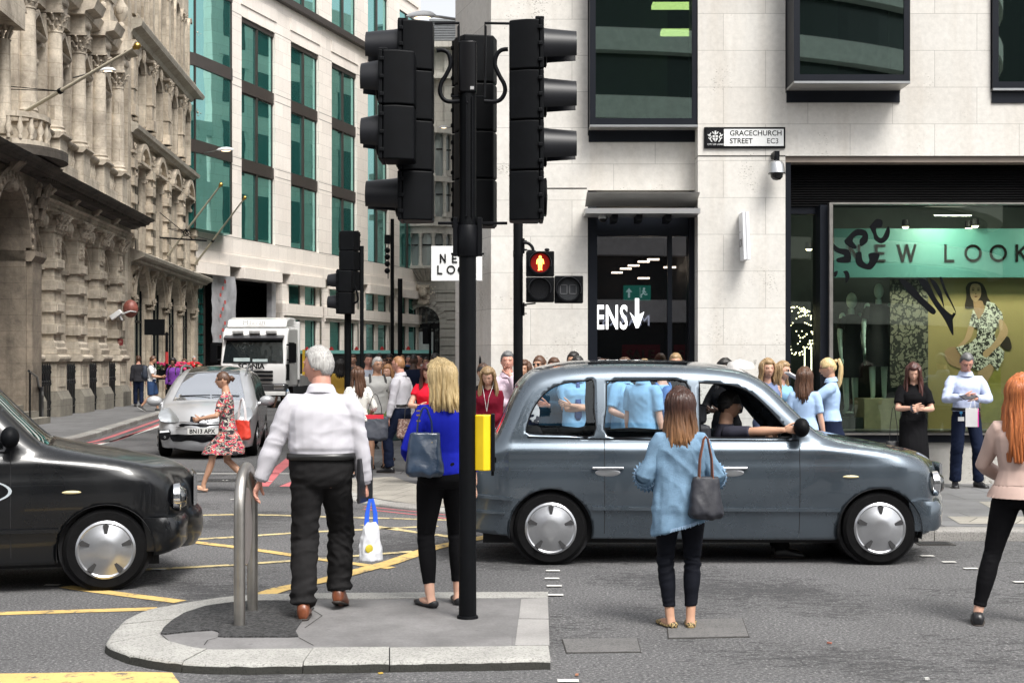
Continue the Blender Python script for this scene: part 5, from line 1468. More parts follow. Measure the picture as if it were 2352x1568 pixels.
# ------------------------------------------------------------------ people
def SKIN(name, c): 
 m = M('skin_'+name, c, .5, var=.08, vs=9); b = m.node_tree.nodes['Principled BSDF']
 b.inputs['Subsurface Weight'].default_value = .08; b.inputs['Subsurface Radius'].default_value = (.02,.008,.004); return m
SK = {'fair': SKIN('fair', (.56,.33,.24)), 'tan': SKIN('tan', (.46,.26,.17)), 'rosy': SKIN('rosy', (.55,.28,.21)), 'brown': SKIN('brown', (.20,.10,.06)), 'dark': SKIN('dark', (.075,.04,.028))}
EYEW = M('eye_white', (.6,.58,.55), .3, var=0); EYED = M('eye_dark', (.02,.015,.012), .2, var=0)
LIP = M('lip', (.32,.08,.08), .45, var=0)
def cloth(name, c, rough=.85, var=.08, bs=350, bump=.12): return M(name, c, rough, var=var, vs=7, bump=bump, bs=bs, spec=.10)
def pattern_cloth(name, stops, scale, stretch=(1,1,1), kind='noise', dist=.5):
 m, nt, b = _new(name); b.inputs['Roughness'].default_value = .85
 v = coords(nt, scale=stretch)
 if kind == 'noise':
  n = noise_n(nt, scale, 2, .5, v, dist); f = n.outputs[0]
 else:
  n = nt.nodes.new('ShaderNodeTexVoronoi'); n.inputs['Scale'].default_value = scale; n.inputs['Randomness'].default_value = .15 if kind == 'dots' else 1
  nt.links.new(v, n.inputs['Vector']); f = n.outputs['Distance'] if kind in ('dots','flowers') else n.outputs['Color']
 r = ramp_n(nt, f, stops); r.color_ramp.interpolation = 'CONSTANT'
 nt.links.new(r.outputs[0], b.inputs['Base Color']); return m
def hair_mat(name, c1, c2):
 m, nt, b = _new('hair_'+name); b.inputs['Roughness'].default_value = .42
 v = coords(nt, scale=(1,1,.06)); n = noise_n(nt, 130, 3, .6, v); r = ramp_n(nt, n.outputs[0], [(.3, c1), (.7, c2)])
 nt.links.new(r.outputs[0], b.inputs['Base Color']); bump_n(nt, b, n.outputs[0], .5, .006); return m
HR = {'grey': hair_mat('grey', (.22,.21,.20), (.55,.54,.52)), 'blonde': hair_mat('blonde', (.36,.24,.10), (.72,.56,.30)), 'brown': hair_mat('brown', (.035,.017,.010), (.13,.06,.032)),
  'black': hair_mat('black', (.008,.007,.007), (.03,.026,.024)), 'red': hair_mat('red', (.26,.065,.018), (.56,.19,.06)), 'ginger': hair_mat('ginger', (.24,.11,.045), (.42,.22,.10)),
  'steel': hair_mat('steel', (.05,.05,.052), (.20,.20,.20)), 'auburn': hair_mat('auburn', (.03,.012,.010), (.10,.03,.022)), 'darkblonde': hair_mat('darkblonde', (.16,.09,.04), (.42,.29,.15))}
def ombre(name, top_, bot, z0, z1):
 m, nt, b = _new('hair_'+name); b.inputs['Roughness'].default_value = .4
 v = coords(nt, scale=(1,1,.06)); n = noise_n(nt, 130, 3, .6, v); r = ramp_n(nt, n.outputs[0], [(.3, .55), (.7, 1.3)])
 tc = nt.nodes.new('ShaderNodeTexCoord'); sp = nt.nodes.new('ShaderNodeSeparateXYZ'); nt.links.new(tc.outputs['Object'], sp.inputs[0])
 mr = nt.nodes.new('ShaderNodeMapRange'); mr.inputs[1].default_value = z0; mr.inputs[2].default_value = z1; nt.links.new(sp.outputs[2], mr.inputs[0])
 c = mix_n(nt, mr.outputs[0], bot, top_); c = mix_n(nt, 1.0, c, r.outputs[0], 'MULTIPLY'); nt.links.new(c, b.inputs['Base Color']); bump_n(nt, b, n.outputs[0], .5, .006); return m
HR['ombre'] = ombre('ombre', (.045,.018,.012), (.30,.15,.065), 1.22, 1.48)
def raw_mesh(mb, name='tmp'):
 me = bpy.data.meshes.new(name); me.from_pydata(mb.v, [], mb.f); me.validate(); me.update(); return me
def remesh(mb, vox, it=3, fac=.5):
 me = raw_mesh(mb)
 ob = bpy.data.objects.new('tmp', me); COL.objects.link(ob)
 r = ob.modifiers.new('r', 'REMESH'); r.mode = 'VOXEL'; r.voxel_size = vox; r.use_smooth_shade = True
 if it: s_ = ob.modifiers.new('s', 'SMOOTH'); s_.iterations = it; s_.factor = fac
 dg = bpy.context.evaluated_depsgraph_get()
 out = bpy.data.meshes.new_from_object(ob.evaluated_get(dg))
 bpy.data.objects.remove(ob); bpy.data.meshes.remove(me)
 return out
def get_co(me):
 a = np.empty(len(me.vertices)*3); me.vertices.foreach_get('co', a); return a.reshape(-1, 3)
def set_co(me, a): me.vertices.foreach_set('co', a.ravel()); me.update()
def vnormals(me):
 a = np.empty(len(me.vertices)*3); me.vertex_normals.foreach_get('vector', a); return a.reshape(-1, 3)
def wrinkle(me, amp, fr, seed=0, ridge=True, wfun=None):
 co = get_co(me); nn = vnormals(me); out = co.copy(); o = seed*7.3
 N = noise.noise
 for i in range(len(co)):
  x, y, z = co[i]
  d1 = N(Vector((x*2.5+o, y*2.5, z*2.5)))*.15
  a = N(Vector(((x+d1)*fr[0]+o, (y+d1)*fr[1], (z+d1)*fr[2]+x*3)))
  if ridge: a = .45-abs(a)*1.6
  b_ = N(Vector((x*fr[0]*2.3, y*fr[1]*2.3+o, z*fr[2]*2.0-x*9)))
  w = 1.0 if wfun is None else wfun(x, y, z)
  out[i] += nn[i]*(a*amp+b_*amp*.45)*w
 set_co(me, out)
def finish(me, name, mats, parent, smooth=True):
 me.name = name; me.materials.clear()
 for m in (mats if isinstance(mats, (list, tuple)) else [mats]): me.materials.append(m)
 if smooth: me.polygons.foreach_set('use_smooth', [True]*len(me.polygons))
 me.update()
 o = bpy.data.objects.new(name, me); COL.objects.link(o)
 if parent is not None: o.parent = parent
 return o
def join_meshes(base, extra_mb, extra_mat_offset=0):
 """append the shapes of a MB (with material slots) to a remeshed body"""
 bm = bmesh.new(); bm.from_mesh(base)
 vs = [bm.verts.new(v) for v in extra_mb.v]
 for f, mi in zip(extra_mb.f, extra_mb.m):
  try:
   fc = bm.faces.new([vs[i] for i in f]); fc.material_index = mi; fc.smooth = True
  except ValueError: pass
 bm.to_mesh(base); bm.free(); return base
def head_pt(d, k=1.0, face=True):
 x, y, z = d
 X, Y_, Z = .077*x, .099*y, .120*z
 if z < 0:
  X *= 1-.24*(-z)**1.4
  if y < 0: Y_ *= 1-.30*(-z)
  else: Y_ *= 1-.10*(-z)**2
 if y > 0: X *= 1-.08*y
 if face and y > 0:
  g = math.exp
  X0 = X
  nz = 0
  if Z < .022: nz = max(0, min(1, (.022-Z)/.046))
  if Z < -.024: nz = max(0, 1-(-.024-Z)/.012)
  Y_ += .025*nz*g(-(X0/(.0085+.006*nz))**2)
  for sx in (-1, 1): Y_ -= .013*g(-((X0-sx*.032)/.017)**2-((Z-.012)/.013)**2)
  Y_ += .004*g(-((Z-.036)/.010)**2)*g(-(X0/.05)**2)
  Y_ += .005*g(-(X0/.022)**2-((Z+.053)/.009)**2)
  Y_ -= .003*g(-(X0/.03)**2-((Z+.068)/.006)**2)
  Y_ += .010*g(-(X0/.022)**2-((Z+.092)/.016)**2)
 return Vector((X*k, Y_*k, Z*k))
def two_bone(a, t, l1, l2, pole):
 a = Vector(a); t = Vector(t); d = t-a; L = d.length
 if L > (l1+l2)*.999: t = a+d*((l1+l2)*.999/L); d = t-a; L = d.length
 L = max(L, abs(l1-l2)+.02); d = d.normalized()
 ca_ = (l1*l1+L*L-l2*l2)/(2*l1*L); ca_ = max(-1, min(1, ca_)); sa = sqrt(1-ca_*ca_)
 p = Vector(pole); p = p-d*p.dot(d)
 if p.length < 1e-4: p = Vector((0,1,0))-d*d.y
 p.normalize()
 return a+d*l1*ca_+p*l1*sa, a+d*L
SM = lambda t: 0 if t < 0 else (1 if t > 1 else t*t*(3-2*t))
def person(lab, loc, rot, H=1.72, sex='f', build=1.0, belly=0.0, skin='fair', hair=('long','brown',.35), top=None, bottom=None, shoes=('shoe', None),
   feet=((-.09,0,0,0,0),(.09,0,0,0,0)), hands=((-.26,.03,.80),(.26,.03,.80)), poles=((-.5,-1,-.2),(.5,-1,-.2)), thumbs=(None,None), curl=.35,
   lean=0.0, twist=0.0, head=(0.0,0.0), vox=.012, group=None, glasses=None, extras=None, seated=False, hipx=1.0, knee=None, hiplean=0.0, tilt=0.0):
 s = H/1.75; Sm = Matrix.Scale(s, 4)
 fem = sex == 'f'
 sw = (.150 if fem else .185)*(.8+.2*build); hw_ = .088*hipx
 drop = 0.0
 hipz = .905
 for f in feet:
  dd = sqrt((f[0]-(-hw_ if f is feet[0] else hw_))**2+f[1]**2)
  need = hipz-.085-f[4]; reach = .832
  if dd*dd+need*need > reach*reach: drop = max(drop, need-sqrt(max(.01, reach*reach-dd*dd)))
 ft = [(f[0], f[1], f[2], f[3], f[4]+drop) for f in feet]
 def up(p):
  p = Vector(p); w = SM((p.z-.90)/.30)
  if hiplean or lean:
   a = lean*w; z_ = p.z-.95; y_ = p.y
   p = Vector((p.x, y_*cos(a)+z_*sin(a), .95+z_*cos(a)-y_*sin(a)))
  if tilt:
   a = tilt*w; z_ = p.z-.95; p = Vector((p.x*cos(a)+z_*sin(a), p.y, .95+z_*cos(a)-p.x*sin(a)))
  if twist:
   a = twist*w; p = Vector((p.x*cos(a)-p.y*sin(a), p.x*sin(a)+p.y*cos(a), p.z))
  return p
 b = build
 if fem: TR = [(.835,.120,.085,-.005),(.88,.165,.114,-.01),(.95,.168,.112,-.008),(1.03,.138,.095,0),(1.09,.122,.085,.004),(1.17,.132,.092,.004),(1.26,.148,.112,.016),(1.32,.152,.102,.008),(1.37,.140,.082,-.004),(1.405,.108,.066,-.012),(1.435,.072,.055,-.014),(1.47,.052,.050,-.012)]
 else: TR = [(.835,.120,.09,0),(.88,.160,.114,0),(.95,.166,.116,0),(1.03,.155,.108,.004),(1.10,.152,.108,.006),(1.18,.160,.112,.006),(1.28,.176,.122,.008),(1.35,.180,.110,0),(1.39,.158,.090,-.01),(1.425,.118,.072,-.012),(1.455,.080,.064,-.012),(1.485,.062,.060,-.010)]
 TR2 = []
 for z, rx, ry, cy in TR:
  w = math.exp(-((z-1.08)/.16)**2)*belly
  k = b if z < 1.40 else 1+(b-1)*.4
  TR2.append((z, rx*k+w*.045, ry*k+w*.055, cy+w*.03))
 TR = TR2
 def torso_r(z):
  for (a, b_) in zip(TR, TR[1:]):
   if a[0] <= z <= b_[0]:
    t = (z-a[0])/(b_[0]-a[0]); return [a[i]+(b_[i]-a[i])*t for i in (1,2,3)]
  return TR[0][1:] if z < TR[0][0] else TR[-1][1:]
 def ring(z, rx, ry, cy, n=22, sup=2.4):
  out = []
  for k in range(n):
   a = 2*pi*k/n; c_, s_ = cos(a), sin(a)
   q = (abs(c_)**sup+abs(s_)**sup)**(-1/sup)
   out.append(up((rx*c_*q, cy+ry*s_*q, z)))
  return out
 sh = [up((-sw, -.012, 1.370)), up((sw, -.012, 1.370))]
 ar = b if not fem else .84*b
 arms = []
 for i in (0, 1):
  wt = Vector(hands[i]); e, w_ = two_bone(sh[i], wt, .285, .25, poles[i]); arms.append((sh[i], e, w_))
 def arm_path(i, t1):
  S_, E_, W_ = arms[i]
  out = []
  for t, r in ((0,.056),(.15,.056),(.45,.050),(.8,.043),(1.0,.041),(1.2,.044),(1.4,.041),(1.7,.032),(2.0,.026)):
   if t > t1+1e-6: break
   out.append((t, S_.lerp(E_, t) if t <= 1 else E_.lerp(W_, t-1), r*(.35+.65*ar) if t < 1.9 else r*(.6+.4*ar)))
  if out[-1][0] < t1: 
   t = t1; out.append((t, S_.lerp(E_, t) if t <= 1 else E_.lerp(W_, t-1), out[-1][2]*.97))
  return out
 legs = []
 for i in (0, 1):
  sg = -1 if i == 0 else 1; f = ft[i]
  hp = Vector((sg*hw_, 0, hipz)); an = Vector((f[0], f[1], .085+f[4]))
  an = an+Vector((sin(-f[2])*.0, -.0, .11*sin(f[3]) if f[3] > 0 else 0))
  pole = knee[i] if knee else (sg*.12-sin(f[2])*.5, 1, .1)
  k_, a_ = two_bone(hp, an, .425, .41, pole); legs.append((hp, k_, a_))
 lr = (b if b < 1.1 else 1+(b-1)*.6)*(.95 if fem else 1)
 LEGR = ((-.05,.085),(.15,.092),(.4,.082),(.7,.066),(.92,.056),(1.0,.055),(1.12,.052),(1.3,.056),(1.5,.050),(1.75,.038),(2.0,.035))
 def leg_path(i, t1, t0=-.1):
  Hh, Kk, An = legs[i]; out = []
  for t, r in LEGR:
   if t < t0 or t > t1+1e-6: continue
   p = Hh.lerp(Kk, t) if t <= 1 else Kk.lerp(An, t-1)
   if 1.1 < t < 1.6: p = p+Vector((0,-.012,0))
   out.append((t, p, r*lr))
  if t1 < 2 and out[-1][0] < t1: out.append((t1, Hh.lerp(Kk, t1) if t1 <= 1 else Kk.lerp(An, t1-1), out[-1][2]*.97))
  return out
 # ---------------- body
 mb = MB(Sm)
 mb.loft([ring(*t) for t in TR])
 nk0 = up((0, -.012, 1.43)); nk1 = up((0, .0, 1.53)); hc = up((0, .022, 1.615))
 mb.tube([nk0, nk1, nk1+Vector((0,.01,.04))], [.062 if fem else .070*(.7+.3*b), .052 if fem else .060*(.7+.3*b), .052 if fem else .058], 12)
 for i in (0, 1):
  ap = arm_path(i, 2.0); inner = up(((-1 if i == 0 else 1)*sw*.5, -.01, 1.372))
  mb.tube([inner]+[p for _, p, _ in ap], [.050]+[r for _, _, r in ap], 12)
  lp = leg_path(i, 2.0); mb.tube([p for _, p, _ in lp], [r for _, _, r in lp], 14)
 foot_dirs = []
 for i in (0, 1):
  f = ft[i]; A_ = legs[i][2]; yw = f[2]; pt = f[3]
  fd = Vector((-sin(yw)*cos(pt), cos(yw)*cos(pt), -sin(pt))); foot_dirs.append(fd)
  ft_r = Vector((-sin(yw), cos(yw), 0)); dn = Vector((0,0,-1))
  upv = fd.cross(Vector((cos(yw), sin(yw), 0))) ; upv = -upv if upv.z < 0 else upv
  base = A_-upv*.055
  mb.tube([A_, base-fd*.03, base+fd*.05-upv*.002, base+fd*.13-upv*.012, base+fd*.175-upv*.018], [.034,.036,.036,.028,.016], 10)
 hand_fr = []
 for i in (0, 1):
  sg = -1 if i == 0 else 1; S_, E_, W_ = arms[i]
  d = (W_-E_).normalized(); tv = Vector(thumbs[i]) if thumbs[i] else Vector((0,1,.15))
  tv = (tv-d*tv.dot(d)); tv = tv.normalized() if tv.length > .05 else Vector((0,1,0)); pn = -sg*d.cross(tv)
  hand_fr.append((W_, d, tv, pn))
  mb.tube([W_-d*.01, W_+d*.03+tv*.003, W_+d*.062, W_+d*.088], [.026,.036,.040,.036], 12, flat=.42, up=pn)
 me = remesh(mb, vox*s, 3)
 ex = MB(Sm)
 for i, (W_, d, tv, pn) in enumerate(hand_fr):
  cu = curl[i] if isinstance(curl, (tuple, list)) else curl
  for k, L in enumerate((.074,.082,.076,.060)):
   p = W_+d*(.080 if k != 3 else .074)+tv*(.027-.018*k); dd = (d+tv*(.10-.07*k)).normalized(); pts = [p-dd*.015, p]
   for j, (fr_, an_) in enumerate(((.45,.55),(.30,.8),(.25,.6))):
    a = cu*an_*1.6*(1+.12*k); ax = dd.cross(pn).normalized(); dd = (Matrix.Rotation(a, 3, ax) @ dd).normalized(); p = p+dd*L*fr_; pts.append(p)
   ex.tube(pts, [.0095,.0095,.009,.008,.0066], 7, rnd=True)
  p = W_+d*.022+tv*.026; dd = (d*.75+tv*.62+pn*.25).normalized(); q1 = p+dd*.036; dd = (dd*.8+d*.35+pn*(.2+cu*.6)).normalized(); q2 = q1+dd*.030; q3 = q2+(dd+pn*cu*.3).normalized()*.022
  ex.tube([p-dd*.01, p, q1, q2, q3], [.013,.014,.0115,.010,.008], 8, rnd=True)
 hy, hp_ = head
 Rh = Matrix.Rotation(hy, 3, 'Z') @ Matrix.Rotation(-hp_, 3, 'X')
 piv = nk1+Vector((0,0,.02)); hc2 = piv+Rh @ (hc-piv)
 def hl(p): return hc2+Rh @ Vector(p)
 nlat, nlon = (34, 44) if vox < .009 else (26, 32)
 rows = []
 for i in range(nlat+1):
  el = -pi/2+pi*i/nlat; el = max(-pi/2+.03, min(pi/2-.03, el))
  rows.append([hl(head_pt((cos(el)*sin(2*pi*k/nlon), cos(el)*cos(2*pi*k/nlon), sin(el)))) for k in range(nlon)])
 ex.loft([r_[::-1] for r_ in rows])
 for sx in (-1, 1):
  ex.ell(hl((sx*.076,-.008,.0)), .010,.018,.031, 10, 8, Rh @ Matrix.Rotation(sx*.35, 3, 'Z'))
  ex.mi = 1; ex.ell(hl((sx*.031,.0785,.0105)), .0145,.0080,.0078, 8, 6, Rh)
  ex.mi = 2; ex.ell(hl((sx*.031,.0835,.0105)), .0078,.0050,.0076, 8, 6, Rh)
  ex.tube([hl((sx*.047,.074,.026)), hl((sx*.032,.089,.0315)), hl((sx*.015,.094,.0275))], [.004,.0066,.005], 5)
  ex.tube([hl((sx*.045,.077,.0155)), hl((sx*.032,.0865,.0190)), hl((sx*.018,.086,.0150))], [.002,.0036,.002], 4)
  ex.mi = 0
 ex.mi = 3; ex.ell(hl((0,.0935,-.0495)), .0225,.008,.0045, 12, 6, Rh); ex.ell(hl((0,.0925,-.0575)), .019,.008,.0052, 12, 6, Rh); ex.mi = 0
 ex.ell(hl((-.010,.108,-.026)), .007,.008,.0055, 8, 6, Rh); ex.ell(hl((.010,.108,-.026)), .007,.008,.0055, 8, 6, Rh)
 join_meshes(me, ex)
 root = finish(me, 'person', [SK[skin], EYEW, EYED if hair[1] != 'grey' else M('eye_grey', (.05,.05,.05), .3, var=0), LIP], None)
 props(root, lab, 'person', group)
 root.location = (loc[0], loc[1], loc[2]-drop*s); root.rotation_euler = (0, 0, rot)
 # ---------------- hair
 st, hcname, hlen = (list(hair)+[0])[:3]
 rs_ = random.Random(hash(lab) % 1000 if False else sum(map(ord, lab)))
 HM = HR[hcname]
 hb = MB(Sm)
 thick = {'short':.012,'crop':.005,'long':.020,'bun':.008,'pony':.010,'bald':.002,'cap':.014,'curly':.035,'sweep':.018}[st]
 nl, nk = (40, 52) if vox < .009 else (26, 34)
 rows = []
 for i in range(nl+1):
  el = -pi/2+pi*i/nl; el = max(-pi/2+.02, min(pi/2-.02, el)); r_ = []
  for k in range(nk):
   az = 2*pi*k/nk; d = (cos(el)*sin(az), cos(el)*cos(az), sin(el))
   fr_ = SM((d[1]+.15)/.7)
   zl = (.50+.10*abs(d[0]))*fr_+(-.50)*(1-fr_) if st != 'bald' else 2.0
   if abs(d[0]) > .55 and st in ('short','crop','cap'): zl += .28*SM((abs(d[0])-.55)/.3)*(1-fr_)
   if st in ('bun','pony'): zl = (.42 if d[1] > 0 else -.35) if abs(d[0]) < .7 else .05
   if st == 'bald': zl = .95 if d[1] > -.2 else .2; 
   m_ = SM((d[2]-zl)/.16+.3)
   nzv = noise.noise(Vector((d[0]*7+len(lab), d[1]*7, d[2]*7)))*.35+noise.noise(Vector((d[0]*19, d[1]*19, d[2]*12+3)))*.25
   t_ = thick*(1+nzv)*(1+.5*max(0, d[2])) if st != 'bald' else .002
   if st == 'bald': m_ *= .9
   off = -.006+(t_+.006)*m_
   p = head_pt(d, 1, False); nrm = Vector((d[0]/.077, d[1]/.099, d[2]/.12)).normalized()
   r_.append(hl(p+nrm*off))
  rows.append(r_)
 hb.loft([q[::-1] for q in rows])
 if st in ('long','pony','sweep'):
  nlk = int((150 if vox < .009 else 64) * (1 if st != 'sweep' else .8))
  L = hlen
  bz = (Rh @ Vector((0,1,0))); yaw_h = atan2(-bz.x, bz.y); RY = Matrix.Rotation(yaw_h, 3, 'Z')
  if st in ('long','sweep'):
   for k in range(nlk):
    az = rs_.uniform(-1,1); az = pi-az*(pi*.70) if st == 'long' else pi-az*(pi*.62)
    sa, ca_ = sin(az), cos(az)     # sa: side, ca_: front(+)
    dz = Vector((sa, ca_, 0)); ro = rs_.uniform(.0,.022)
    e0 = rs_.uniform(.5,1.25)
    pts = []
    for el in (e0, e0*.55, .12, -.25):
     q = head_pt((cos(el)*sa, cos(el)*ca_, sin(el)), 1, False); pts.append(hl(q+Vector((sa,ca_,.2)).normalized()*(thick*.8+ro*.6)))
    LL = L*rs_.uniform(.82,1.04); back = max(0, -ca_)
    wv = rs_.uniform(-.012,.012); ph = rs_.uniform(0,6)
    zs_ = [-.10,-.16,-.24,-.34,-.46,-.60]; wv2 = rs_.uniform(.003,.011)
    for z in zs_:
     if -z > LL: z = -LL
     wx = .080+.028*min(1,(-z)/.3)+ro*.6; wy = (.088+.035*min(1,(-z-.08)/.16)*back+ro*.7)
     if ca_ > 0: wy = .07+.045*min(1,max(0,(-z-.12))/.15)
     yb_ = lean*.0
     q = Vector((sa*wx*(1-.15*max(0,(-z-.3))), ca_*wy-.012, z)); q += Vector((sin(ph+z*17)*wv2+wv*(1-z*2), cos(ph+z*13)*wv2*.8, 0))
     base = hc2+RY @ q
     base += Vector((0, -lean*max(0, -z-.1)*.9 if back > .3 else 0, 0))
     pts.append(base)
     if -z >= LL-1e-6: break
    n_ = len(pts); hb.tube(pts, [(.012+.005*rs_.random())*(1 if j < n_-2 else (.75 if j == n_-2 else .3)) for j in range(n_)], 5)
  else:
   base = hl((0,-.105,.075)); hb.ell(base, .028,.028,.026, 8, 6)
   for k in range(26 if vox < .009 else 16):
    a = rs_.uniform(0,2*pi); ro = rs_.uniform(0,.022); o_ = Vector((cos(a)*ro, sin(a)*ro, 0))
    pts = [base, base+Rh @ Vector((0,-.04,.02))+o_*.6, base+RY @ Vector((0,-.065,-.06))+o_, base+RY @ Vector((0,-.06,-.16))+o_*1.4, base+RY @ Vector((0,-.045,-.16-(L-.16)*.6))+o_*1.3, base+RY @ Vector((0,-.03,-L*rs_.uniform(.9,1.05)))+o_*.6]
    hb.tube(pts, [.010,.013,.014,.013,.010,.003], 5)
 if st == 'bun': hb.ell(hl((0,-.118,.035)), .040,.034,.038, 12, 9); hb.tube([hl((-.02,-.13,.05)),hl((.03,-.15,.03)),hl((.02,-.12,-.01))],.018,6)
 if st == 'curly':
  for k in range(90):
   z = rs_.uniform(-.1,1); a = rs_.uniform(0,2*pi); q = sqrt(1-z*z); dd = (q*cos(a), q*sin(a), z)
   if dd[1] > .5 and z < .5: continue
   hb.ell(hl(head_pt(dd, 1.22, False)), .022,.022,.022, 6, 5)
 if st != 'bald' or True:
  hm_ = raw_mesh(hb, 'hair'); finish(hm_, 'hair', HM, root)
 if st == 'cap':
  cbm = MB(Sm); rows = []
  for i in range(13):
   el = .12+(pi/2-.14)*i/12
   rows.append([hl(head_pt((cos(el)*sin(2*pi*k/32), cos(el)*cos(2*pi*k/32), sin(el)), 1.17, False)+Vector((0,-.004,.004))) for k in range(32)])
  cbm.loft([q[::-1] for q in rows]); cbm.prism([(x_, y_) for x_, y_ in []] or [(0,0),(0,.001),(.001,0)], 0, .001, 'z') if False else None
  finish(raw_mesh(cbm, 'cap'), 'cap', M('cap_black', (.015,.015,.016), .8), root)
 if glasses:
  gm = MB(Sm)
  for sx in (-1, 1):
   if glasses == 'sun': gm.ell(hl((sx*.031,.0945,.010)), .023,.004,.018, 12, 8, Rh)
   else:
    pts = [hl((sx*.031+.021*cos(2*pi*k/12), .096, .010+.016*sin(2*pi*k/12))) for k in range(13)]; gm.tube(pts, .0017, 5, caps=False)
   gm.tube([hl((sx*.053,.093,.014)), hl((sx*.079,.03,.012)), hl((sx*.080,-.02,.010))], .0018, 4)
  gm.tube([hl((-.011,.097,.013)), hl((.011,.097,.013))], .0018, 4)
  finish(raw_mesh(gm, 'glasses'), 'glasses', M('spectacle_black', (.012,.012,.012), .2, var=0), root)
 # ---------------- clothes
 def sleeve(mb, i, t1, loose, flare=0.0):
  ap = arm_path(i, t1); inner = up(((-1 if i == 0 else 1)*sw*.5, -.01, 1.375)); n_ = len(ap)
  rr_ = [.050+loose*.6]+[r+loose+flare*SM((t-.3)/max(.3, t1-.3)) for t, _, r in ap]
  mb.tube([inner]+[p for _, p, _ in ap], rr_, 16)
 if top:
  loose = top.get('loose', .012); hem = top.get('hem', .90); sl = top.get('sleeve', 2.0); fl = top.get('flare', 0.0); mb = MB(Sm)
  rings = []; zneck = top.get('neckz', 1.455)
  zz = [z for z in [hem+(zneck-hem)*k/22 for k in range(23)]]
  for z in zz:
   rx, ry, cy = torso_r(max(z, .80)); k = loose*(1 if z < 1.30 else (1-.72*SM((z-1.30)/.10)))
   if z < .88: rx, ry = max(rx, .172*b)+ (.88-z)*top.get('skirt', .08), max(ry, .118*b)+(.88-z)*top.get('skirt', .08)*.9
   if top.get('boxy') and .86 < z < 1.30:
    q = top['boxy']; rx = rx+(max(.158*b, rx)-rx)*q+.0; ry = ry+(max(.112*b, ry)-ry)*q
   if z < hem+.04 and top.get('tuck'): k *= .6
   rings.append(ring(z, rx+k, ry+k, cy))
  mb.loft(rings)
  if sl > 0:
   for i in (0, 1): sleeve(mb, i, sl, top.get('sloose', loose*.9), top.get('sflare', 0.0))
  else:
   for i in (0, 1):
    S_ = arms[i][0]; mb.ell(S_.lerp(up((0,-.01,1.39)), .25), .055,.055,.05, 10, 8)
  tm = remesh(mb, vox*s*1.0, top.get('smooth', 3))
  if fl or top.get('hemcut'):
   co = get_co(tm)
   for i in range(len(co)):
    z = co[i][2]/s; w = SM((hem+.25-z)/.25)
    if top.get('hemcut') and z < hem+.06: co[i][2] += top['hemcut']*co[i][0]/.2*SM((hem+.1-z)/.1)
   set_co(tm, co)
  wrinkle(tm, top.get('wr', .006), top.get('fr', (7,7,9)), rs_.random()*9, wfun=lambda x, y, z: 1-.9*SM((z/s-1.30)/.10))
  finish(tm, top.get('name', 'shirt'), top['mat'], root)
  if top.get('collar'):
   cm = MB(Sm); rings = []
   for a, r0, z0 in ((0,.070,1.455),(1,.068,1.492),(2,.067,1.508),(3,.078,1.488),(4,.090,1.452)):
    kk = 1.0 if fem else 1.12
    rings.append([up((r0*kk*sin(2*pi*k/24), r0*kk*.95*cos(2*pi*k/24)-.004, z0-.02*(1+cos(2*pi*k/24))*.6)) for k in range(24)])
   cm.loft(rings[::-1], False, False); finish(raw_mesh(cm, 'collar'), 'collar', top['mat'], root)
  if top.get('cuff') and sl > 1.7:
   for i in (0, 1):
    cm = MB(Sm); S_, E_, W_ = arms[i]; d = (W_-E_).normalized()
    p0_ = E_.lerp(W_, sl-1)
    cm.tube([p0_-d*.055, p0_-d*.05, p0_+d*.012, p0_+d*.014], [.030,.038,.040,.034], 16); finish(raw_mesh(cm, 'cuff'), 'cuff', top['mat'], root)
  if top.get('tie'):
   cm = MB(Sm); pts = []
   for z, w in ((1.45,.016),(1.40,.02),(1.2,.035),(1.02,.045),(.98,.02)):
    rx, ry, cy = torso_r(z); p = up((0, cy+ry+loose+.008, z)); pts.append([p+Vector((-w,0,0)), p+Vector((w,0,0)), p+Vector((w,-.008,0)), p+Vector((-w,-.008,0))])
   cm.loft(pts); finish(raw_mesh(cm, 'tie'), 'tie', top['tie'], root)
 if bottom:
  kd = bottom['kind']; loose = bottom.get('loose', .014); mb = MB(Sm); wz = bottom.get('waist', 1.035)
  rings = []
  for z in (.835,.86,.89,.93,.97,wz-.02,wz):
   rx, ry, cy = torso_r(max(z, .835)); lo = loose*.6 if kd != 'skirt' else loose
   rings.append(ring(z, rx+lo+.004, ry+lo+.004, cy))
  if kd == 'skirt':
   hem = bottom['hem']; rings = []
   for k in range(18):
    z = hem+(wz-hem)*k/17; rx, ry, cy = torso_r(max(z, .90)); e_ = max(0, .88-z)*bottom.get('skirt', .12)
    if z < .88:
     mx_ = max(abs(legs[j][1].y) for j in (0, 1))*SM((.92-z)/.3)*bottom.get('sk', .95)
    else: mx_ = 0
    rings.append(ring(z, rx+loose+e_, ry+loose+e_*.9+mx_, cy+(legs[0][1].y+legs[1][1].y)*.5*SM((.88-z)/.5)))
   mb.loft(rings)
  else:
   t1 = {'trousers':1.97,'skinny':bottom.get('t1', 1.85),'shorts':.92,'crop':1.6}[kd] if 't1' not in bottom else bottom['t1']
   mb.loft(rings)
   for i in (0, 1):
    lp = leg_path(i, t1); pr = []
    for t, p, r in lp:
     lo = loose if kd != 'skinny' else .006
     if kd == 'trousers': r = max(r, .058+.012*(2-t))+lo*(.5+.25*t)
     elif kd == 'shorts': r = r+lo*(1+.8*t)
     else: r = r+lo+.003
     pr.append(r)
    pts = [p for _, p, _ in lp]
    if kd == 'trousers': pts[-1] = pts[-1]+Vector((0,-.008,-.012))
    mb.tube(pts, pr, 18)
  bm_ = remesh(mb, vox*s, 9)
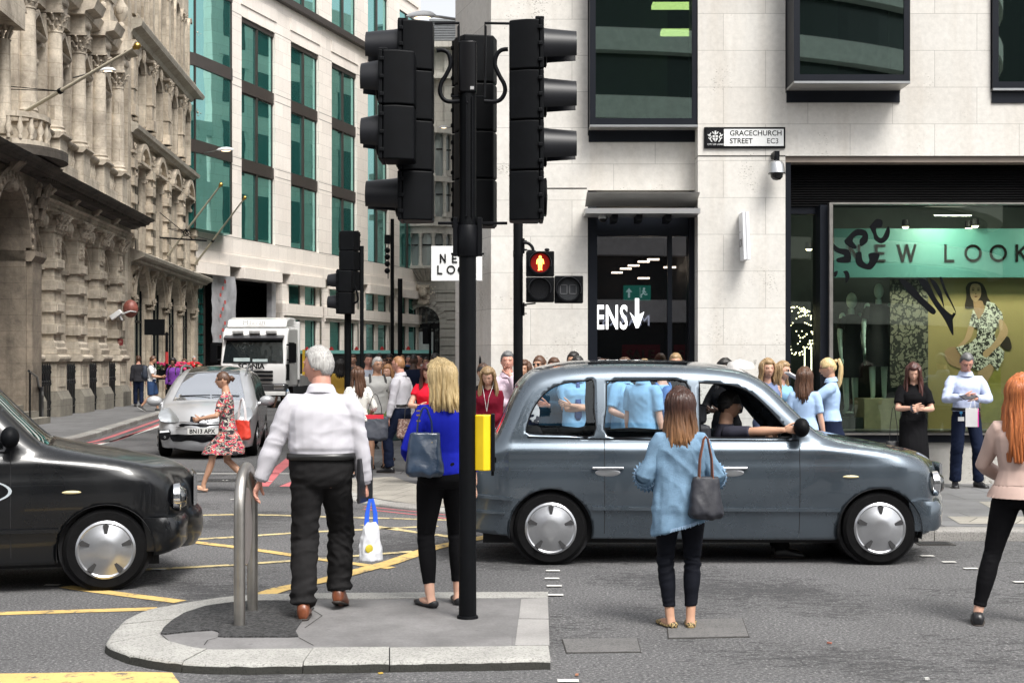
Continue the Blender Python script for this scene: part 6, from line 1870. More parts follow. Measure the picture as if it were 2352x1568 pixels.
  if kd == 'trousers':
   wf = lambda x, y, z: .45+.9*math.exp(-((z/s-.47)/.16)**2)+1.3*math.exp(-((z/s-.12)/.12)**2)+.5*math.exp(-((z/s-.86)/.08)**2)
   wrinkle(bm_, bottom.get('wr', .006), (8,8,13), rs_.random()*9, wfun=wf)
  elif kd == 'skinny':
   wf = lambda x, y, z: .3+1.5*math.exp(-((z/s-.48)/.07)**2)+.9*math.exp(-((z/s-.15)/.06)**2)
   wrinkle(bm_, bottom.get('wr', .004), (5,5,24), rs_.random()*9, wfun=wf)
  else: wrinkle(bm_, bottom.get('wr', .005), (12,12,3), rs_.random()*9)
  finish(bm_, bottom.get('name', 'skirt' if kd == 'skirt' else ('shorts' if kd == 'shorts' else 'trousers')), bottom['mat'], root)
  if bottom.get('belt'):
   cm = MB(Sm); rr2 = []
   for z, e_ in ((wz-.034,.0),(wz-.032,.013),(wz+.006,.013),(wz+.008,.0)):
    rx, ry, cy = torso_r(z); rr2.append(ring(z, rx+loose*.6+.006+e_, ry+loose*.6+.006+e_, cy, 32))
   cm.loft(rr2); finish(raw_mesh(cm, 'belt'), 'belt', bottom['belt'], root)
 # ---------------- shoes
 stl, smat = shoes[0], shoes[1]
 if stl != 'none':
  for i in (0, 1):
   f = ft[i]; A_ = legs[i][2]; fd = foot_dirs[i]; yw = f[2]; sd = Vector((cos(yw), sin(yw), 0)); upv = sd.cross(fd); base = A_-upv*.085
   sm_ = MB(Sm)
   n = 16
   def fr_ring(y, w, h, zb=0.0, flat=.9):
    out = []
    for k in range(n):
     a = 2*pi*k/n; c_, s_ = cos(a), sin(a); q = (abs(c_)**2.6+abs(s_)**2.6)**(-1/2.6)
     z = h*(.5+.5*s_*q); out.append(base+fd*y+sd*(w*c_*q)+upv*(zb+max(0, z)))
    return out
   if stl in ('shoe','sneaker','boot'):
    hh = {'shoe':1.0,'sneaker':1.15,'boot':1.25}[stl]
    sm_.loft([fr_ring(-.082,.018,.05*hh), fr_ring(-.075,.032,.075*hh), fr_ring(-.04,.040,.090*hh), fr_ring(.0,.041,.098*hh), fr_ring(.05,.042,.080*hh), fr_ring(.10,.048,.056), fr_ring(.15,.046,.046), fr_ring(.185,.036,.038), fr_ring(.20,.018,.026)])
    sh_ = finish(raw_mesh(sm_, 'shoe'), 'shoe', smat, root)
    so_ = MB(Sm); so_.loft([fr_ring(-.086,.020,.014,-.004), fr_ring(-.07,.036,.016,-.004), fr_ring(.0,.044,.016,-.004), fr_ring(.1,.051,.014,-.004), fr_ring(.16,.048,.013,-.004), fr_ring(.204,.022,.012,-.004)])
    finish(raw_mesh(so_, 'sole'), 'sole', M('sole_'+('w' if stl == 'sneaker' else 'b'), (.6,.6,.58) if stl == 'sneaker' else (.03,.022,.018), .7), sh_)
   elif stl == 'flat':
    sm_.loft([fr_ring(-.078,.016,.045), fr_ring(-.068,.031,.050), fr_ring(-.03,.038,.034), fr_ring(.03,.038,.026), fr_ring(.085,.044,.030), fr_ring(.12,.045,.042), fr_ring(.155,.040,.038), fr_ring(.185,.028,.030), fr_ring(.197,.012,.022)])
    finish(raw_mesh(sm_, 'shoe'), 'shoe', smat, root)
   elif stl == 'sandal':
    sm_.loft([fr_ring(-.086,.026,.024,-.004), fr_ring(-.05,.042,.026,-.004), fr_ring(.05,.044,.024,-.004), fr_ring(.12,.050,.022,-.004), fr_ring(.19,.034,.02,-.004)])
    for y in (.0,.09,.13): 
     pts = [base+fd*y+sd*(.043*cos(a))+upv*(.015+(.075 if y == 0 else .052)*sin(a)) for a in [pi*k/8 for k in range(9)]]; sm_.tube(pts, .008, 5)
    finish(raw_mesh(sm_, 'sandal'), 'sandal', smat, root)
 root['_j'] = 0; del root['_j']
 info = dict(root=root, s=s, arms=arms, hands=hand_fr, up=up, torso=torso_r, head=hl, hc=hc2, legs=legs, Sm=Sm, W=Matrix.Translation(root.location) @ Matrix.Rotation(rot, 4, 'Z') @ Sm)
 return info
# ---- carried things (each a thing of its own)
def wpt(I, p): return I['W'] @ Vector(p)
def wdir(I, p): return (I['W'].to_3x3() @ Vector(p)).normalized()
def at_frame(o, pos, fwd, upv):
 f = Vector(fwd).normalized(); u = Vector(upv); u = (u-f*u.dot(f)).normalized(); r = f.cross(u)
 o.matrix_world = Matrix(((r.x,f.x,u.x,pos[0]),(r.y,f.y,u.y,pos[1]),(r.z,f.z,u.z,pos[2]),(0,0,0,1)))
PHB = M('phone_black', (.01,.01,.012), .15, var=0)
def phone(I, which, lab, tilt=.6, col=None):
 W_, d, tv, pn = I['hands'][which]
 e = empty('mobile_phone', (0,0,0), 0, lab, 'phone')
 o = MB(); o.box(-.036,.036,-.072,.072,-.004,.004); o.build('case', col or PHB, e, bevel=.003)
 o = MB(); o.box(-.032,.032,-.066,.066,.0042,.0048); o.build('screen', M('phone_screen', (.015,.02,.03), .05, var=0), e)
 at_frame(e, wpt(I, W_+d*.095+pn*.022), wdir(I, d+tv*.4), wdir(I, -pn if pn.z < 0 else pn)); return e
def tote(name, lab, W, D, Hh, mat_, strap_top, strap_mat, loc, rot, cat='bag', sag=.15, extra=None, straps=2, sr=.009):
 """soft bag hanging from strap_top (local z above the bag's top)"""
 e = empty(name, loc, rot, lab, cat)
 o = MB(); rings = []
 for k in range(11):
  t = k/10; z = -Hh*(1-t); w = W*(1+sag*(1-t)*.9-(.0 if t > 0 else 0)); d_ = D*(1.15-.85*t**1.3)
  if k == 0: w *= .82; d_ *= .75
  n = 28; ring_ = []
  for q in range(n):
   a = 2*pi*q/n; c_, s_ = cos(a), sin(a); kk = (abs(c_)**3.2+abs(s_)**3.2)**(-1/3.2)
   f_ = 1+.05*noise.noise(Vector((c_*2+t*3, s_*2, t*4+W*9)))
   ring_.append((w/2*c_*kk*f_, d_/2*s_*kk*f_, z+.02*noise.noise(Vector((c_*2, s_*2, t*2)))))
  rings.append(ring_)
 o.loft(rings); bm_ = remesh(o, .008, 2); wrinkle(bm_, .005, (9,9,7), W*10)
 finish(bm_, 'bag_body', mat_, e)
 for k in range(straps):
  y = (-D*.10 if k == 0 else D*.10) if straps == 2 else 0
  xs = W*.26
  st_ = MB(); st_.tube([(-xs,y,-.03),(-xs*.85,y*.8,strap_top*.45),(-xs*.3,y*.5,strap_top*.93),(0,y*.4,strap_top),(xs*.3,y*.5,strap_top*.93),(xs*.85,y*.8,strap_top*.45),(xs,y,-.03)], sr, 6, flat=.5); st_.build('strap', strap_mat, e, smooth=60)
 if extra: extra(e)
 return e
# ------------------------------------------------------------------ the people in the photo
def GP(px, py, z): 
 p = G(px, py, z); return (p.x, p.y, z)
def FP(px, Y, z=KH): return ((px-1176)*Y/F, Y, z)
WSH = cloth('white_shirt', (.53,.52,.56), .8, .04); BLKT = cloth('charcoal_trousers', (.014,.0135,.014), .8, .15); BLKJ = cloth('black_jeans', (.006,.007,.011), .75, .25)
BELT = M('belt_black', (.012,.012,.012), .35); NAVY = cloth('navy_cloth', (.009,.014,.034), .8); BLK = cloth('black_fabric', (.005,.005,.006), .85)
DENIM = cloth('chambray', (.16,.26,.37), .85, .22, 120, .4)
BROWNL = M('brown_leather', (.17,.05,.02), .35, var=.35, vs=12); BLKL = M('black_leather', (.012,.012,.014), .35, var=.2, bump=.2, bs=80)
LBLUE = cloth('light_blue_shirt', (.36,.50,.72), .8, .05); PBLUE = cloth('pale_blue_shirt', (.46,.52,.70), .8, .04)
MV = .0075
I1 = person('grey haired man in a white shirt and charcoal trousers walking away across the island', (GP(748,1395,IH)[0], 9.78, IH), radians(3), H=1.86, sex='m', build=1.07, belly=.65, skin='rosy', hair=('short','grey'),
 top=dict(mat=WSH, loose=.022, hem=1.035, tuck=True, sleeve=1.95, sloose=.018, collar=True, cuff=True, wr=.010, fr=(4,4,9), boxy=.35), bottom=dict(kind='trousers', mat=BLKT, loose=.022, waist=1.05, belt=BELT, wr=.012),
 shoes=('boot', BROWNL), feet=((-.10,-.16,.05,.0,0),(.10,.22,-.1,.25,0)), hands=((-.43,.02,.80),(.29,.08,.78)), poles=((-.7,-1,-.1),(.9,-.5,-.2)), thumbs=((.2,1,0),(0,1,0)), curl=(.35,.8), head=(radians(62), radians(2)), twist=radians(-4), vox=MV)
W_, d_, tv_, pn_ = I1['hands'][1]; hp = wpt(I1, W_+d_*.085)
PLAS = glass_mat('thin_white_plastic', (.9,.9,.92), .35, .35, .6); PLB = M('plastic_white', (.62,.63,.66), .3, var=.1, vs=8)
e = empty('carrier_bag', (hp.x+.03, hp.y, hp.z-.02), .5, 'crumpled white plastic carrier bag with blue handles held by the white shirted man', 'bag')
o = MB(); rings = []
for k in range(9):
 t = k/8; n = 24; ring_ = []
 for q in range(n):
  a = 2*pi*q/n; c_, s_ = cos(a), sin(a); f_ = 1+.18*noise.noise(Vector((c_*2, s_*2, t*3)))
  ring_.append((c_*(.085-.05*t**2.5)*f_, s_*(.055-.03*t**2)*f_, -.43+.27*t+(.03*noise.noise(Vector((c_*3, s_*3, 5))) if k else 0)))
 rings.append(ring_)
o.loft(rings); bm_ = remesh(o, .007, 1); wrinkle(bm_, .008, (14,14,10), 3); finish(bm_, 'bag_body', PLB, e)
BLUEH = M('bag_blue', (.02,.10,.62), .4, var=.05)
for sx in (-1, 1):
 o = MB(); o.tube([(sx*.035,0,-.20),(sx*.03,0,-.1),(sx*.008,0,0)], [.02,.018,.012], 6, flat=.3, up=(0,1,0)); o.build('handle', BLUEH, e, smooth=60)
o = MB(); o.ell((-.035,-.050,-.34), .03,.006,.03, 12, 8); o.build('printed_mark', M('bag_yellow', (.5,.40,.03), .4), e)
e = empty('document_folder', (hp.x-.01, hp.y-.02, hp.z+.10), radians(78), 'black leather folder clutched under the right hand of the man in white', 'folder')
o = MB(); o.box(-.15,.15,-.012,.012,-.14,.17); o.build('cover', BLKL, e, bevel=.01)
e = empty('wristwatch', wpt(I1, I1['hands'][0][0]-I1['hands'][0][1]*.012), 0, 'steel wristwatch on the left wrist of the white shirted man', 'watch')
o = MB(); o.tube([Vector((0,0,0))-I1['hands'][0][1]*.008, Vector((0,0,0))+I1['hands'][0][1]*.008], .036, 16, flat=.8); o.build('strap', STEEL, e, smooth=50)
o = MB(); o.lathe([(.016,0),(.016,.008)], (-.036,0,0), 14, axis='x'); o.build('dial', BLKL, e)
ROYAL = cloth('royal_blue_jersey', (.008,.014,.30), .8, .04)
I2 = person('blonde woman in a royal blue top and black trousers waiting behind the main signal pole', (GP(1026,1362,IH)[0], 10.1, IH), radians(14), H=1.75, sex='f', build=1.05, skin='fair', hair=('sweep','blonde',.24),
 top=dict(mat=ROYAL, loose=.012, hem=.93, sleeve=1.6, sloose=.010, wr=.004, neckz=1.43, name='jersey'), bottom=dict(kind='skinny', mat=BLK, waist=1.04, t1=1.82), shoes=('flat', BLKL),
 feet=((-.10,-.02,.35,0,0),(.12,.06,-.1,0,0)), hands=((-.20,.14,1.0),(.24,.06,.82)), poles=((-.6,-1,-.1),(.5,-1,0)), head=(radians(48), radians(4)), vox=MV)
SLATEB = M('navy_leather', (.016,.03,.055), .3, var=.25, vs=7, coat=.3, bump=.15, bs=60)
def gold(e):
 o = MB()
 for z in (.08,.12,.15): o.box(-.058,-.030,-.012,.004,z,z+.010)
 o.tube([(.02,-.03,-.06),(.035,-.035,-.09),(.05,-.03,-.06)], .006, 6)
 o.build('buckle', M('gold_fitting', (.7,.5,.2), .3, 1.0), e)
sh_ = wpt(I2, I2['arms'][0][0]+Vector((.03,-.03,.055)))
tote('shoulder_bag', 'navy leather shoulder bag with gold buckles hanging behind the blonde woman', .21,.15,.30, SLATEB, .18, SLATEB, (sh_.x-.01, sh_.y-.17, sh_.z-.19), radians(8), sag=.35, extra=gold, straps=1, sr=.014)
def denim_w(x, y, z): return 1.0
I3 = person('long haired woman in a frayed light denim shirt and black skinny jeans seen from behind', (GP(1560,1436,0)[0], 9.62, 0), radians(-4), H=1.62, sex='f', build=1.03, skin='tan', hair=('long','ombre',.33),
 top=dict(mat=DENIM, loose=.030, hem=.735, skirt=.05, sleeve=1.05, sloose=.010, sflare=.026, boxy=.75, wr=.015, fr=(8,8,7), hemcut=.06, name='denim_shirt', neckz=1.47), bottom=dict(kind='skinny', mat=BLKJ, waist=1.0, t1=1.84, wr=.007), shoes=('flat', spots_mat('leopard_shoe_print', (.42,.30,.13), (.02,.015,.01), 70, .5)),
 feet=((-.075,.0,.42,0,0),(.075,.01,-.05,0,0)), hands=((-.18,.22,1.08),(.18,.22,1.08)), poles=((-.45,-1,-.2),(.45,-1,-.2)), head=(0, radians(5)), vox=MV)
s3 = I3['s']
o = MB(Matrix.Scale(s3, 4)); rr = random.Random(6)
for k in range(150):       # frayed hem
 a = 2*pi*k/150; x = .208*cos(a); y = .165*sin(a)-.005; z = .745+.06*x/.2
 o.tube([(x, y, z+.012), (x+rr.uniform(-.006,.006), y, z-rr.uniform(.004,.02))], .0022, 4)
for i in (0, 1):
 E_ = I3['arms'][i][1]; W3 = I3['arms'][i][2]; d = (W3-E_).normalized(); c0 = E_+d*.03
 u = d.cross(Vector((0,1,0))).normalized(); v = d.cross(u)
 for k in range(60):
  a = 2*pi*k/60; q = c0+(u*cos(a)+v*sin(a))*.088; o.tube([q-d*.012, q+d*rr.uniform(.01,.03)+Vector((0,0,-.01))], .0025, 4)
ff = o.build('frayed_edge', cloth('frayed_thread', (.45,.60,.78), .9), I3['root'], smooth=60)
for i in (0, 1):   # gathered frill at the elbow
 E_ = I3['arms'][i][1]; d = (I3['arms'][i][2]-E_).normalized(); u = d.cross(Vector((0,1,0))).normalized(); v = d.cross(u); o = MB(Matrix.Scale(s3, 4)); rings = []
 for j, (t, r) in enumerate(((-.035,.060),(-.01,.072),(.0,.064),(.02,.080),(.05,.102),(.075,.112))):
  rings.append([E_+d*t+(u*cos(2*pi*k/48)+v*sin(2*pi*k/48))*(r+(.008 if k % 2 else -.004)*(j/3)) for k in range(48)])
 o.loft(rings, False, False); o.build('frill', DENIM, I3['root'], smooth=60)
NYL = M('black_nylon', (.014,.015,.022), .55, var=.2, vs=6, bump=.2, bs=50); TANS = M('tan_leather_strap', (.20,.07,.035), .4, var=.15)
sh_ = wpt(I3, I3['arms'][1][0]+Vector((-.02,-.02,.055)))
tote('tote_bag', 'black nylon tote with brown leather straps on the denim shirted woman\'s shoulder', .185,.14,.27, NYL, .27, TANS, (sh_.x+.03, sh_.y-.13, sh_.z-.29), radians(12), sag=.35, sr=.011)
PINKJ = M('pale_pink_jacket', (.50,.36,.31), .55, var=.06)
I4 = person('long red haired woman in a pale pink jacket and black trousers at the right edge', (GP(2352,1444,0)[0]+.03, 9.7, 0), radians(-28), H=1.72, sex='f', build=1.03, skin='fair', hair=('long','red',.46),
 top=dict(mat=PINKJ, loose=.022, hem=.98, sleeve=1.9, sloose=.016, wr=.005, name='jacket', fr=(6,6,6)), bottom=dict(kind='skinny', mat=BLK, waist=1.05, t1=1.9, loose=.01), shoes=('shoe', BLKL),
 feet=((-.27,-.10,.2,0,0),(.14,.10,-.3,0,0)), hands=((-.15,.24,1.0),(.22,.22,1.0)), poles=((-1,-.8,-.3),(1,-.6,-.3)), head=(0, 0), vox=MV)
o = MB(I4['Sm'])
rings = []
for z, e_ in ((.90,.045),(.93,.035),(.97,.026),(.985,.022)):
 rx, ry, cy = I4['torso'](z); rings.append([I4['up'](((rx+e_+(.010 if k % 2 else 0)*(1 if z < .96 else .3))*cos(2*pi*k/64), cy+(ry+e_+(.010 if k % 2 else 0))*sin(2*pi*k/64), z)) for k in range(64)])
o.loft(rings, False, False); o.build('peplum_frill', PINKJ, I4['root'], smooth=60)
DRS = pattern_cloth('abstract_dress_print', [(0,(.02,.015,.02)),(.44,(.45,.42,.36)),(.49,(.03,.02,.02)),(.545,(.62,.03,.12)),(.59,(.60,.14,.03)),(.63,(.6,.56,.5)),(.68,(.02,.02,.02))], 11, (1,1,2.4))
I5 = person('woman with her hair in a bun striding left in a red patterned dress', (GP(525,1128,0)[0], 19.35, 0), radians(90), H=1.68, sex='f', build=.98, skin='tan', hair=('bun','brown'), glasses='clear',
 top=dict(mat=DRS, loose=.014, hem=1.0, sleeve=.8, wr=.004, name='dress_bodice'), bottom=dict(kind='skirt', hem=.57, mat=DRS, sk=.7, skirt=.12, waist=1.05, name='dress_skirt'), shoes=('flat', M('nude_shoe', (.45,.27,.18), .5)),
 feet=((-.05,.33,0,-.25,0.02),(.05,-.27,0,.55,.02)), hands=((-.20,.34,1.08),(.22,.12,.78)), thumbs=((0,0,1),None), lean=.06, vox=.010)
phone(I5, 0, 'dark phone held out by the woman in the patterned dress')
sh_ = wpt(I5, I5['arms'][1][0]+Vector((0,-.02,.05)))
tote('red_handbag', 'red leather shoulder bag swinging behind the woman in the patterned dress', .27,.12,.26, M('red_leather', (.55,.05,.03), .4, var=.1), .30, M('white_strap', (.6,.55,.55), .5), (sh_.x+.17, sh_.y-.02, sh_.z-.36), radians(-35), sag=.1)
WT = cloth('white_tee', (.7,.7,.7), .85)
I6 = person('man in white t-shirt and blue shorts with a backpack walking on the left pavement', GP(348,945,KH), radians(-80), H=1.80, sex='m', skin='tan', hair=('short','brown'), top=dict(mat=WT, hem=.88, sleeve=.75, loose=.02), bottom=dict(kind='shorts', mat=cloth('blue_shorts', (.03,.06,.14)), loose=.03), shoes=('sneaker', M('dark_trainer', (.03,.03,.03), .6)),
 feet=((-.09,.18,0,0,0),(.09,-.30,0,.5,.04)), hands=((-.2,.3,1.08),(.2,.3,1.08)), poles=((-.5,-1,-.5),(.5,-1,-.5)), head=(0,.3), vox=.018)
def backpack(I, lab, col, w=.30, h=.44, name='backpack'):
 u = I['up']; c = u((0,-.19,1.22)); e = empty(name, wpt(I, c), I['root'].rotation_euler.z, lab, 'backpack'); s = I['s']
 o = MB(Matrix.Scale(s, 4)); rings = []
 for z, k in ((-.5,.7),(-.46,.95),(-.2,1.05),(.1,1.0),(.36,.85),(.48,.6),(.5,.3)):
  rings.append([(w/2*k*cos(a)*(abs(cos(a))**3+abs(sin(a))**3)**(-1/3), .085*k*sin(a)*(abs(cos(a))**3+abs(sin(a))**3)**(-1/3), z*h) for a in [2*pi*q/20 for q in range(20)]])
 o.loft(rings); o.build('pack', col, e, smooth=60)
 o = MB(Matrix.Scale(s, 4)); o.ell((0,-.085,-.09), w*.36,.04,h*.26, 12, 8); o.build('front_pocket', col, e, smooth=60)
 for sx in (-1, 1):
  o = MB(Matrix.Scale(s, 4)); o.tube([Vector(u((sx*.10,-.14,1.38)))-c, Vector(u((sx*.11,-.03,1.475)))-c, Vector(u((sx*.12,.10,1.38)))-c, Vector(u((sx*.13,.115,1.22)))-c, Vector(u((sx*.155,.0,1.08)))-c, Vector(u((sx*.12,-.14,1.05)))-c], .020, 6, flat=.45); o.build('shoulder_strap', col, e, smooth=60)
 return e
NAVP = M('navy_pack', (.02,.028,.045), .7, var=.2); BLP = M('black_pack', (.014,.014,.015), .7, var=.2)
backpack(I6, 'navy backpack worn by the man in blue shorts on the left pavement', NAVP)
PURP = cloth('purple_jacket', (.16,.05,.28))
I7 = person('curly haired person in a dark top with purple below, behind the silver car', FP(398,47), radians(170), H=1.70, sex='m', skin='brown', hair=('curly','black'), top=dict(mat=PURP, hem=.85, sleeve=1.9), bottom=dict(kind='trousers', mat=BLK), shoes=('shoe', BLKL), vox=.02, feet=((-.09,.12,0,0,0),(.09,-.12,0,0,0)))
backpack(I7, 'large dark rucksack on the curly haired person behind the silver car', BLP, .36, .5)
I8 = person('fair haired child partly hidden behind the silver car roof', FP(457,44), radians(180), H=1.50, sex='f', skin='fair', hair=('short','darkblonde'), top=dict(mat=cloth('pink_top', (.5,.25,.25)), hem=.88, sleeve=.6), bottom=dict(kind='trousers', mat=NAVY), shoes=('shoe', BLKL), vox=.02)
I9 = person('woman in a navy cardigan and blue patterned skirt crossing by the white lorry', GP(648,936,0), radians(75), H=1.66, sex='f', skin='fair', hair=('bun','brown'), top=dict(mat=NAVY, hem=.85, sleeve=1.8), bottom=dict(kind='skirt', hem=.55, mat=pattern_cloth('blue_skirt_print', [(0,(.1,.2,.35)),(.5,(.6,.62,.62))], 14), waist=1.03, skirt=.15), shoes=('flat', BLKL),
 feet=((-.05,.30,0,0,0),(.05,-.30,0,.5,.02)), hands=((-.05,.2,1.35),(.2,.15,1.1)), poles=((-.6,0,-1),(.5,-1,0)), vox=.02)
DOTS = pattern_cloth('polka_dot_print', [(0,(.02,.02,.02)),(.17,(.66,.65,.61))], 26, (1,1,1), 'dots')
Ia = person('long black haired woman in a white polka dot top facing away near the far signal', FP(822,20.6), radians(20), H=1.58, sex='f', skin='tan', hair=('long','brown',.36), top=dict(mat=DOTS, hem=.88, sleeve=1.2, loose=.02, sloose=.02), bottom=dict(kind='trousers', mat=BLK, loose=.01), shoes=('flat', BLKL), hands=((-.15,.25,1.05),(.22,.12,.95)), vox=.012)
sh_ = wpt(Ia, Ia['arms'][1][0]+Vector((0,0,.05)))
tote('large_tote', 'big dark tote bag with red lining carried by the polka dot woman', .40,.15,.34, M('dark_tote', (.03,.035,.05), .6, var=.1), .33, BLKL, (sh_.x+.12, sh_.y-.05, sh_.z-.42), radians(10), sag=-.1, extra=lambda e: (lambda o: (o.box(-.15,.12,-.03,.03,-.03,.03), o.build('red_lining', M('red_lining', (.55,.02,.04), .5), e)))(MB()))
GRT = cloth('grey_tee', (.36,.36,.35), .85)
Ib = person('grey haired man in glasses, grey t-shirt and green shorts standing on the corner', FP(866,22.0), radians(195), H=1.73, sex='m', skin='tan', hair=('short','grey'), glasses='clear', top=dict(mat=GRT, hem=.86, sleeve=.7, loose=.025), bottom=dict(kind='shorts', mat=cloth('green_shorts', (.12,.17,.07)), loose=.03), shoes=('sandal', BLKL),
 feet=((-.12,0,.1,0,0),(.10,.12,-.5,0,0)), hands=((-.26,.1,.9),(.26,.1,.9)), head=(.25,0), vox=.012)
backpack(Ib, 'black backpack with straps over the grey haired man\'s grey t-shirt', BLP)
FLOR = pattern_cloth('floral_print', [(0,(.5,.42,.22)),(.14,(.012,.035,.038))], 24, (1,1,1), 'flowers')
Ic = person('curly blonde woman in a dark floral dress holding a phone beside the walking man', FP(893,22.6), radians(150), H=1.62, sex='f', skin='fair', hair=('sweep','ginger',.30), top=dict(mat=FLOR, hem=1.0, sleeve=.7, name='dress_bodice'), bottom=dict(kind='skirt', hem=.45, mat=FLOR, skirt=.08, waist=1.04, name='dress_skirt'), shoes=('flat', BLKL), hands=((-.1,.26,1.12),(.1,.26,1.12)), poles=((-1,-.4,-.6),(1,-.4,-.6)), feet=((-.09,.15,0,0,0),(.09,-.2,0,.4,0)), vox=.012)
phone(Ic, 0, 'small dark phone in the hands of the woman in the floral dress')
Id = person('ginger haired man in a white shirt and navy trousers striding left on the corner', FP(922,21.2), radians(70), H=1.78, sex='m', skin='rosy', hair=('crop','ginger'), glasses='clear', top=dict(mat=WSH, loose=.022, hem=.98, sleeve=1.92, sloose=.014, collar=True, cuff=True, wr=.006), bottom=dict(kind='trousers', mat=NAVY, waist=1.03, belt=BELT, loose=.012), shoes=('shoe', BLKL),
 feet=((-.08,.16,.0,0,0),(.08,-.34,0,.6,.03)), hands=((-.25,.10,.82),(.24,-.05,.85)), lean=.04, vox=.011)
Ie = person('dark haired man in sunglasses and a dark shirt at the back of the crowd, leftmost', FP(872,34), radians(180), H=1.83, sex='m', skin='brown', hair=('short','black'), glasses='sun', top=dict(mat=cloth('grey_blue_shirt', (.12,.14,.18)), hem=.88, sleeve=.8), bottom=dict(kind='trousers', mat=BLK), shoes=('shoe', BLKL), vox=.018)
If = person('dark haired man in a white shirt and sunglasses with a phone to his ear', FP(896,30), radians(170), H=1.80, sex='m', skin='brown', hair=('short','black'), glasses='sun', top=dict(mat=WSH, hem=.9, sleeve=1.9, collar=True), bottom=dict(kind='trousers', mat=NAVY), shoes=('shoe', BLKL), hands=((-.10,.10,1.56),(.25,.05,.85)), poles=((-1,.2,-.8),(.5,-1,0)), thumbs=((0,-.5,1),None), vox=.016)
Ig = person('bald man in a dark navy suit with his back turned in the crowd', FP(950,27.5), radians(-15), H=1.80, sex='m', build=1.12, skin='dark', hair=('bald','black'), top=dict(mat=NAVY, hem=.80, sleeve=1.95, loose=.024, sloose=.018, name='suit_jacket'), bottom=dict(kind='trousers', mat=NAVY), shoes=('shoe', BLKL), vox=.016)
Ih = person('balding man in glasses just behind the navy suited man', FP(960,33), radians(180), H=1.78, sex='m', skin='rosy', hair=('bald','grey'), glasses='clear', top=dict(mat=BLK, hem=.85, sleeve=1.9), bottom=dict(kind='trousers', mat=BLK), shoes=('shoe', BLKL), vox=.02)
Ii = person('small distant face of a fair man left of the navy suited man', FP(924,40), radians(180), H=1.80, sex='m', skin='rosy', hair=('crop','ginger'), top=dict(mat=BLK, hem=.85, sleeve=1.9), bottom=dict(kind='trousers', mat=BLK), shoes=('shoe', BLKL), vox=.022)
Ij = person('short haired bearded man in a light blue shirt at the back right of the crowd', FP(979,38), radians(175), H=1.74, sex='m', skin='tan', hair=('crop','black'), top=dict(mat=LBLUE, hem=.9, sleeve=1.9, collar=True), bottom=dict(kind='trousers', mat=NAVY), shoes=('shoe', BLKL), vox=.02)
Ik = person('young black haired man looking down in a pale blue shirt behind the woman in red', FP(1003,23.5), radians(160), H=1.80, sex='m', skin='brown', hair=('short','black'), top=dict(mat=cloth('blue_oxford', (.22,.30,.52)), hem=.9, sleeve=1.9, collar=True), bottom=dict(kind='trousers', mat=NAVY), shoes=('shoe', BLKL), head=(0,.25), vox=.013)
Il = person('brunette in a red blouse looking down at her phone', FP(984,19.3), radians(170), H=1.66, sex='f', build=1.08, skin='fair', hair=('long','auburn',.34), top=dict(mat=cloth('red_blouse', (.62,.012,.03)), hem=.86, sleeve=.45, loose=.02, sloose=.02), bottom=dict(kind='trousers', mat=BLK, loose=.01), shoes=('flat', BLKL), hands=((-.06,.27,1.10),(.06,.27,1.12)), poles=((-1,-.4,-.6),(1,-.4,-.6)), thumbs=((.3,0,1),(-.3,0,1)), head=(.1,.45), vox=.011)
phone(Il, 0, 'dark phone held by the brunette in the red blouse')
sh_ = wpt(Il, Il['arms'][1][0])
tote('patterned_handbag', 'brown patterned handbag on the arm of the woman in the red blouse', .34,.13,.26, pattern_cloth('bag_weave', [(0,(.10,.05,.04)),(.5,(.25,.18,.15))], 40, (1,1,1), 'noise'), .3, BLKL, (sh_.x-.10, sh_.y-.02, sh_.z-.42), radians(5), sag=.2)
Im = person('dark skinned woman whose face shows between the woman in red and the blonde', FP(1022,24), radians(180), H=1.66, sex='f', skin='dark', hair=('short','black'), top=dict(mat=WT, hem=.88, sleeve=.7), bottom=dict(kind='trousers', mat=BLK), shoes=('flat', BLKL), vox=.016)
In_ = person('young woman in a backwards black cap behind the yellow push button box', FP(1110,19.0), radians(175), H=1.64, sex='f', skin='fair', hair=('cap','brown'), top=dict(mat=BLK, hem=.88, sleeve=1.9), bottom=dict(kind='trousers', mat=BLK), shoes=('shoe', BLKL), vox=.013)
Io = person('blonde woman in a burgundy top with white earphones looking down', FP(1122,17.3), radians(172), H=1.62, sex='f', skin='fair', hair=('sweep','darkblonde',.30), top=dict(mat=cloth('burgundy_top', (.16,.008,.022)), hem=.86, sleeve=1.9), bottom=dict(kind='trousers', mat=BLK), shoes=('shoe', BLKL), head=(0,.40), hands=((-.05,.25,1.0),(.08,.25,1.0)), vox=.011)
o = MB(Io['Sm']); h_ = Io['head']; c_ = Io['up']((0,.14,1.15))
for sx in (-1, 1): o.tube([h_((sx*.078,.0,-.005)), h_((sx*.07,.05,-.10)), Io['up']((sx*.03,.15,1.34)), c_], .003, 5)
o.build('earphone_cable', WHITEP, Io['root'])
PINKS = cloth('pale_pink_shirt', (.62,.50,.58), .8, .04)
Ip = person('dark haired man in a pale pink shirt with a hand raised to his chin', FP(1166,17.8), radians(180), H=1.80, sex='m', build=1.05, skin='rosy', hair=('short','steel'), top=dict(mat=PINKS, hem=.9, sleeve=1.9, collar=True, loose=.022), bottom=dict(kind='trousers', mat=NAVY), shoes=('shoe', BLKL), hands=((-.03,.19,1.46),(-.10,.20,1.10)), poles=((-.5,.2,-1),(1,-.3,-.5)), thumbs=((1,0,.4),(0,0,1)), curl=.7, vox=.011)
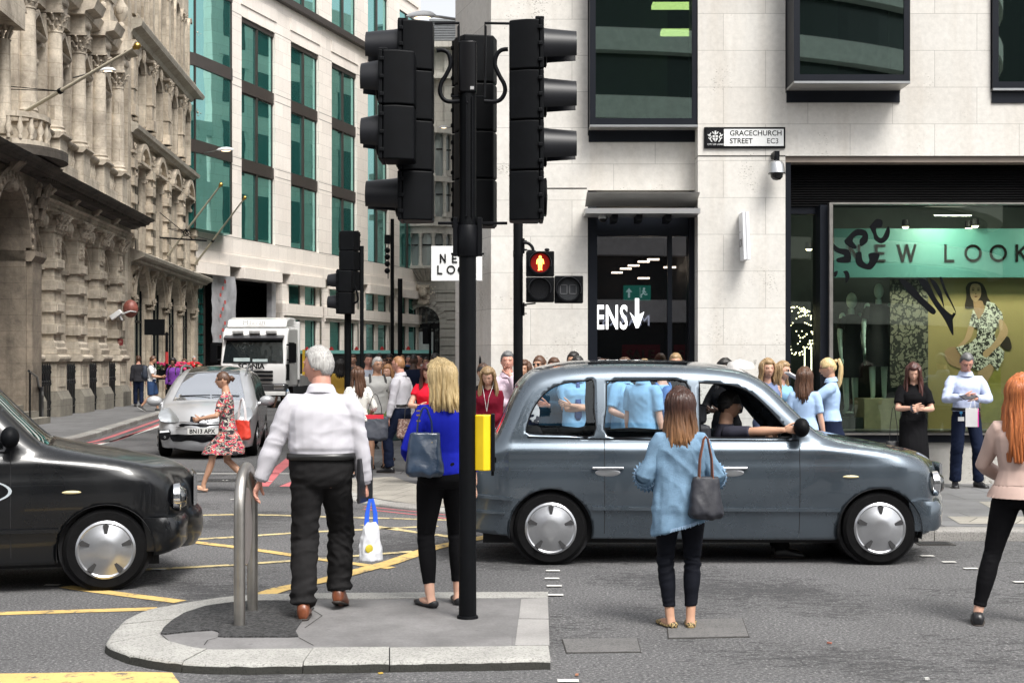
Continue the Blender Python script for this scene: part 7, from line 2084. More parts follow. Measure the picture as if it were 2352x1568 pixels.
Iq = person('brunette woman in sunglasses whose head shows above the taxi roof on the left', FP(1241,18.6), radians(150), H=1.75, sex='f', skin='tan', hair=('bun','brown'), glasses='sun', top=dict(mat=WT, hem=.88, sleeve=.8), bottom=dict(kind='trousers', mat=NAVY), shoes=('shoe', BLKL), vox=.013)
SCH = cloth('school_shirt', (.22,.42,.62), .8, .05); TIE = M('striped_tie', (.02,.06,.20), .6, var=.4, vs=20)
cr = dict(hands=((.10,.20,1.16),(-.10,.19,1.12)), poles=((-1,-.2,-.8),(1,-.2,-.8)), thumbs=((0,.3,1),(0,.3,1)))
TR_ = dict(kind='trousers', mat=BLK)
pk = 'pupils in light blue shirts seen through the taxi windows'
Ir = person('man in a dark teal suit jacket with crossed arms behind the taxi rear window', FP(1272,17.4), radians(185), H=1.72, sex='m', skin='rosy', hair=('short','brown'), top=dict(mat=cloth('teal_suit', (.02,.06,.10)), hem=.82, sleeve=1.9, loose=.022, name='suit_jacket'), bottom=TR_, shoes=('shoe', BLKL), vox=.013, **cr)
Is = person('school pupil with crossed arms and a blue tie behind the taxi rear window', FP(1326,17.0), radians(182), H=1.74, sex='m', skin='tan', hair=('short','black'), top=dict(mat=SCH, hem=.88, sleeve=.8, loose=.022, sloose=.02, collar=True, tie=TIE), bottom=TR_, shoes=('shoe', BLKL), vox=.012, group=pk, **cr)
It = person('school pupil in light blue with a dark rucksack strap by the taxi rear door pillar', FP(1388,17.6), radians(120), H=1.70, sex='m', skin='tan', hair=('short','brown'), top=dict(mat=SCH, hem=.88, sleeve=.8, loose=.024, sloose=.02, collar=True), bottom=TR_, shoes=('shoe', BLKL), vox=.013, group=pk)
backpack(It, 'black rucksack with white edging behind the taxi door pillar', BLP)
Iu = person('school pupil in light blue turned right, left of two seen in the middle taxi window', FP(1432,17.2), radians(240), H=1.72, sex='m', skin='fair', hair=('short','brown'), top=dict(mat=SCH, hem=.86, sleeve=.85, loose=.024, sloose=.022, collar=True), bottom=TR_, shoes=('shoe', BLKL), vox=.012, group=pk, hands=((-.2,.18,1.0),(.2,.18,1.0)))
Iv = person('school pupil in light blue with his back turned beside the denim woman\'s head', FP(1478,16.6), radians(-40), H=1.70, sex='m', skin='fair', hair=('short','darkblonde'), top=dict(mat=SCH, hem=.84, sleeve=.85, loose=.028, sloose=.024, collar=True), bottom=TR_, shoes=('shoe', BLKL), vox=.012, group=pk)
Iw = person('pupil half hidden by the denim woman\'s hair with a bright blue rucksack', FP(1520,17.8), radians(30), H=1.66, sex='m', skin='fair', hair=('short','darkblonde'), top=dict(mat=SCH, hem=.86, sleeve=.8, loose=.022), bottom=TR_, shoes=('shoe', BLKL), vox=.014, group=pk)
backpack(Iw, 'bright blue rucksack seen behind the denim woman\'s hair', M('blue_pack', (.02,.12,.35), .6, var=.1))
Ix = person('dark skinned woman in a black headscarf and patterned blouse behind the front taxi window', FP(1668,17.4), radians(140), H=1.70, sex='f', skin='dark', hair=('long','black',.40), top=dict(mat=BLK, hem=.8, sleeve=1.5, loose=.03), bottom=dict(kind='skirt', hem=.2, mat=BLK, waist=1.03), shoes=('shoe', BLKL), hands=((-.05,.26,1.12),(.08,.26,1.10)), poles=((-1,-.3,-.7),(1,-.3,-.7)), vox=.013)
GBT = cloth('grey_blue_top', (.16,.20,.33))
Iy = person('woman in a sleeveless grey blue top with folded arms behind the taxi windscreen pillar', FP(1762,17.6), radians(190), H=1.70, sex='f', skin='fair', hair=('long','darkblonde',.2), top=dict(mat=GBT, hem=.86, sleeve=0, loose=.018), bottom=dict(kind='trousers', mat=BLK), shoes=('shoe', BLKL), vox=.012, **cr)
Iz = person('brown blonde woman in dark sunglasses beside the black shop frame', FP(1795,17.9), radians(215), H=1.67, sex='f', skin='fair', hair=('sweep','darkblonde',.28), glasses='sun', top=dict(mat=SCH, hem=.86, sleeve=.8), bottom=TR_, shoes=('shoe', BLKL), head=(.3,0), vox=.012)
J1 = person('brown haired schoolgirl seen from behind in a light blue shirt', FP(1848,17.1), radians(-20), H=1.60, sex='f', skin='fair', hair=('long','brown',.34), top=dict(mat=LBLUE, hem=.84, sleeve=.8, loose=.022, sloose=.02), bottom=dict(kind='skirt', hem=.55, mat=NAVY, waist=1.0), shoes=('shoe', BLKL), vox=.012)
J2 = person('blonde schoolgirl with a high ponytail and glasses reading a raised book', FP(1908,17.5), radians(75), H=1.72, sex='f', skin='tan', hair=('pony','blonde',.36), glasses='clear', top=dict(mat=LBLUE, hem=.95, sleeve=.85, loose=.022, sloose=.022, collar=True), bottom=dict(kind='skirt', hem=.45, mat=NAVY, waist=1.04, skirt=.14), shoes=('shoe', BLKL), hands=((-.10,.36,1.38),(.12,.32,1.14)), poles=((-.5,-.3,-1),(.5,-.3,-1)), thumbs=((0,-.3,1),(0,0,1)), head=(0,.15), vox=.011)
hp = wpt(J2, J2['hands'][0][0]+J2['hands'][0][1]*.1)
e = empty('open_book', (hp.x-.02, hp.y-.02, hp.z+.05), 0, 'open white book held up by the blonde schoolgirl with the ponytail', 'book')
o = MB(); o.box(-.12,.11,-.09,.09,-.006,.010); o.build('cover', M('paper_white', (.72,.72,.72), .7), e, bevel=.003)
o = MB(); o.box(-.12,.11,-.088,.088,-.010,-.0065); o.build('pages', M('paper_grey', (.5,.52,.55), .7), e); e.rotation_euler = (0, radians(28), radians(10))
J3 = person('brunette in a black dress looking down at her phone by the shop plinth', FP(2098,18.2), radians(172), H=1.66, sex='f', build=1.02, skin='fair', hair=('long','auburn',.40), top=dict(mat=BLK, hem=.95, sleeve=.75, loose=.018, sloose=.024), bottom=dict(kind='skirt', hem=.30, mat=BLK, skirt=.03, waist=1.04, name='dress_skirt'), shoes=('flat', BLKL), hands=((-.05,.27,1.12),(.04,.28,1.14)), poles=((-1,-.4,-.8),(1,-.4,-.8)), thumbs=((.4,0,1),(-.4,0,1)), head=(-.1,.35), vox=.010)
phone(J3, 0, 'black phone held by the brunette in the black dress')
sh_ = wpt(J3, J3['arms'][1][0])
tote('black_handbag', 'black handbag hanging at the left side of the woman in the black dress', .20,.12,.20, BLKL, .45, BLKL, (sh_.x-.10, sh_.y+.02, sh_.z-.66), 0, sag=.2, straps=1)
J4 = person('man in glasses and a pale blue shirt standing with a notebook before the poster', (GP(2196,1112,KH)[0], 18.85, KH), radians(176), H=1.80, sex='m', build=.96, skin='rosy', hair=('short','steel'), glasses='clear', top=dict(mat=PBLUE, hem=.98, sleeve=1.9, collar=True, cuff=True, loose=.018, sloose=.016, wr=.009), bottom=dict(kind='trousers', mat=NAVY, waist=1.02, belt=BELT), shoes=('shoe', BLKL),
 feet=((-.16,.0,.35,0,0),(.14,.02,-.2,0,0)), hands=((-.06,.28,1.15),(.08,.26,1.17)), poles=((-1,-.3,-.6),(1,-.3,-.6)), thumbs=((.3,0,1),(-.3,0,1)), head=(0,.42), vox=.010)
hp = wpt(J4, J4['hands'][0][0]+J4['hands'][0][1]*.11)
e = empty('notebook', (hp.x-.02, hp.y, hp.z+.02), radians(15), 'dark notebook in the hands of the man in the pale blue shirt', 'notebook')
o = MB(); o.box(-.10,.10,-.07,.07,-.006,.006); o.build('cover', M('notebook_dark', (.03,.03,.04), .5), e, bevel=.003); e.rotation_euler = (radians(20), radians(-10), radians(15))
e = empty('gift_bag', (hp.x+.02, hp.y-.05, hp.z-.10), radians(-25), 'white and magenta paper gift bag dangling from the man\'s hand', 'bag')
o = MB(); o.box(-.09,.06,-.04,.05,-.27,-.03); o.build('white_side', M('bag_paper', (.66,.66,.66), .6), e)
o = MB(); o.prism([(-.04,-.27),(.05,-.27),(.045,-.03),(.005,-.09),(-.035,-.03)], .0605, .064, 'x'); o.build('magenta_side', M('bag_magenta', (.65,.03,.30), .5), e)
o = MB(); o.tube([(-.04,-.03,-.03),(-.02,-.01,.06),(.0,0,.09),(.02,-.01,.06),(.03,-.03,-.03)], .003, 5); o.build('cord_handle', WHITEP, e)
wp = wpt(J4, J4['up']((-.09,.16,.98))); wp = wpt(J4, (.10,.155,.985))
e = empty('id_badge', wp, 0, 'white card badge on a blue reel at the man\'s belt', 'badge')
o = MB(); o.box(-.04,.04,-.012,-.008,-.13,-.075); o.build('card', WHITEP, e)
o = MB(); o.lathe([(.02,-.014),(.02,-.004)], (0,0,-.02), 12, axis='y'); o.tube([(0,-.01,-.03),(0,-.01,-.075)], .003, 4); o.build('reel', M('reel_blue', (.05,.25,.5), .4), e)
for k, (px, Yy, rr_, hc_) in enumerate(((1318,18.7,1.2,'black'),(1552,18.9,3.0,'darkblonde'))):
 person(['black haired man whose hair just tops the taxi roof by the dark door','fair haired person whose crown shows above the taxi roof against the door'][k], FP(px, Yy), radians(170), H=1.80 if k == 0 else 1.78, sex='m', skin='tan', hair=('short',hc_), top=dict(mat=BLK, hem=.86, sleeve=1.9), bottom=TR_, shoes=('shoe', BLKL), vox=.016)
CR = (('woman in a mustard top walking away behind the far signal post',782,31,'f',('long','black',.3),(.45,.28,.05),0),('tall man in a grey suit beyond the far signal',812,36,'m',('short','brown'),(.10,.10,.11),180),
 ('man in a pale checked shirt left of the grey haired man',846,27,'m',('short','black'),(.45,.48,.55),200),('woman in a black top at the back of the crowd, hair loose',884,45,'f',('long','brown',.25),(.02,.02,.02),170),
 ('man in a blue jacket near the arched building',938,48,'m',('crop','steel'),(.05,.09,.2),190),('man in a white shirt far back beside the bearded man',966,50,'m',('short','black'),(.6,.6,.6),175),
 ('woman in a cream blouse just right of the bearded man',994,33,'f',('bun','darkblonde'),(.55,.5,.42),185),('man in a dark coat on the left pavement behind the backpack man',318,50,'m',('short','brown'),(.03,.03,.035),20),
 ('woman in a grey dress on the left pavement by the arcade',424,55,'f',('long','brown',.3),(.2,.2,.22),170),('man in a light shirt by the arcade beyond the flowers',446,60,'m',('short','grey'),(.5,.5,.5),200),
 ('woman in white half hidden behind the man in the pink shirt',1205,19.2,'f',('long','brown',.25),(.6,.58,.58),165))
for lab_, px_, Y_, sx_, hr_, c_, r_ in CR:
 person(lab_, FP(px_, Y_), radians(r_), H=1.80 if sx_ == 'm' else 1.68, sex=sx_, skin=('fair','tan','rosy','brown')[int(px_) % 4], hair=hr_, top=dict(mat=cloth('crowd_top_%d' % px_, c_), hem=.86, sleeve=(1.9,.8)[int(Y_) % 2], loose=.02), bottom=dict(kind='trousers', mat=(NAVY,BLK)[int(px_) % 2]), shoes=('shoe', BLKL), feet=((-.09,.12,0,0,0),(.09,-.14,0,.2,0)), vox=.02)
# ------------------------------------------------------------------ signals, posts, lamps
LENS = M('dark_lens', (.008,.008,.009), .12, var=0)
def head_unit(e, n, hoods, ah=.335, hl_=.25, name='signal_head', facets=True):
 """n aspects, lenses facing local +y, bottom at z=0; parts go under e"""
 o = MB()
 for k in range(n):
  z0 = k*ah+.003; z1 = (k+1)*ah-.003
  o.prism([(-.148,0),(.148,0),(.150,-.09),(.105,-.205),(-.105,-.205),(-.150,-.09)], z0, z1, 'z')
 h = o.build('housing', BLACKP, e, bevel=.012)
 o = MB()
 for k in range(n):
  o.box(-.156,.156,.0,.028,k*ah+.004,(k+1)*ah-.004)
  for s_ in (-1,1):
   for q in (.18,.5,.82): o.box(s_*.150,s_*.166,-.012,.020,(k+q)*ah-.014,(k+q)*ah+.014)
 for q in (-.11,-.07,.02,.09,.12): o.box(q,q+.014,-.03,.03,n*ah-.004,n*ah+.018)
 o.build('door_frame', BLACKP, h, bevel=.008)
 for k in range(n):
  zc = (k+.5)*ah
  o = MB(); o.lathe([(.128,.028),(.132,.045),(.118,.05),(.112,.04)], (0,0,zc), 28, axis='y', caps=False); o.build('bezel', BLACKP, e, smooth=40)
  o = MB(); o.lathe([(.112,.030),(.112,.042),(.06,.052),(.004,.056)], (0,0,zc), 28, axis='y'); o.build('lens', LENS, e, smooth=50)
  if hoods[k]:
   o = MB(); A0, A1, m = radians(-128), radians(128), 26
   prof = ((.030,.134,.004),(.07,.128,.004),(hl_,.112,.004))
   outr = []; 
   for (y, r, t) in prof: outr.append([(r*sin(A0+(A1-A0)*i/m), y*(1 if y < .2 else 1+.0), zc+r*cos(A0+(A1-A0)*i/m)) for i in range(m+1)])
   inr = [[(p[0]*.965, p[1], zc+(p[2]-zc)*.965) for p in rg] for rg in outr]
   M_ = m+1
   o.loft(outr, False, False, False); o.loft([r_[::-1] for r_ in inr], False, False, False)
   o.add(outr[-1]+inr[-1], [(i, i+1, M_+i+1, M_+i) for i in range(m)])
   for j in (0, m): o.add([outr[0][j],outr[1][j],outr[2][j],inr[0][j],inr[1][j],inr[2][j]], [(0,1,4,3),(1,2,5,4)])
   o.build('hood', M('hood_plastic', (.009,.0095,.012), .42, var=.12, vs=9, spec=.35), e, smooth=45)
 return h
pb = G(1074, 1417, IH); kz = pb.y/F
sig = empty('traffic_signal', (pb.x, pb.y, 0), 0, 'big black pole on the island carrying back-to-back traffic signal heads', 'traffic signal')
def SX(px): return (px-1074)*kz
def SZ(py): return CH+(HZ-py)*kz
o = MB(); o.lathe([(.058,IH),(.060,IH+.02),(.058,.5),(.058,SZ(95))], n=28); 
o.lathe([(.075,IH-.01),(.070,IH+.012),(.060,IH+.016)], n=24); o.build('pole', BLACKP, sig, smooth=50)
o = MB(); o.prism([(-.062,-.05),(-.04,-.068),(.04,-.068),(.062,-.05),(.062,.06),(-.062,.06)], SZ(215), SZ(98), 'z'); o.build('detector_cap', M('cap_gloss', (.006,.006,.007), .35, var=.1, spec=.2), sig, bevel=.012)
o = MB(); o.box(.02,.045,-.0705,-.069,SZ(210),SZ(203)); o.build('label_plate', M('label_grey', (.4,.4,.4), .5), sig)
o = MB()
for px in (1046, 1102): o.box(SX(px)-.016, SX(px)+.016, -.03, .05, SZ(588), SZ(500))
for px, s_ in ((1036,-1),(1112,1)): o.tube([(SX(px),0,SZ(583)),(SX(px-18*s_),0,SZ(583))], .008, 6)
o.lathe([(.066,SZ(590)),(.070,SZ(588)),(.070,SZ(520)),(.066,SZ(518))], n=24)
o.box(-.012,.0,-.066,-.058,SZ(500),SZ(225)); o.box(.028,.036,-.062,-.05,SZ(500),SZ(225)); o.lathe([(.010,-.064),(.004,-.070)],(0.0,0,SZ(240)),8,axis='y')
o.build('clamp_bracket', BLACKM, sig, bevel=.003)
def sub(parent, name, loc, rz): 
 e = empty(name, loc, rz); e.parent = parent; return e
def bake(e, T):
 """fold the helper frame e into its children, so that heads are parts and their pieces sub-parts"""
 for c in list(e.children):
  c.data.transform(T)
def add_head(parent, loc, rz, n, hoods, **k):
 T = Matrix.Translation(loc) @ Matrix.Rotation(rz, 4, 'Z')
 h = None
 tmp = empty('tmp', (0,0,0))
 head_unit(tmp, n, hoods, **k)
 first = [c for c in tmp.children if c.name.startswith('housing')][0]
 for c in list(tmp.children)+list(first.children): c.data.transform(T)
 first.name = 'signal_head'; first.parent = parent
 for c in list(tmp.children):
  if c is not first: c.parent = first
 bpy.data.objects.remove(tmp)
 return first
zb = SZ(510)
add_head(sig, (SX(926), .02, zb), pi/2, 4, (1,0,0,1), ah=(SZ(54)-zb)/4)
add_head(sig, (SX(891), -.27, SZ(386)), pi/2, 2, (1,1), ah=(SZ(143)-SZ(386))/2, hl_=.15)
add_head(sig, (SX(1239), .02, zb), -pi/2, 4, (0,1,1,1), ah=(SZ(52)-zb)/4)
k2 = (pb.y+.32)/F
add_head(sig, (SX(1084), .50, CH+(HZ-520)*k2), radians(11), 4, (0,1,1,1), ah=440*k2/4)
o = MB()
for s_, x0_, x1_ in ((-1,1006,1055),(1,1165,1113)):
 o.tube([(SX(x0_-(-8*s_)),.02,SZ(53)),(SX(x1_),.02,SZ(52)),(SX(x1_+s_*2),.02,SZ(60)),(SX(x1_+s_*2),.02,SZ(150)),(SX(x1_),.0,SZ(225))], .009, 6)
 o.tube([(SX(x0_-s_*0),.02,SZ(512)),(SX(1074+s_*20),.0,SZ(513))], .010, 6)
 o.tube([(SX(1074+s_*20),.0,SZ(222)),(SX(1074+s_*38),-.0,SZ(222))], .006, 6)
o.build('mounting_arm', BLACKM, sig, smooth=50)
for pts in ([(1003,118),(1018,117),(1031,126),(1035,150),(1026,172),(1014,192),(1011,212),(1018,228),(1032,235),(1056,234)], [(1167,115),(1152,117),(1141,128),(1137,150),(1147,175),(1158,195),(1160,212),(1152,228),(1138,235),(1112,234)]):
 cc = catmull([Vector((SX(a), SZ(b_), 0)) for a, b_ in pts], 4); 
 o = MB(); o.tube([(p.x, -.02, p.y) for p in cc], .0145, 10); o.build('cable_conduit', BLACKM, sig, smooth=70)
pbx = empty('push_button_box', (pb.x+.06, pb.y, SZ(1015)), 0, 'yellow pedestrian push button box on the right side of the main pole', 'push button')
YELP = M('signal_yellow', (.80,.55,.01), .4, var=.06, vs=6)
o = MB(); o.prism([(-.01,-.03),(.05,-.075),(.098,-.045),(.098,.06),(-.01,.05)], -.19, .185, 'z'); o.build('casing', YELP, pbx, bevel=.008)
o = MB(); o.box(.0985,.125,-.055,.065,-.195,.192); o.box(.10,.12,-.03,.03,-.225,-.195); o.box(.125,.135,-.02,.02,-.14,-.10); o.build('front_unit', BLACKP, pbx, bevel=.006)
YPP = 16.3; kp = YPP/F
PXX = lambda px: (px-1190)*kp
PZZ = lambda py: CH+(HZ-py)*kp
ps = empty('pedestrian_signal', ((1190-1176)*kp, YPP, 0), 0, 'black post with a lit red standing man pedestrian signal and a dark countdown box', 'pedestrian signal')
o = MB(); o.lathe([(.055,.05),(.055,PZZ(470))], n=20); o.lathe([(.058,PZZ(590)),(.058,PZZ(575))], n=20); o.build('pole', BLACKP, ps, smooth=50)
xc = PXX(1240); 
o = MB(); o.box(PXX(1208), PXX(1272), -.16, -.02, PZZ(636), PZZ(579)); o.box(PXX(1208), PXX(1272), -.16, -.02, PZZ(695), PZZ(638)); hb_ = o.build('signal_box', BLACKP, ps, bevel=.012)
o = MB(); o.box(PXX(1273), PXX(1338), -.16, -.02, PZZ(697), PZZ(635)); cb2 = o.build('countdown_box', BLACKP, ps, bevel=.012)
for (px, py, r, par) in ((1240,606,.13,hb_),(1239,665,.13,hb_),(1305,666,.145,cb2)):
 o = MB(); A0, A1, m = radians(-110), radians(110), 24; rings = []
 for y, rr_ in ((-.16, r*1.02),(-.23, r*.98)): rings.append([(PXX(px)+rr_*sin(A0+(A1-A0)*i/m), y, PZZ(py)+rr_*cos(A0+(A1-A0)*i/m)) for i in range(m+1)])
 rings2 = [[((p[0]-PXX(px))*.95+PXX(px), p[1], (p[2]-PZZ(py))*.95+PZZ(py)) for p in rg] for rg in rings]
 o.loft(rings, False, False, False); o.loft([q[::-1] for q in rings2], False, False, False); o.add(rings[1]+rings2[1], [(i+1, i, m+1+i, m+2+i) for i in range(m)])
 o.build('hood', M('hood_plastic', (.009,.0095,.012), .42, var=.12, vs=9, spec=.35), par, smooth=45)
 o = MB(); o.lathe([(r*.98,-.19),(r*.86,-.19),(r*.84,-.175)][::-1], (PXX(px),0,PZZ(py)), 28, axis='y', caps=False); o.build('ring', BLACKM, par, smooth=40)
o = MB(); o.lathe([(.108,-.168),(.108,-.165)], (PXX(1240),0,PZZ(606)), 28, axis='y'); o.build('red_lens', M('red_lens', (.10,.002,.002), .3, var=0, emit=(.8,.01,.005), es=.10), hb_)
o = MB(); o.lathe([(.108,-.168),(.108,-.165)], (PXX(1239),0,PZZ(665)), 28, axis='y'); o.build('dark_lens', LENS, hb_)
o = MB(); o.lathe([(.122,-.168),(.122,-.165)], (PXX(1305),0,PZZ(666)), 28, axis='y'); o.build('dark_lens', M('countdown_lens', (.03,.032,.035), .25, var=0), cb2)
o = MB(); X_, Z_ = PXX(1240), PZZ(606); y0_, y1_ = -.178, -.170
o.lathe([(.017,y0_),(.017,y1_)], (X_,0,Z_+.066), 16, axis='y')
for poly in ([(-.032,.045),(-.040,.03),(-.044,-.012),(-.034,-.014),(-.026,.02),(-.024,-.02),(-.020,-.075),(-.030,-.086),(-.002,-.086),(-.002,-.025),(.004,-.025),(.004,-.080),(.028,-.082),(.018,-.070),(.024,-.02),(.026,.02),(.036,-.014),(.045,-.010),(.040,.03),(.032,.045),(.012,.052),(-.012,.052)],):
 o.prism([(X_+a, Z_+b_) for a, b_ in poly], y0_, y1_, 'y')
o.build('red_man', emis('red_man_lit', (1,.32,.06), 3.2), hb_)
o = MB()
for (a, b_) in ((1285,1302),(1306,1323)):
 for (x0_,x1_,z0_,z1_) in ((a,b_,655,657),(a,b_,675,677),(a,a+2,655,677),(b_-2,b_,655,677)): o.box(PXX(x0_),PXX(x1_),-.1705,-.1685,PZZ(z1_),PZZ(z0_))
o.build('unlit_digits', M('unlit_digit', (.09,.09,.095), .4, var=0), cb2)
o = MB(); pts = catmull([Vector((a, b_, 0)) for a, b_ in ((.06,PZZ(558)),(.12,PZZ(560)),(.165,PZZ(570)),(.17,PZZ(582)))], 5); o.tube([(p.x,-.05,p.y) for p in pts], .018, 8)
o.box(.05,.075,-.04,.04,PZZ(582),PZZ(548)); o.box(.05,.075,-.04,.04,PZZ(725),PZZ(695)); o.tube([(.06,-.05,PZZ(575)),(.2,-.07,PZZ(578))],.008,5); o.tube([(.06,-.05,PZZ(700)),(.2,-.07,PZZ(697))],.009,5)
for z in (553, 573, 702, 720): o.tube([(.07,0,PZZ(z)),(.10,0,PZZ(z))], .006, 5)
o.ell((PXX(1262)-.03,-.08,PZZ(575)),.03,.03,.02,8,6)
o.build('bracket', BLACKM, ps, smooth=50)
YQ = 21.8; kq = YQ/F
QZ = lambda py: CH+(HZ-py)*kq
qs = empty('traffic_signal', ((799-1176)*kq, YQ, 0), 0, 'black traffic signal rising behind the head of the white shirted man', 'traffic signal')
o = MB(); o.lathe([(.054,KH-.02),(.054,QZ(560))], n=18); o.build('pole', BLACKP, qs, smooth=50)
add_head(qs, (.03,.02,QZ(668)), radians(-8), 3, (0,0,0), ah=(QZ(532)-QZ(668))/3)
add_head(qs, (-.10,-.14,QZ(722)), radians(82), 2, (1,1), ah=.33, hl_=.18)
o = MB(); pts = catmull([Vector((a, b_, 0)) for a, b_ in ((.0,QZ(560)),(.05,QZ(630)),(.14,QZ(665)),(.17,QZ(690)),(.10,QZ(698)))], 5); o.tube([(p.x,-.16,p.y) for p in pts], .016, 6); o.build('cable_conduit', BLACKM, qs, smooth=60)
def post(name, px, Y, r, top, lab, cat, parts=None, z0=0.0):
 k = Y/F; e = empty(name, ((px-1176)*k, Y, 0), 0, lab, cat); o = MB(); o.lathe([(r,z0),(r,CH+(HZ-top)*k)], n=14); o.lathe([(r*1.8,z0),(r*1.8,z0+.5),(r,z0+.6)], n=14); o.build('post', BLACKP, e, smooth=50)
 if parts: parts(e, k, lambda p_: CH+(HZ-p_)*k)
 return e
post('signal_post', 831, 21.2, .030, 565, 'thin black post right beside the far traffic signal', 'post', z0=KH-.02)
def cams(e, k, Z):
 o = MB(); o.box(-.18,-.05,-.1,.1,Z(560),Z(540)); 
 for py in (575, 590, 606, 622): o.ell((-.12,0,Z(py)),.07,.08,.07,8,6)
 o.tube([(-.1,0,Z(640)),(-.1,0,Z(560))],.012,5); o.build('camera_cluster', BLACKM, e, smooth=60)
post('camera_post', 901, 34, .045, 503, 'tall thin black post with camera equipment right of the far signal', 'post', cams, z0=KH-.02)
def smallsig(e, k, Z):
 o = MB(); o.box(-.3,-.05,-.12,.1,Z(790),Z(752)); o.build('signal_head', BLACKP, e, bevel=.02)
post('small_traffic_signal', 988, 58, .05, 745, 'small distant traffic signal in front of the arched stone building', 'traffic signal', smallsig)
post('white_post', 862+57, 60, .10, 640, 'pale grey service post beside the tall thin camera post', 'post')
def lamp(px0, px1, py, Y, armto, lab, big=1.0):
 k = Y/F; c = P((px0+px1)/2, py, Y); L = (px1-px0)*k; e = empty('street_lamp', c, 0, lab, 'street lamp', 'street lamps on wall arms')
 o = MB(); rings = []
 for t, w, h0, h1 in ((0,.1,.02,.0),(.12,.5,.10,.03),(.35,.9,.17,.05),(.6,1,.19,.05),(.85,.8,.15,.04),(1,.25,.05,.0)):
  x = (-.5+t)*L*big; W_ = L*.17*w
  rings.append([(x, W_*cos(a), (h0 if sin(a) > 0 else h1)*sin(a)*L) for a in [2*pi*q/14 for q in range(14)]])
 o.loft(rings); o.build('lantern', M('lantern_white', (.66,.67,.68), .35, var=.06), e, smooth=60)
 o = MB(); o.ell((L*.05*big,0,-L*.045), L*.27, L*.13, L*.035, 12, 6); o.build('lens', emis('lamp_lens_warm', (1,.78,.5), 1.6), e, smooth=60)
 a = P(armto[0], armto[1], armto[2]); o = MB(); o.tube([Vector((-L*.45*(1 if armto[0] < px0 else -1),0,0)), (a-c)*.5+Vector((0,0,.02)), a-c], .022, 6); o.build('arm', M('lamp_arm_grey', (.2,.21,.22), .4, .5), e, smooth=60)
lamp(226, 266, 162, 40, (168,179,42.8), 'street lamp with a white lantern under the big flagpole on the stone bank')
lamp(497, 537, 345, 58, (466,352,69.0), 'street lamp with a white lantern against the corner of the gridded office')
lamp(932, 1002, 38, 23.5, (1056,46,22.2), 'large glowing white street lamp above the left signal head')
lamp(1007, 1030, 293, 40, (1062,291,37), 'small white street lamp between the signal heads of the main pole')
def flagpole(a, b_, r, lab, wires=()):
 a = P(*a); b_ = P(*b_); e = empty('flagpole', a, 0, lab, 'flagpole', 'flagpoles on the stone facades'); d = b_-a
 o = MB(); o.tube([(0,0,0), d], [r, r*.65], 10); o.build('pole', M('pole_cream', (.50,.46,.36), .5, var=.12), e, smooth=50)
 o = MB(); o.ell(d*1.012, r*1.7,r*1.7,r*1.7, 10, 8); o.tube([d*.985, d*1.0], r*1.1, 8); o.build('finial', M('gilt', (.55,.36,.10), .35, 1.0), e, smooth=60)
 o = MB(); o.tube([d*.36, d*.38], r*1.5, 8)
 for w in wires: o.tube([d*.37, P(*w)-a], .012, 4)
 o.build('stay_wire', BLACKM, e)
flagpole((42,266,38.2), (312,108,36.2), .055, 'long cream flagpole slanting up over the balcony of the stone bank', ((14,205,37.5),(14,198,37.5)))
flagpole((386,586,59.5), (506,426,57.5), .05, 'left of two pale flagpoles rising from the arcaded building ledge', ((385,525,60.2),))
flagpole((448,607,66.5), (561,456,63.5), .05, 'right of two pale flagpoles rising from the arcaded building ledge', ((385,525,60.2),))
a = P(356,545,60.0); e = empty('iron_bracket', a, 0, 'black scrolled iron sign bracket on the arcaded building', 'bracket'); b_ = P(474,553,58.0)-a
o = MB(); o.tube([(0,0,0), b_], .035, 6); o.tube([b_*.1, Vector((.0,0,.9))], .02, 5); o.tube([b_*.75, Vector((0,0,1.2))], .018, 5)
sp_ = [b_*.62+Vector((.16*cos(t)*(1-t/12), 0, .25+.16*sin(t)*(1-t/12))) for t in [i*.5 for i in range(20)]]; o.tube(sp_, .02, 5); o.build('rod', BLACKM, e, smooth=50)
c = P(268,722,50.2); e = empty('security_camera', c, 0, 'white security camera on the last banded pilaster', 'camera')
o = MB(Matrix.Rotation(radians(-35), 4, 'Y')); o.box(-.24,.2,-.1,.1,-.09,.09); o.build('housing', WHITEP, e, bevel=.02); o = MB(); o.tube([(.15,0,0),(.45,.1,.12),(.6,.3,.1)],.03,6); o.tube([(.1,0,-.05),(.18,.05,-.2)],.05,6); o.build('arm', M('arm_grey', (.4,.4,.4), .5), e)
c = P(300,709,50.6); e = empty('alarm_globe', c, 0, 'round brownish red alarm globe on the far end of the stone bank', 'alarm')
o = MB(); o.ell((0,0,0),.27,.25,.32,14,10); o.build('globe', M('globe_red', (.20,.06,.045), .5, var=.4, vs=6), e, smooth=60); o = MB(); o.box(-.1,.1,.15,.8,-.08,.08); o.build('mount', BLACKM, e)
c = P(272,786,50.45); e = empty('wall_plaque', c, radians(4), 'small dark red plaque on the last pilaster of the stone bank', 'plaque')
o = MB(); o.box(-.16,.16,-.02,.0,-.11,.11); o.build('plate', M('plaque_red', (.13,.012,.015), .4), e)
o = MB()
for j, w_ in enumerate((.10,.12,.07)): o.box(-w_,w_,-.024,-.0205,.05-j*.05,.065-j*.05)
o.build('worn_inscription', M('plaque_pale', (.35,.25,.2), .6), e)
c = G(383,935,KH); e = empty('bus_stop', (c.x, c.y, 0), 0, 'black bus stop post with a dark board and red band on the left pavement', 'bus stop'); kb = c.y/F
BZ2 = lambda py: CH+(HZ-py)*kb
o = MB(); o.lathe([(.05,KH),(.05,BZ2(763))], n=10); o.build('post', BLACKP, e, smooth=50)
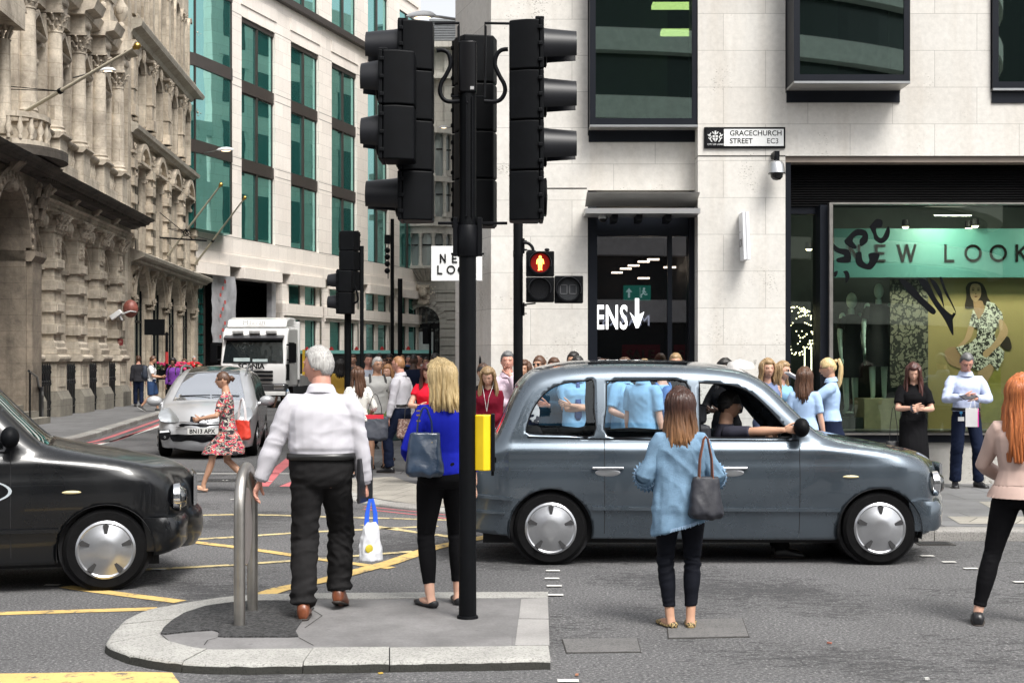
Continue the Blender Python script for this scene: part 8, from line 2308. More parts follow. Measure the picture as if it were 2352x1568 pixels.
o = MB(); o.box((332-383)*kb,(378-383)*kb,-.04,.04,BZ2(769),BZ2(733)); o.box((350-383)*kb, .06,-.03,.03,BZ2(770),BZ2(766)); o.build('board', BLACKP, e)
o = MB(); o.lathe([(.056,BZ2(835)),(.056,BZ2(808))], n=10); o.build('red_band', M('band_red', (.4,.03,.03), .5), e, smooth=50)
for i, (px, py, Yp) in enumerate(((396,842,50),(430,840,52))):
 c = P(px, py, Yp); e = empty('flower_planter', c, 0, ['red and pink flowers in the planter left of the curly haired head','red flowers in the planter right of the curly haired head'][i], 'planter', 'flower planters by the arcade')
 o = MB(); o.box(-.45,.45,-.15,.15,-.45,-.1); o.tube([(0,0,-.4),(0,0,-1.7)],.1,8); o.build('trough', BLACKM, e)
 o = MB(); rr = random.Random(i)
 for k in range(60): o.ell((rr.uniform(-.5,.5), rr.uniform(-.2,.2), rr.uniform(-.1,.14)), .06,.06,.05, 5, 4)
 o.build('flowers', M('petal_red%d' % i, ((.5,.03,.12),(.55,.02,.03))[i], .7, var=.5, vs=9), e)
 o = MB()
 for k in range(50): o.ell((rr.uniform(-.5,.5), rr.uniform(-.2,.2), rr.uniform(-.16,.08)), .06,.06,.03, 5, 4)
 o.build('leaves', M('leaf_green', (.03,.08,.02), .7), e)
f0 = G(550, 1436, IH); f1 = G(580, 1402, IH)
e = empty('steel_hoop', (f0.x, f0.y, IH), 0, 'brushed steel hoop barrier with an oval plate, standing on the asphalt infill', 'barrier')
d = Vector((f1.x-f0.x, f1.y-f0.y, 0)); Lh = d.length; r = Lh/2; zt = 1.85-255*f0.y/F-IH-r-.04
pts = [Vector((0,0,-.02)), Vector((0,0,.4)), Vector((0,0,zt))]+[d*(.5-.5*cos(a))+Vector((0,0,zt+r*sin(a))) for a in [pi*i/16 for i in range(1,16)]]+[d+Vector((0,0,zt)), d+Vector((0,0,.4)), d+Vector((0,0,-.02))]
o = MB(); o.tube(pts, .037, 20, up=(1,0,0)); o.build('tube', STEEL, e, smooth=60)
o = MB(); nx = Vector((d.y,-d.x,0)).normalized(); rings = []
for s_ in (-.006,.006): rings.append([d*.5+d.normalized()*(r-.045)*cos(a)+Vector((0,0,zt-.12+.26*sin(a)))+nx*s_ for a in [2*pi*i/28 for i in range(28)]])
o.loft(rings); o.build('plate', M('plate_dull_grey', (.30,.27,.26), .55, .3, var=.15), e)
# ------------------------------------------------------------------ vehicles
def car_paint(name, c, metal=.55, rough=.32):
 m, nt, b = _new(name); b.inputs['Base Color'].default_value = (*c, 1); b.inputs['Metallic'].default_value = metal; b.inputs['Roughness'].default_value = rough
 b.inputs['Coat Weight'].default_value = 1.0; b.inputs['Coat Roughness'].default_value = .05
 n = noise_n(nt, 2.2, 5, .6, coords(nt)); r = ramp_n(nt, n.outputs[0], [(.3, mul(c, .95)), (.7, mul(c, 1.04))]); nt.links.new(r.outputs[0], b.inputs['Base Color'])
 r2 = ramp_n(nt, n.outputs[0], [(.3, rough*.8), (.7, rough*1.25)]); nt.links.new(r2.outputs[0], b.inputs['Roughness']); return m
def pip(x, z, poly):
 ins = False; n = len(poly); j = n-1
 for i in range(n):
  xi, zi = poly[i]; xj, zj = poly[j]
  if (zi > z) != (zj > z) and x < (xj-xi)*(z-zi)/(zj-zi)+xi: ins = not ins
  j = i
 return ins
def dseg(P_, poly, closed=True):
 P_ = np.asarray(P_); best = np.full(len(P_), 9.0); n = len(poly)
 for i in range(n if closed else n-1):
  a = np.array(poly[i]); b_ = np.array(poly[(i+1) % n]); ab = b_-a; L2 = max(1e-12, (ab**2).sum())
  t = np.clip(((P_-a)@ab)/L2, 0, 1); best = np.minimum(best, np.hypot(*(P_-(a+t[:,None]*ab)).T))
 return best
def smooth_loop(pts, k=4): return [(p.x, p.y) for p in catmull([Vector((a, b_, 0)) for a, b_ in pts], k)]
class Shell:
 """body from a side outline: two shaped side sheets and a crowned strip across"""
 def __init__(s, top, bottom, arches, holes, W, rr, crown, nose):
  s.top = resample([Vector((a, b_, 0)) for a, b_ in smooth_loop(top, 5)], .045); s.top = [(p.x, p.y) for p in s.top]
  s.arches = arches; s.holes = holes; s.W = W; s.rr = rr; s.crown = crown; s.nose = nose
  bot = []
  for (x0, z0), (x1, z1) in zip(bottom, bottom[1:]):
   n = max(1, int(abs(x1-x0)/.06)); bot += [(x0+(x1-x0)*i/n, z0+(z1-z0)*i/n) for i in range(n)]
  bot.append(bottom[-1])
  b2 = []
  for (x, z) in bot:
   if not any((x-ax)**2+(z-az)**2 < ar**2 for ax, az, ar in arches): b2.append((x, z))
  out = []
  for i, p in enumerate(b2):
   out.append(p)
   if i+1 < len(b2):
    q = b2[i+1]
    for ax, az, ar in arches:
     if (p[0]-ax)*(q[0]-ax) < 0 and abs(q[0]-p[0]) > .2:
      sg = 1 if q[0] > p[0] else -1; zb_ = p[1]; a0 = atan2(zb_-az, -sg*sqrt(max(0, ar*ar-(zb_-az)**2))); 
      a1 = atan2(zb_-az, sg*sqrt(max(0, ar*ar-(zb_-az)**2)))
      if sg > 0:
       if a0 < 0: a0 += 2*pi
       out += [(ax+ar*cos(a0+(a1-a0)*j/26), az+ar*sin(a0+(a1-a0)*j/26)) for j in range(27)]
      else:
       if a1 < 0: a1 += 2*pi
       out += [(ax+ar*cos(a0+(a1-a0)*j/26), az+ar*sin(a0+(a1-a0)*j/26)) for j in range(27)]
  s.bottom = out
  s.loop = s.top+s.bottom[1:-1]
 def yv(s, pts, side=True):
  pts = np.asarray(pts); W = np.array([s.W(x, z) for x, z in pts]); d = dseg(pts, s.top, False); r = s.rr
  d = np.clip(d, 0, r); return W-(r-np.sqrt(np.maximum(0, r*r-(r-d)**2)))
 def sheet(s, loop, holes, step=.05, off=0.0, hole_keep=False):
  edge = []; vs = [tuple(p) for p in loop]; n = len(vs); edge = [(i, (i+1) % n) for i in range(n)]
  for h in holes:
   b = len(vs); vs += [tuple(p) for p in h]; m = len(h); edge += [(b+i, b+(i+1) % m) for i in range(m)]
  xs = [p[0] for p in loop]; zs = [p[1] for p in loop]; grid = []
  x = min(xs)
  while x < max(xs):
   z = min(zs)
   while z < max(zs):
    if pip(x, z, loop) and not any(pip(x, z, h) for h in holes): grid.append((x+.001*((int(z*97)) % 3), z))
    z += step
   x += step
  if grid:
   g_ = np.array(grid); d = dseg(g_, loop)
   for h in holes: d = np.minimum(d, dseg(g_, h))
   grid = [q for q, dd in zip(grid, d) if dd > step*.4]
  extra = []
  if off == 0 and loop is s.loop:
   for i in range(1, len(s.top)-1):
    a = Vector(s.top[i-1]); b_ = Vector(s.top[i+1]); t = (b_-a).normalized(); nn_ = Vector((t.y, -t.x))
    for dd in (.012, .03):
     q = Vector(s.top[i])+nn_*dd
     if pip(q.x, q.y, loop): extra.append((q.x, q.y))
  vs += grid+extra
  r = geometry.delaunay_2d_cdt([Vector(v) for v in vs], edge, [], 0, 1e-5)
  V = [(v.x, v.y) for v in r[0]]; fs = []
  for f in r[2]:
   cx_ = sum(V[i][0] for i in f)/len(f); cz_ = sum(V[i][1] for i in f)/len(f)
   if pip(cx_, cz_, loop) and not any(pip(cx_, cz_, h) for h in holes): fs.append(tuple(f))
  Y_ = s.yv(V)-off
  return V, Y_, fs
 def side(s, mb, sg, loop=None, holes=None, off=0.0, step=.03):
  V, Y_, fs = s.sheet(loop or s.loop, s.holes if holes is None else holes, step, off)
  mb.add([(v[0], sg*y, v[1]) for v, y in zip(V, Y_)], [f[::-1] if sg > 0 else f for f in fs] if False else ([f if sg < 0 else f[::-1] for f in fs]))
 TS = [-1,-.93,-.8,-.6,-.4,-.2,0,.2,.4,.6,.8,.93,1]
 def strip_pts(s, off=0.0):
  We = s.yv(s.top); out = []
  for i, (x, z) in enumerate(s.top):
   a = Vector(s.top[max(0,i-1)]); b_ = Vector(s.top[min(len(s.top)-1,i+1)]); t = (b_-a).normalized(); nrm = Vector((-t.y, t.x))
   row = []
   for q in s.TS:
    c = s.crown*(1-q*q)+off; n_ = s.nose(x, z)*(1-q*q)
    row.append((x+nrm.x*c+n_, q*We[i], z+nrm.y*c))
   out.append(row)
  return out
 def strip(s, mb, keep, off=0.0, flip=False):
  rows = s.strip_pts(off); m = len(s.TS); v = [p for r in rows for p in r]; fs = []
  for i in range(len(rows)-1):
   xm = (s.top[i][0]+s.top[i+1][0])/2; zm = (s.top[i][1]+s.top[i+1][1])/2
   for j in range(m-1):
    if keep(xm, zm, j, m-1): fs.append((i*m+j, i*m+j+1, (i+1)*m+j+1, (i+1)*m+j))
  used = sorted({k for f in fs for k in f}); mp = {k: i for i, k in enumerate(used)}
  mb.add([v[k] for k in used], [tuple(mp[k] for k in f) for f in fs])
 def band(s, mb, pts, sg, w, out=.008):
  """raised moulding following the side surface along pts (x,z)"""
  q = resample([Vector((a, b_, 0)) for a, b_ in pts], .08); P2 = [(p.x, p.y) for p in q]; Y_ = s.yv(P2); rings = []
  for i, ((x, z), y) in enumerate(zip(P2, Y_)):
   rings.append([(x, sg*(y-.01), z-w/2), (x, sg*(y+out), z-w/2+w*.15), (x, sg*(y+out), z+w/2-w*.15), (x, sg*(y-.01), z+w/2)])
  mb.loft(rings if sg < 0 else [r[::-1] for r in rings])
TGLASS = glass_mat('taxi_window', (.90,.95,.98), .98, .01, .7, .0)
WSG = glass_mat('windscreen_glass', (.75,.82,.86), .55, .01, .95, .10)
SEATM = M('seat_black', (.02,.022,.03), .7, var=.1); CABIN = M('cabin_dark', (.015,.015,.017), .8, var=0)
CAPM = M('hubcap_silver', (.50,.51,.53), .28, .85, var=.12, vs=5)
AMB = M('indicator_cream', (.60,.52,.30), .3, var=0)
def hole(pts, r=3): return [(a, b_) for a, b_ in smooth_loop(pts+[pts[0]], r)[:-1]]
def wheel(e, x, y, z, r, sg, w=.20, cap='taxi', lab=None):
 o = MB(); o.lathe([(r*.62,-w/2),(r*.9,-w/2),(r*.985,-w*.38),(r,-w*.2),(r,w*.2),(r*.985,w*.38),(r*.9,w/2),(r*.68,w/2),(r*.62,w*.3)], (x,y,z), 40, axis='y', caps=False)
 t = o.build('wheel', RUBBER, e, smooth=40)
 rc_ = r*.70; o = MB(); yo = sg*(w/2)
 pr = [(rc_*1.0,-.02),(rc_*1.0,.005),(rc_*.93,.016),(rc_*.88,.010),(rc_*.62,.028),(rc_*.40,.050),(rc_*.22,.056),(.004,.056)]
 o.lathe([(a, (yo+sg*b_)) for a, b_ in pr] if sg > 0 else [(a, (yo+sg*b_)) for a, b_ in pr], (x,y,z), 48, axis='y')
 c = o.build('hubcap', CAPM, t, smooth=35)
 o = MB(); n = 5 if cap == 'taxi' else 7
 for k in range(n):
  a = 2*pi*k/n+.3
  for q in (.72,):
   p = [(x+rc_*rad*cos(a+da), z+rc_*rad*sin(a+da)) for rad, da in ((.50,-.07),(.86,-.12),(.90,0),(.86,.12),(.50,.07))]
   o.prism(p, y+yo+sg*.006, y+yo+sg*(.034), 'y')
 o.build('vent_slot', M('slot_dark', (.03,.03,.032), .6), t)
 o = MB(); o.lathe([(r*.5,-w*.4),(r*.5,w*.3)], (x,y,z), 20, axis='y'); o.build('hub', CABIN, t)
 return t
# ---- London taxi
tx = lambda px: (px-1265)/262.0
tz = lambda py: (1303-py)/262.0
TOPL = [(1066,1228),(1060,1208),(1062,1160),(1068,1130),(1071,1085),(1080,1048),(1100,1026),(1134,1012),(1150,985),(1172,935),(1196,890),(1232,860),(1290,846),(1345,841),(1460,839),(1591,842),(1690,852),(1740,866),(1785,895),(1832,943),(1880,990),(1912,1008),(1984,1024),(2060,1039),(2125,1056),(2155,1078),(2169,1112),(2173,1152),(2183,1166),(2184,1205),(2170,1230)]
BOTL = [(2170,1230),(2110,1240),(1925,1246),(1360,1242),(1180,1236),(1066,1228)]
def taxiW(x, z):
 w = .865
 if z < .75: w -= .05*((.75-z)/.5)**2
 w -= .045*SM((z-1.0)/.09)+.012*SM((z-.86)/.05)
 if z > 1.08: w -= .235*((z-1.08)/.72)**1.2
 if x > 1.9: w -= .045*((x-1.9)/1.6)
 if x > 3.0: w -= .30*((x-3.0)/.55)**2.4
 if x < -.35: w -= .20*((-.35-x)/.42)**2
 if z < .86: w += .006*sin(max(0,(z-.5))/.36*pi)
 return w
hz_ = lambda L: hole([(tx(a), tz(b_)) for a, b_ in L], 3)
WIN = [hz_([(1208,998),(1216,965),(1234,930),(1264,899),(1300,885),(1345,880),(1366,880),(1366,940),(1365,1004),(1300,1003),(1235,1001)]),
  hz_([(1398,880),(1480,879),(1582,882),(1584,945),(1585,1008),(1490,1008),(1396,1006),(1395,940)]),
  hz_([(1614,884),(1680,889),(1722,902),(1762,935),(1800,978),(1822,1008),(1760,1010),(1620,1009),(1612,1000),(1612,950)])]
ARC = [(0, .31, .365), (2.89, .31, .365)]
sh = Shell([(tx(a), tz(b_)) for a, b_ in TOPL], [(tx(a), tz(b_)) for a, b_ in BOTL], ARC, WIN, taxiW, .13, .035, lambda x, z: (.13*SM((x-3.1)/.35) if x > 3.1 else (-.06*SM((-.45-x)/.2) if x < -.45 else 0)))
def build_taxi(lab, paint, loc):
 e = empty('taxi', (0,0,0), 0, lab, 'taxi')
 isws = lambda x, z: (tx(1790) < x < tx(1905) and z > tz(1006))
 isrw = lambda x, z: (tx(1138) < x < tx(1192) and tz(1000) < z < tz(895))
 o = MB()
 for sg in (-1, 1): sh.side(o, sg)
 sh.strip(o, lambda x, z, j, n: not ((isws(x, z) or isrw(x, z)) and 0 < j < n-1))
 bd = o.build('body', paint, e)
 bm = bmesh.new(); bm.from_mesh(bd.data); bmesh.ops.remove_doubles(bm, verts=bm.verts, dist=.004); bmesh.ops.recalc_face_normals(bm, faces=bm.faces)
 for f in bm.faces: f.smooth = True
 bm.to_mesh(bd.data); bm.free(); bd.data.set_sharp_from_angle(angle=radians(50))
 sol = bd.modifiers.new('thick', 'SOLIDIFY'); sol.thickness = .018; sol.offset = -1
 for sg in (-1, 1):
  for k, h in enumerate(WIN):
   o = MB(); cx_ = sum(p[0] for p in h)/len(h); cz_ = sum(p[1] for p in h)/len(h); hh = [((p[0]-cx_)*1.01+cx_, (p[1]-cz_)*1.02+cz_) for p in h]
   if not (sg < 0 and k == 2):
    sh.side(o, sg, hh, [], .012, .12); o.build('side_window', TGLASS, e, smooth=179)
   o = MB(); q = list(h)+[h[0], h[1]]; yy = sh.yv(q)
   o.tube([(p[0], sg*(y-.002), p[1]) for p, y in zip(q, yy)], .006, 5, caps=False); o.build('window_seal', BLACKM, e, smooth=60)
 o = MB(); sh.strip(o, lambda x, z, j, n: isws(x, z) and 0 < j < n-1, -.012); o.build('windscreen', WSG, e, smooth=179)
 o = MB(); sh.strip(o, lambda x, z, j, n: isrw(x, z) and 0 < j < n-1, -.012); o.build('rear_window', WSG, e, smooth=179)
 o = MB(); o.box(-.45, 2.35, -.74, .74, .24, .34); o.box(2.2, 2.4, -.74, .74, .34, 1.05); o.box(-.5,-.3,-.70,.70,.34,1.05)
 for x in (0, 2.89):
  o.lathe([(.36,-.76),(.36,.76)], (x,0,.34), 24, axis='y')
 o.box(-.6,3.3,-.6,.6,.17,.27)
 o.build('cabin_floor', CABIN, e)
 o = MB(); o.box(-.15,.35,-.62,.62,.34,.72); o.box(-.28,-.05,-.62,.62,.6,1.16); o.build('rear_seat', SEATM, e, bevel=.05)
 o = MB(); o.box(1.45,1.9,-.58,-.12,.34,.66); o.box(1.32,1.45,-.58,-.12,.55,1.22); o.box(1.33,1.43,-.45,-.25,1.22,1.40); o.build('driver_seat', SEATM, e, bevel=.04)
 o = MB(); o.box(1.20,1.24,-.70,.70,.34,1.42); o.build('partition', glass_mat('partition_glass', (.8,.85,.88), .8, .02, .8), e)
 o = MB(); o.box(1.18,1.26,-.70,.70,.34,1.06); o.build('partition_panel', CABIN, e)
 o = MB(); o.lathe([(.185,-.012),(.20,0),(.185,.012),(.17,0),(.185,-.012)], (0,0,0), 24, axis='x', caps=False); o.tube([(0,-.18,0),(0,.18,0)], .014, 5); 
 for i_, p_ in enumerate(o.v): 
  v_ = Matrix.Rotation(radians(25), 3, 'Y') @ Vector(p_); o.v[i_] = (v_.x+2.02, v_.y-.36, v_.z+1.0)
 o.build('steering_wheel', CABIN, e, smooth=60)
 for sg in (-1, 1):
  o = MB(); sh.band(o, [(tx(1360),tz(1171)),(tx(1930),tz(1176))], sg, .04, .024)
  sh.band(o, [(tx(1072),tz(1143)),(tx(1178),tz(1150))], sg, .035, .026); sh.band(o, [(tx(1070),tz(1180)),(tx(1160),tz(1182))], sg, .028, .022)
  o.build('rub_strip', paint, e, smooth=60)
  o = MB(); sh.band(o, [(tx(1212),tz(1008)),(tx(1370),tz(1012)),(tx(1600),tz(1015)),(tx(1835),tz(1016))], sg, .012, .008); o.build('waist_trim', BLACKM, e, smooth=60)
  for x0_ in (1389, 1606, 1838):
   z0_, z1_ = (1014, 1236)
   pts = [(tx(x0_), tz(z)) for z in range(z0_, z1_, 12)]; yy = sh.yv(pts); o = MB(); o.tube([(p[0], sg*(y+.0005), p[1]) for p, y in zip(pts, yy)], .0032, 4); o.build('door_gap', CABIN, e)
  for x0_ in (1396, 1680):
   zc_2 = tz(1086); y = float(sh.yv([(tx(x0_), zc_2)])[0])
   o = MB(); o.box(tx(x0_)-.14, tx(x0_)+.14, sg*(y-.005), sg*(y+.026), zc_2+.018, zc_2+.040); h = o.build('door_handle', CHROME, e, bevel=.008)
   o = MB(); o.ell((tx(x0_), sg*(y-.002), zc_2-.012), .115, .012, .036, 20, 10); o.build('handle_cup', CAPM, h, smooth=60)
  y = float(sh.yv([(tx(1955), tz(1099))])[0]); o = MB(); o.ell((tx(1955), sg*(y-.002), tz(1099)), .075,.016,.014, 14, 8); o.build('side_indicator', AMB, e, smooth=60)
  ym = float(sh.yv([(tx(1832), tz(990))])[0])
  o = MB(); o.ell((tx(1828)+.04, sg*(ym+.14), tz(985)), .07,.10,.085, 14, 10); o.tube([(tx(1828)+.02, sg*(ym-.03), tz(1000)),(tx(1828)+.04, sg*(ym+.08), tz(990))], .025, 6); o.build('door_mirror', BLACKP, e, smooth=60)
  o = MB(); o.lathe([(.005,.05),(.07,.04),(.095,.0),(.10,-.02)][::-1], (3.47, sg*.60, .70), 22, axis='x'); o.build('headlamp', glass_mat('lamp_glass', (.9,.9,.9), .9, .03, .9, .2), e, smooth=60)
  o = MB(); o.lathe([(.11,-.03),(.115,.02),(.10,.03)], (3.44, sg*.60, .70), 22, axis='x', caps=False); o.build('headlamp_rim', CHROME, e, smooth=60)
  for (x, z, r_) in ARC:
   o = MB(); pr = [( x+(r_+.004)*cos(a), sg*.87, z+(r_+.004)*sin(a)) for a in [radians(-12+204*i/24) for i in range(25)]]; pr2 = [(p[0], sg*.42, p[2]) for p in pr]
   o.loft([pr, pr2], False, False, False); o.add([(x-r_,sg*.43,z-.1),(x+r_,sg*.43,z-.1),(x+r_,sg*.43,z+r_),(x-r_,sg*.43,z+r_)], [(0,1,2,3)]); o.build('arch_liner', CABIN, e)
   wheel(e, x, sg*.745, .325, .325, sg)
 o = MB(); rings = []
 for a in [radians(-90+180*i/20) for i in range(21)]:
  y = .84*sin(a); x = 3.22+.30*abs(cos(a))**.5
  rings.append([(x, y, .30), (x+.03, y*1.012, .34), (x+.035, y*1.015, .52), (x+.01, y, .56), (x-.06, y*.95, .56), (x-.06, y*.95, .30)])
 o.loft(rings); o.build('front_bumper', paint, e, smooth=50)
 o = MB(); o.box(3.585,3.60,-.28,.28,.60,.86)
 for k in range(9): o.box(3.60,3.615,-.26+k*.062,-.245+k*.062,.61,.85)
 o.build('grille', CHROME, e)
 o = MB(); rings = []
 for t, w_, h_ in ((0,.2,.02),(.12,.8,.09),(.5,1,.13),(.88,.8,.09),(1,.2,.02)):
  rings.append([(1.93-.26*t, .24*w_*cos(a), 1.722+max(0,sin(a))*h_*.7) for a in [2*pi*q/16 for q in range(16)]])
 o.loft(rings); o.build('roof_sign', M('sign_lens_pale', (.62,.60,.58), .3, var=.05), e, smooth=50)
 lettering('TAXI', .07, BLACKM, e, (1.935, -.1, 1.755), pi/2)
 o = MB(); o.box(.35,1.25,-.45,.45,1.768,1.782); o.build('sunroof', BLACKM, e)
 o = MB(); o.box(-.70,-.67,-.26,.26,.55,.67); o.build('rear_plate', M('plate_yellow', (.7,.55,.08), .4), e)
 e.location = loc
 return e
BLUEP = car_paint('slate_blue_metallic', (.105,.132,.160), .75, .27); BLKPT = car_paint('black_car_paint', (.002,.0025,.0035), .0, .3); BLKPT.node_tree.nodes['Principled BSDF'].inputs['Coat Weight'].default_value = .45
YT = F/262.0+.865
T1_ = build_taxi('slate blue grey London taxi passing behind the denim shirted woman', BLUEP, ((1265-1176)/262.0, YT, 0))
YT2 = F/295.0+.865
T2_ = copy_tree(T1_, label='black London taxi cut off by the left edge of the photo')
_a = radians(15); T2_.rotation_euler = (0,0,_a); T2_.location = ((233-1176)/295.0-(2.89*cos(_a)+.745*sin(_a)), F/295.0+.12-(2.89*sin(_a)-.745*cos(_a)), 0)
def repaint(o):
 for ch in o.children:
  if ch.type == 'MESH':
   for sl_ in ch.material_slots:
    if sl_.material == BLUEP: sl_.link = 'OBJECT'; sl_.material = BLKPT
  repaint(ch)
repaint(T2_)
y_ = -float(sh.yv([(1.75,.70)])[0])
o = MB()
for r0, r1 in ((1.0,.93),(.80,.0)):
 n = 36; a_ = [(1.84+.36*r0*cos(2*pi*k/n), y_-.004, .80+.105*r0*sin(2*pi*k/n)) for k in range(n)]
 if r1 > 0:
  b2 = [(1.84+.36*r1*cos(2*pi*k/n), y_-.004, .80+.105*r1*sin(2*pi*k/n)) for k in range(n)]; o.add(a_+b2, [(k, (k+1) % n, n+(k+1) % n, n+k) for k in range(n)])
for k in range(5): o.box(1.60+k*.09, 1.655+k*.09, y_-.007, y_-.003, .765, .835)
o.box(1.50,2.05,y_-.006,y_-.003,.60,.625)
o.build('door_emblem', M('emblem_silver', (.42,.47,.50), .4, var=.05), T2_)
Yd = YT
dp = ((1265-1176)/262.0+1.62, YT-.36, -.22)
DRV = person('taxi driver in a dark cap with his bare forearm on the open window edge', dp, radians(-90), H=1.74, sex='m', build=1.05, skin='tan', hair=('cap','black'), top=dict(mat=M('driver_dark_top', (.02,.02,.035), .8, var=.1), hem=.86, sleeve=.8), bottom=dict(kind='trousers', mat=BLK), shoes=('shoe', BLKL),
 feet=((-.10,.50,0,0,.24),(.10,.50,0,0,.24)), hands=((-.14,.38,1.28),(.46,.44,1.415)), poles=((-.5,-.5,-1),(1,.2,.1)), thumbs=((0,0,1),(-.3,0,1)), vox=.011, knee=((-.2,.4,1),(.2,.4,1)))
# ---- silver people carrier facing the camera
TOPM = [(0.10,.22),(.02,.34),(0,.6),(.03,.92),(.14,1.28),(.34,1.56),(1.0,1.64),(1.8,1.66),(2.5,1.60),(3.0,1.44),(3.45,1.18),(3.72,1.02),(3.95,.96),(4.25,.86),(4.42,.72),(4.50,.56),(4.52,.40),(4.50,.28),(4.42,.20)]
BOTM = [(4.42,.20),(3.6,.22),(1.2,.22),(.10,.22)]
def mpvW(x, z):
 w = .90
 if z < .6: w -= .05*((.6-z)/.4)**2
 if z > .95: w -= .24*((z-.95)/.7)**1.1
 if x > 3.5: w -= .22*((x-3.5)/1.02)**2.6
 if x < .4: w -= .15*((.4-x)/.4)**2
 return w
WM = [hole([(.45,1.05),(.5,1.3),(.8,1.48),(1.35,1.52),(1.35,1.08)], 3), hole([(1.45,1.07),(1.45,1.53),(2.3,1.50),(2.35,1.05)], 3), hole([(2.45,1.04),(2.45,1.49),(2.8,1.40),(3.1,1.24),(3.4,1.04)], 3)]
mp = Shell(TOPM, BOTM, [(.90,.32,.36),(3.66,.32,.36)], WM, mpvW, .16, .05, lambda x, z: .26*SM((x-3.3)/.9) if x > 3.3 else 0)
mpv = empty('people_carrier', (0,0,0), 0, 'silver people carrier facing the camera, plate BN13 APX', 'car')
SILV = car_paint('silver_paint', (.55,.56,.58), .35, .35)
isw = lambda x, z: 2.72 < x < 3.70 and z < 1.55; isroof = lambda x, z: 1.0 < x < 2.7 and z > 1.5
o = MB()
for sg in (-1, 1): mp.side(o, sg)
mp.strip(o, lambda x, z, j, n: not (isw(x, z) and 0 < j < n-1))
bd = o.build('body', SILV, mpv); bm = bmesh.new(); bm.from_mesh(bd.data); bmesh.ops.remove_doubles(bm, verts=bm.verts, dist=.004); bmesh.ops.recalc_face_normals(bm, faces=bm.faces)
for f in bm.faces: f.smooth = True
bm.to_mesh(bd.data); bm.free(); bd.data.set_sharp_from_angle(angle=radians(50))
o = MB(); mp.strip(o, lambda x, z, j, n: isw(x, z) and 0 < j < n-1, -.008); o.build('windscreen', mirror_glass('sunlit_windscreen', (.35,.38,.42), (.95,.97,1), .78), mpv, smooth=179)
o = MB(); mp.strip(o, lambda x, z, j, n: isroof(x, z) and 0 < j < n-1, .006); o.build('glass_roof', M('roof_glass', (.015,.02,.02), .06, var=0), mpv, smooth=179)
for sg in (-1, 1):
 for h in WM:
  o = MB(); mp.side(o, sg, h, [], .008, .12); o.build('side_window', mirror_glass('tinted_side', (.012,.014,.016), (.6,.65,.7), .35), mpv, smooth=179)
 for x in (.90, 3.66): wheel(mpv, x, sg*.79, .32, .32, sg, cap='m')
 y = float(mp.yv([(3.3,1.0)])[0]); o = MB(); o.ell((3.28, sg*(y+.16), 1.04), .09,.15,.10, 14, 10); o.tube([(3.3,sg*(y-.03),.98),(3.28,sg*(y+.08),1.0)], .03, 6); o.build('door_mirror', SILV, mpv, smooth=60)
 o = MB(); o.tube([(.7,sg*.60,1.60),(.9,sg*.62,1.69),(1.7,sg*.64,1.72),(2.5,sg*.63,1.67),(2.75,sg*.62,1.56)], .022, 8); o.build('roof_rail', ALU, mpv, smooth=60)
def nose_x(y, z):
 """front surface of the people carrier at (y, z)"""
 bx = 0; We = .7
 tt = [(a, b_) for a, b_ in mp.top if a > 3.6]
 for (a, b_), (c, d_) in zip(tt, tt[1:]):
  if (b_-z)*(d_-z) <= 0: t = (b_-z)/(b_-d_) if b_ != d_ else 0; bx = a+(c-a)*t; break
 We = float(mp.yv([(bx, z)])[0]); q = max(-1, min(1, y/We)); return bx+(.05+.26*SM((bx-3.3)/.9))*(1-q*q)
def patch(name, poly, mat_, parent, off=.022, step=.045):
 vs = [tuple(p) for p in poly]; n = len(vs); ed = [(i, (i+1) % n) for i in range(n)]; ys = [p[0] for p in poly]; zs = [p[1] for p in poly]
 y = min(ys)
 while y < max(ys):
  z = min(zs)
  while z < max(zs):
   if pip(y, z, poly): vs.append((y+.0007, z+.0005))
   z += step
  y += step
 r = geometry.delaunay_2d_cdt([Vector(v) for v in vs], ed, [], 0, 1e-5); V = [(v.x, v.y) for v in r[0]]
 fs = [tuple(f) for f in r[2] if pip(sum(V[i][0] for i in f)/len(f), sum(V[i][1] for i in f)/len(f), poly)]
 o = MB(); o.add([(nose_x(a, b_)+off, a, b_) for a, b_ in V], fs); return o.build(name, mat_, parent, smooth=179)
HLG = mirror_glass('headlight_glass', (.30,.32,.33), (.9,.92,.95), .35, .4, 9)
for sg in (-1, 1):
 patch('headlight', hole([(sg*.84,.80),(sg*.80,.92),(sg*.66,.93),(sg*.50,.80),(sg*.45,.70),(sg*.60,.68),(sg*.78,.70)], 2), HLG, mpv)
 patch('fog_light_recess', hole([(sg*.80,.42),(sg*.80,.53),(sg*.62,.55),(sg*.60,.44),(sg*.66,.36),(sg*.76,.36)], 2), BLACKM, mpv)
 o = MB(); o.lathe([(.045,.0),(.05,.012),(.004,.02)], (nose_x(sg*.70,.41)+.005, sg*.70, .41), 14, axis='x'); o.build('fog_light', CHROME, mpv)
 patch('day_light', [(sg*.79,.49),(sg*.79,.525),(sg*.63,.54),(sg*.62,.505)], M('lamp_white', (.7,.72,.75), .2, var=0), mpv, .03)
patch('upper_grille', hole([(-.42,.605),(.42,.605),(.40,.66),(-.40,.66)], 2), BLACKM, mpv)
patch('lower_grille', hole([(-.56,.33),(.56,.33),(.62,.43),(.48,.465),(-.48,.465),(-.62,.43)], 2), BLACKM, mpv)
for z, w_ in ((.69,.44),(.595,.50)):
 o = MB(); o.tube([(nose_x(y, z)+.024, y, z) for y in [-w_+2*w_*i/16 for i in range(17)]], .007, 5); o.build('chrome_strip', CHROME, mpv, smooth=60)
o = MB()
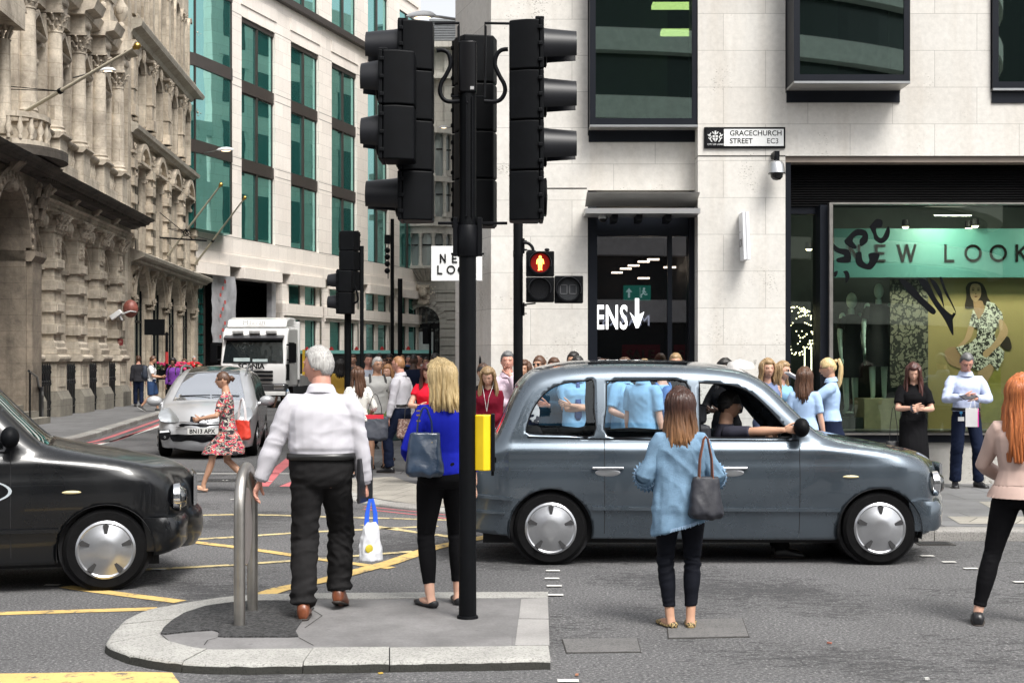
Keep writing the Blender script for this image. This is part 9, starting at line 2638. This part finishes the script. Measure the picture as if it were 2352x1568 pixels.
for dz in (0, .055): o.tube([(nose_x(-.10,.70)+.02,-.11,.685+dz),(nose_x(0,.74)+.02,0,.755+dz),(nose_x(.10,.70)+.02,.11,.685+dz)], .013, 5)
o.build('chevron_badge', CHROME, mpv)
xp = nose_x(0,.52)+.02
o = MB(); o.box(xp-.02, xp, -.27, .27, .475, .585); npl = o.build('number_plate', M('plate_reflective', (.62,.62,.60), .4, var=.02), mpv)
l_ = lettering('BN13 APX', .108, BLACKP, npl, (xp+.003, .238 - .476, .495), pi/2, bold=.003, sx=.92)
mpv.location = (-6.08, 30.15, 0)
mpv.scale = (1,1,.975); hd_ = Vector((-5.47, 25.75, 0))-Vector((-6.0, 30.2, 0)); mpv.rotation_euler = (0,0,atan2(hd_.y, hd_.x))
o = MB(); mp_y = [(nose_x(0,1.0),0,0)]
for y0, y1 in ((-.55,.02),(.05,.55)):
 o.tube([(3.50+.18*(1-abs(y)*1.1), y, 1.13+.03*(1-abs(y))) for y in (y0, (y0+y1)/2, y1)], .010, 5)
o.build('wiper', BLACKM, mpv)
o = MB(); o.box(.3,4.1,-.6,.6,.16,.3); o.build('underbody', CABIN, mpv)
# ---- white lorry
kl_ = 52/F; lx = (582-1176)*kl_
lor = empty('lorry', (lx, 52, 0), radians(-3), 'white lorry cab facing the camera behind the silver car', 'lorry')
LZ_ = lambda py: CH+(HZ-py)*kl_
LX_ = lambda px: (px-582)*kl_
LW = car_paint('lorry_white', (.78,.78,.77), .0, .35)
def lbox(name, poly, mat_, y0, y1, parent=lor, bev=.03, axis='x'):
 o = MB(); o.prism(poly, y0, y1, axis); return o.build(name, mat_, parent, bevel=bev)
HWL = 1.22
lbox('cab', [(0,.75),(-.12,1.35),(-.05,1.6),(.22,LZ_(778)),(.30,LZ_(764)),(.5,LZ_(752)),(2.1,LZ_(750)),(2.1,.75)], LW, -HWL, HWL, bev=.09)
lbox('roof_deflector', [(.45,LZ_(752)),(.62,LZ_(733)),(1.2,LZ_(727)),(2.2,LZ_(727)),(2.2,LZ_(752))], LW, -1.12, 1.12, bev=.08)
lbox('sun_visor', [(.02,LZ_(781)),(-.03,LZ_(776)),(.2,LZ_(769)),(.3,LZ_(770))], M('visor_smoke', (.05,.05,.055), .3), -1.1, 1.1, bev=.01)
o = MB(); f_ = lambda z: -.05+.27*(z-1.6)/(LZ_(778)-1.6)-.02
z0, z1 = LZ_(833), LZ_(780); o.loft([[(-1.12,f_(z0),z0),(1.12,f_(z0),z0),(1.12,f_(z0)-.01,z0),(-1.12,f_(z0)-.01,z0)],[(-1.04,f_(z1),z1),(1.04,f_(z1),z1),(1.04,f_(z1)-.01,z1),(-1.04,f_(z1)-.01,z1)]]); o.build('windscreen', mirror_glass('lorry_glass', (.01,.014,.016), (.55,.65,.7), .16, .4, 1.5), lor)
o = MB(); o.box(-.7,-.1,-.13,-.12,z0+.05,z0+.18); o.box(.0,.55,-.13,-.12,z0+.04,z0+.14); o.build('dashboard_card', M('card_white', (.5,.6,.6), .6), lor)
for k in range(3): lbox('grille_slot', [(-.17,.98+.15*k),(-.10,.98+.15*k),(-.10,1.06+.15*k),(-.17,1.06+.15*k)], BLACKM, -.75, .75, bev=.01)
lbox('bumper', [(-.18,.42),(-.18,.84),(.0,.90),(.4,.90),(.4,.42)], M('bumper_dark', (.03,.03,.032), .6), -HWL, HWL, bev=.04)
lbox('bumper_step', [(-.22,.46),(-.22,.60),(-.1,.62),(-.1,.46)], LW, -HWL, HWL, bev=.02)
for sg in (-1, 1):
 o = MB(); o.box(sg*.78,sg*1.18,-.20,-.1,.68,.86); o.build('headlight', CHROME, lor, bevel=.03)
 o = MB(); o.box(sg*1.16,sg*1.23,-.02,.5,1.0,1.6); o.build('side_intake', BLACKM, lor, bevel=.02)
 o = MB(); o.box(sg*1.34,sg*1.58,-.05,.05,1.65,2.35); o.tube([(sg*1.2,.1,2.3),(sg*1.42,0,2.3)],.03,6); o.tube([(sg*1.2,.1,1.75),(sg*1.42,0,1.75)],.03,6); o.build('wing_mirror', BLACKP, lor, bevel=.02)
 o = MB(); o.lathe([(.2,-.14),(.5,-.14),(.5,.14),(.2,.14)], (sg*1.0,0,.5), 24, axis='x'); 
 o.v = [(p[0], p[1]+1.1, p[2]) for p in o.v]; o.build('wheel', RUBBER, lor, smooth=40)
 o = MB(); o.box(sg*1.225,sg*1.232,.35,1.4,1.65,2.4); o.build('side_window', DARK, lor)
for px in (-.62,.0,.62): 
 o = MB(); o.box(px-.2,px+.2,.12,.3,LZ_(766),LZ_(759)); o.build('roof_lamp', M('lamp_grey', (.3,.3,.3), .3), lor, bevel=.02)
lettering('SCANIA', .26, BLACKM, lor, (-.52, -.18, LZ_(846)), bold=.012, sx=1.05)
lettering('Millcraft', .24, M('faint_grey', (.35,.35,.36), .5), lor, (-.5, .44, LZ_(745)), sx=1.1)
o = MB(); o.box(-1.2,1.2,2.4,8,1.0,1.15); 
for sg in (-1, 1): o.box(sg*1.22,sg*1.16,2.4,8,.75,1.15)
o.build('flat_bed', M('bed_grey', (.3,.3,.3), .6), lor)
for k in range(3):
 o = MB(); o.box(1.08,1.18,2.6+k*1.0,2.72+k*1.0,1.15,2.15); o.build('stake', M('stake_yellow', (.50,.32,.02), .5), lor)
lbox('headboard', [(2.3,1.0),(2.4,1.0),(2.4,LZ_(735)),(2.3,LZ_(735))], LW, -1.24, 1.24, bev=.01)
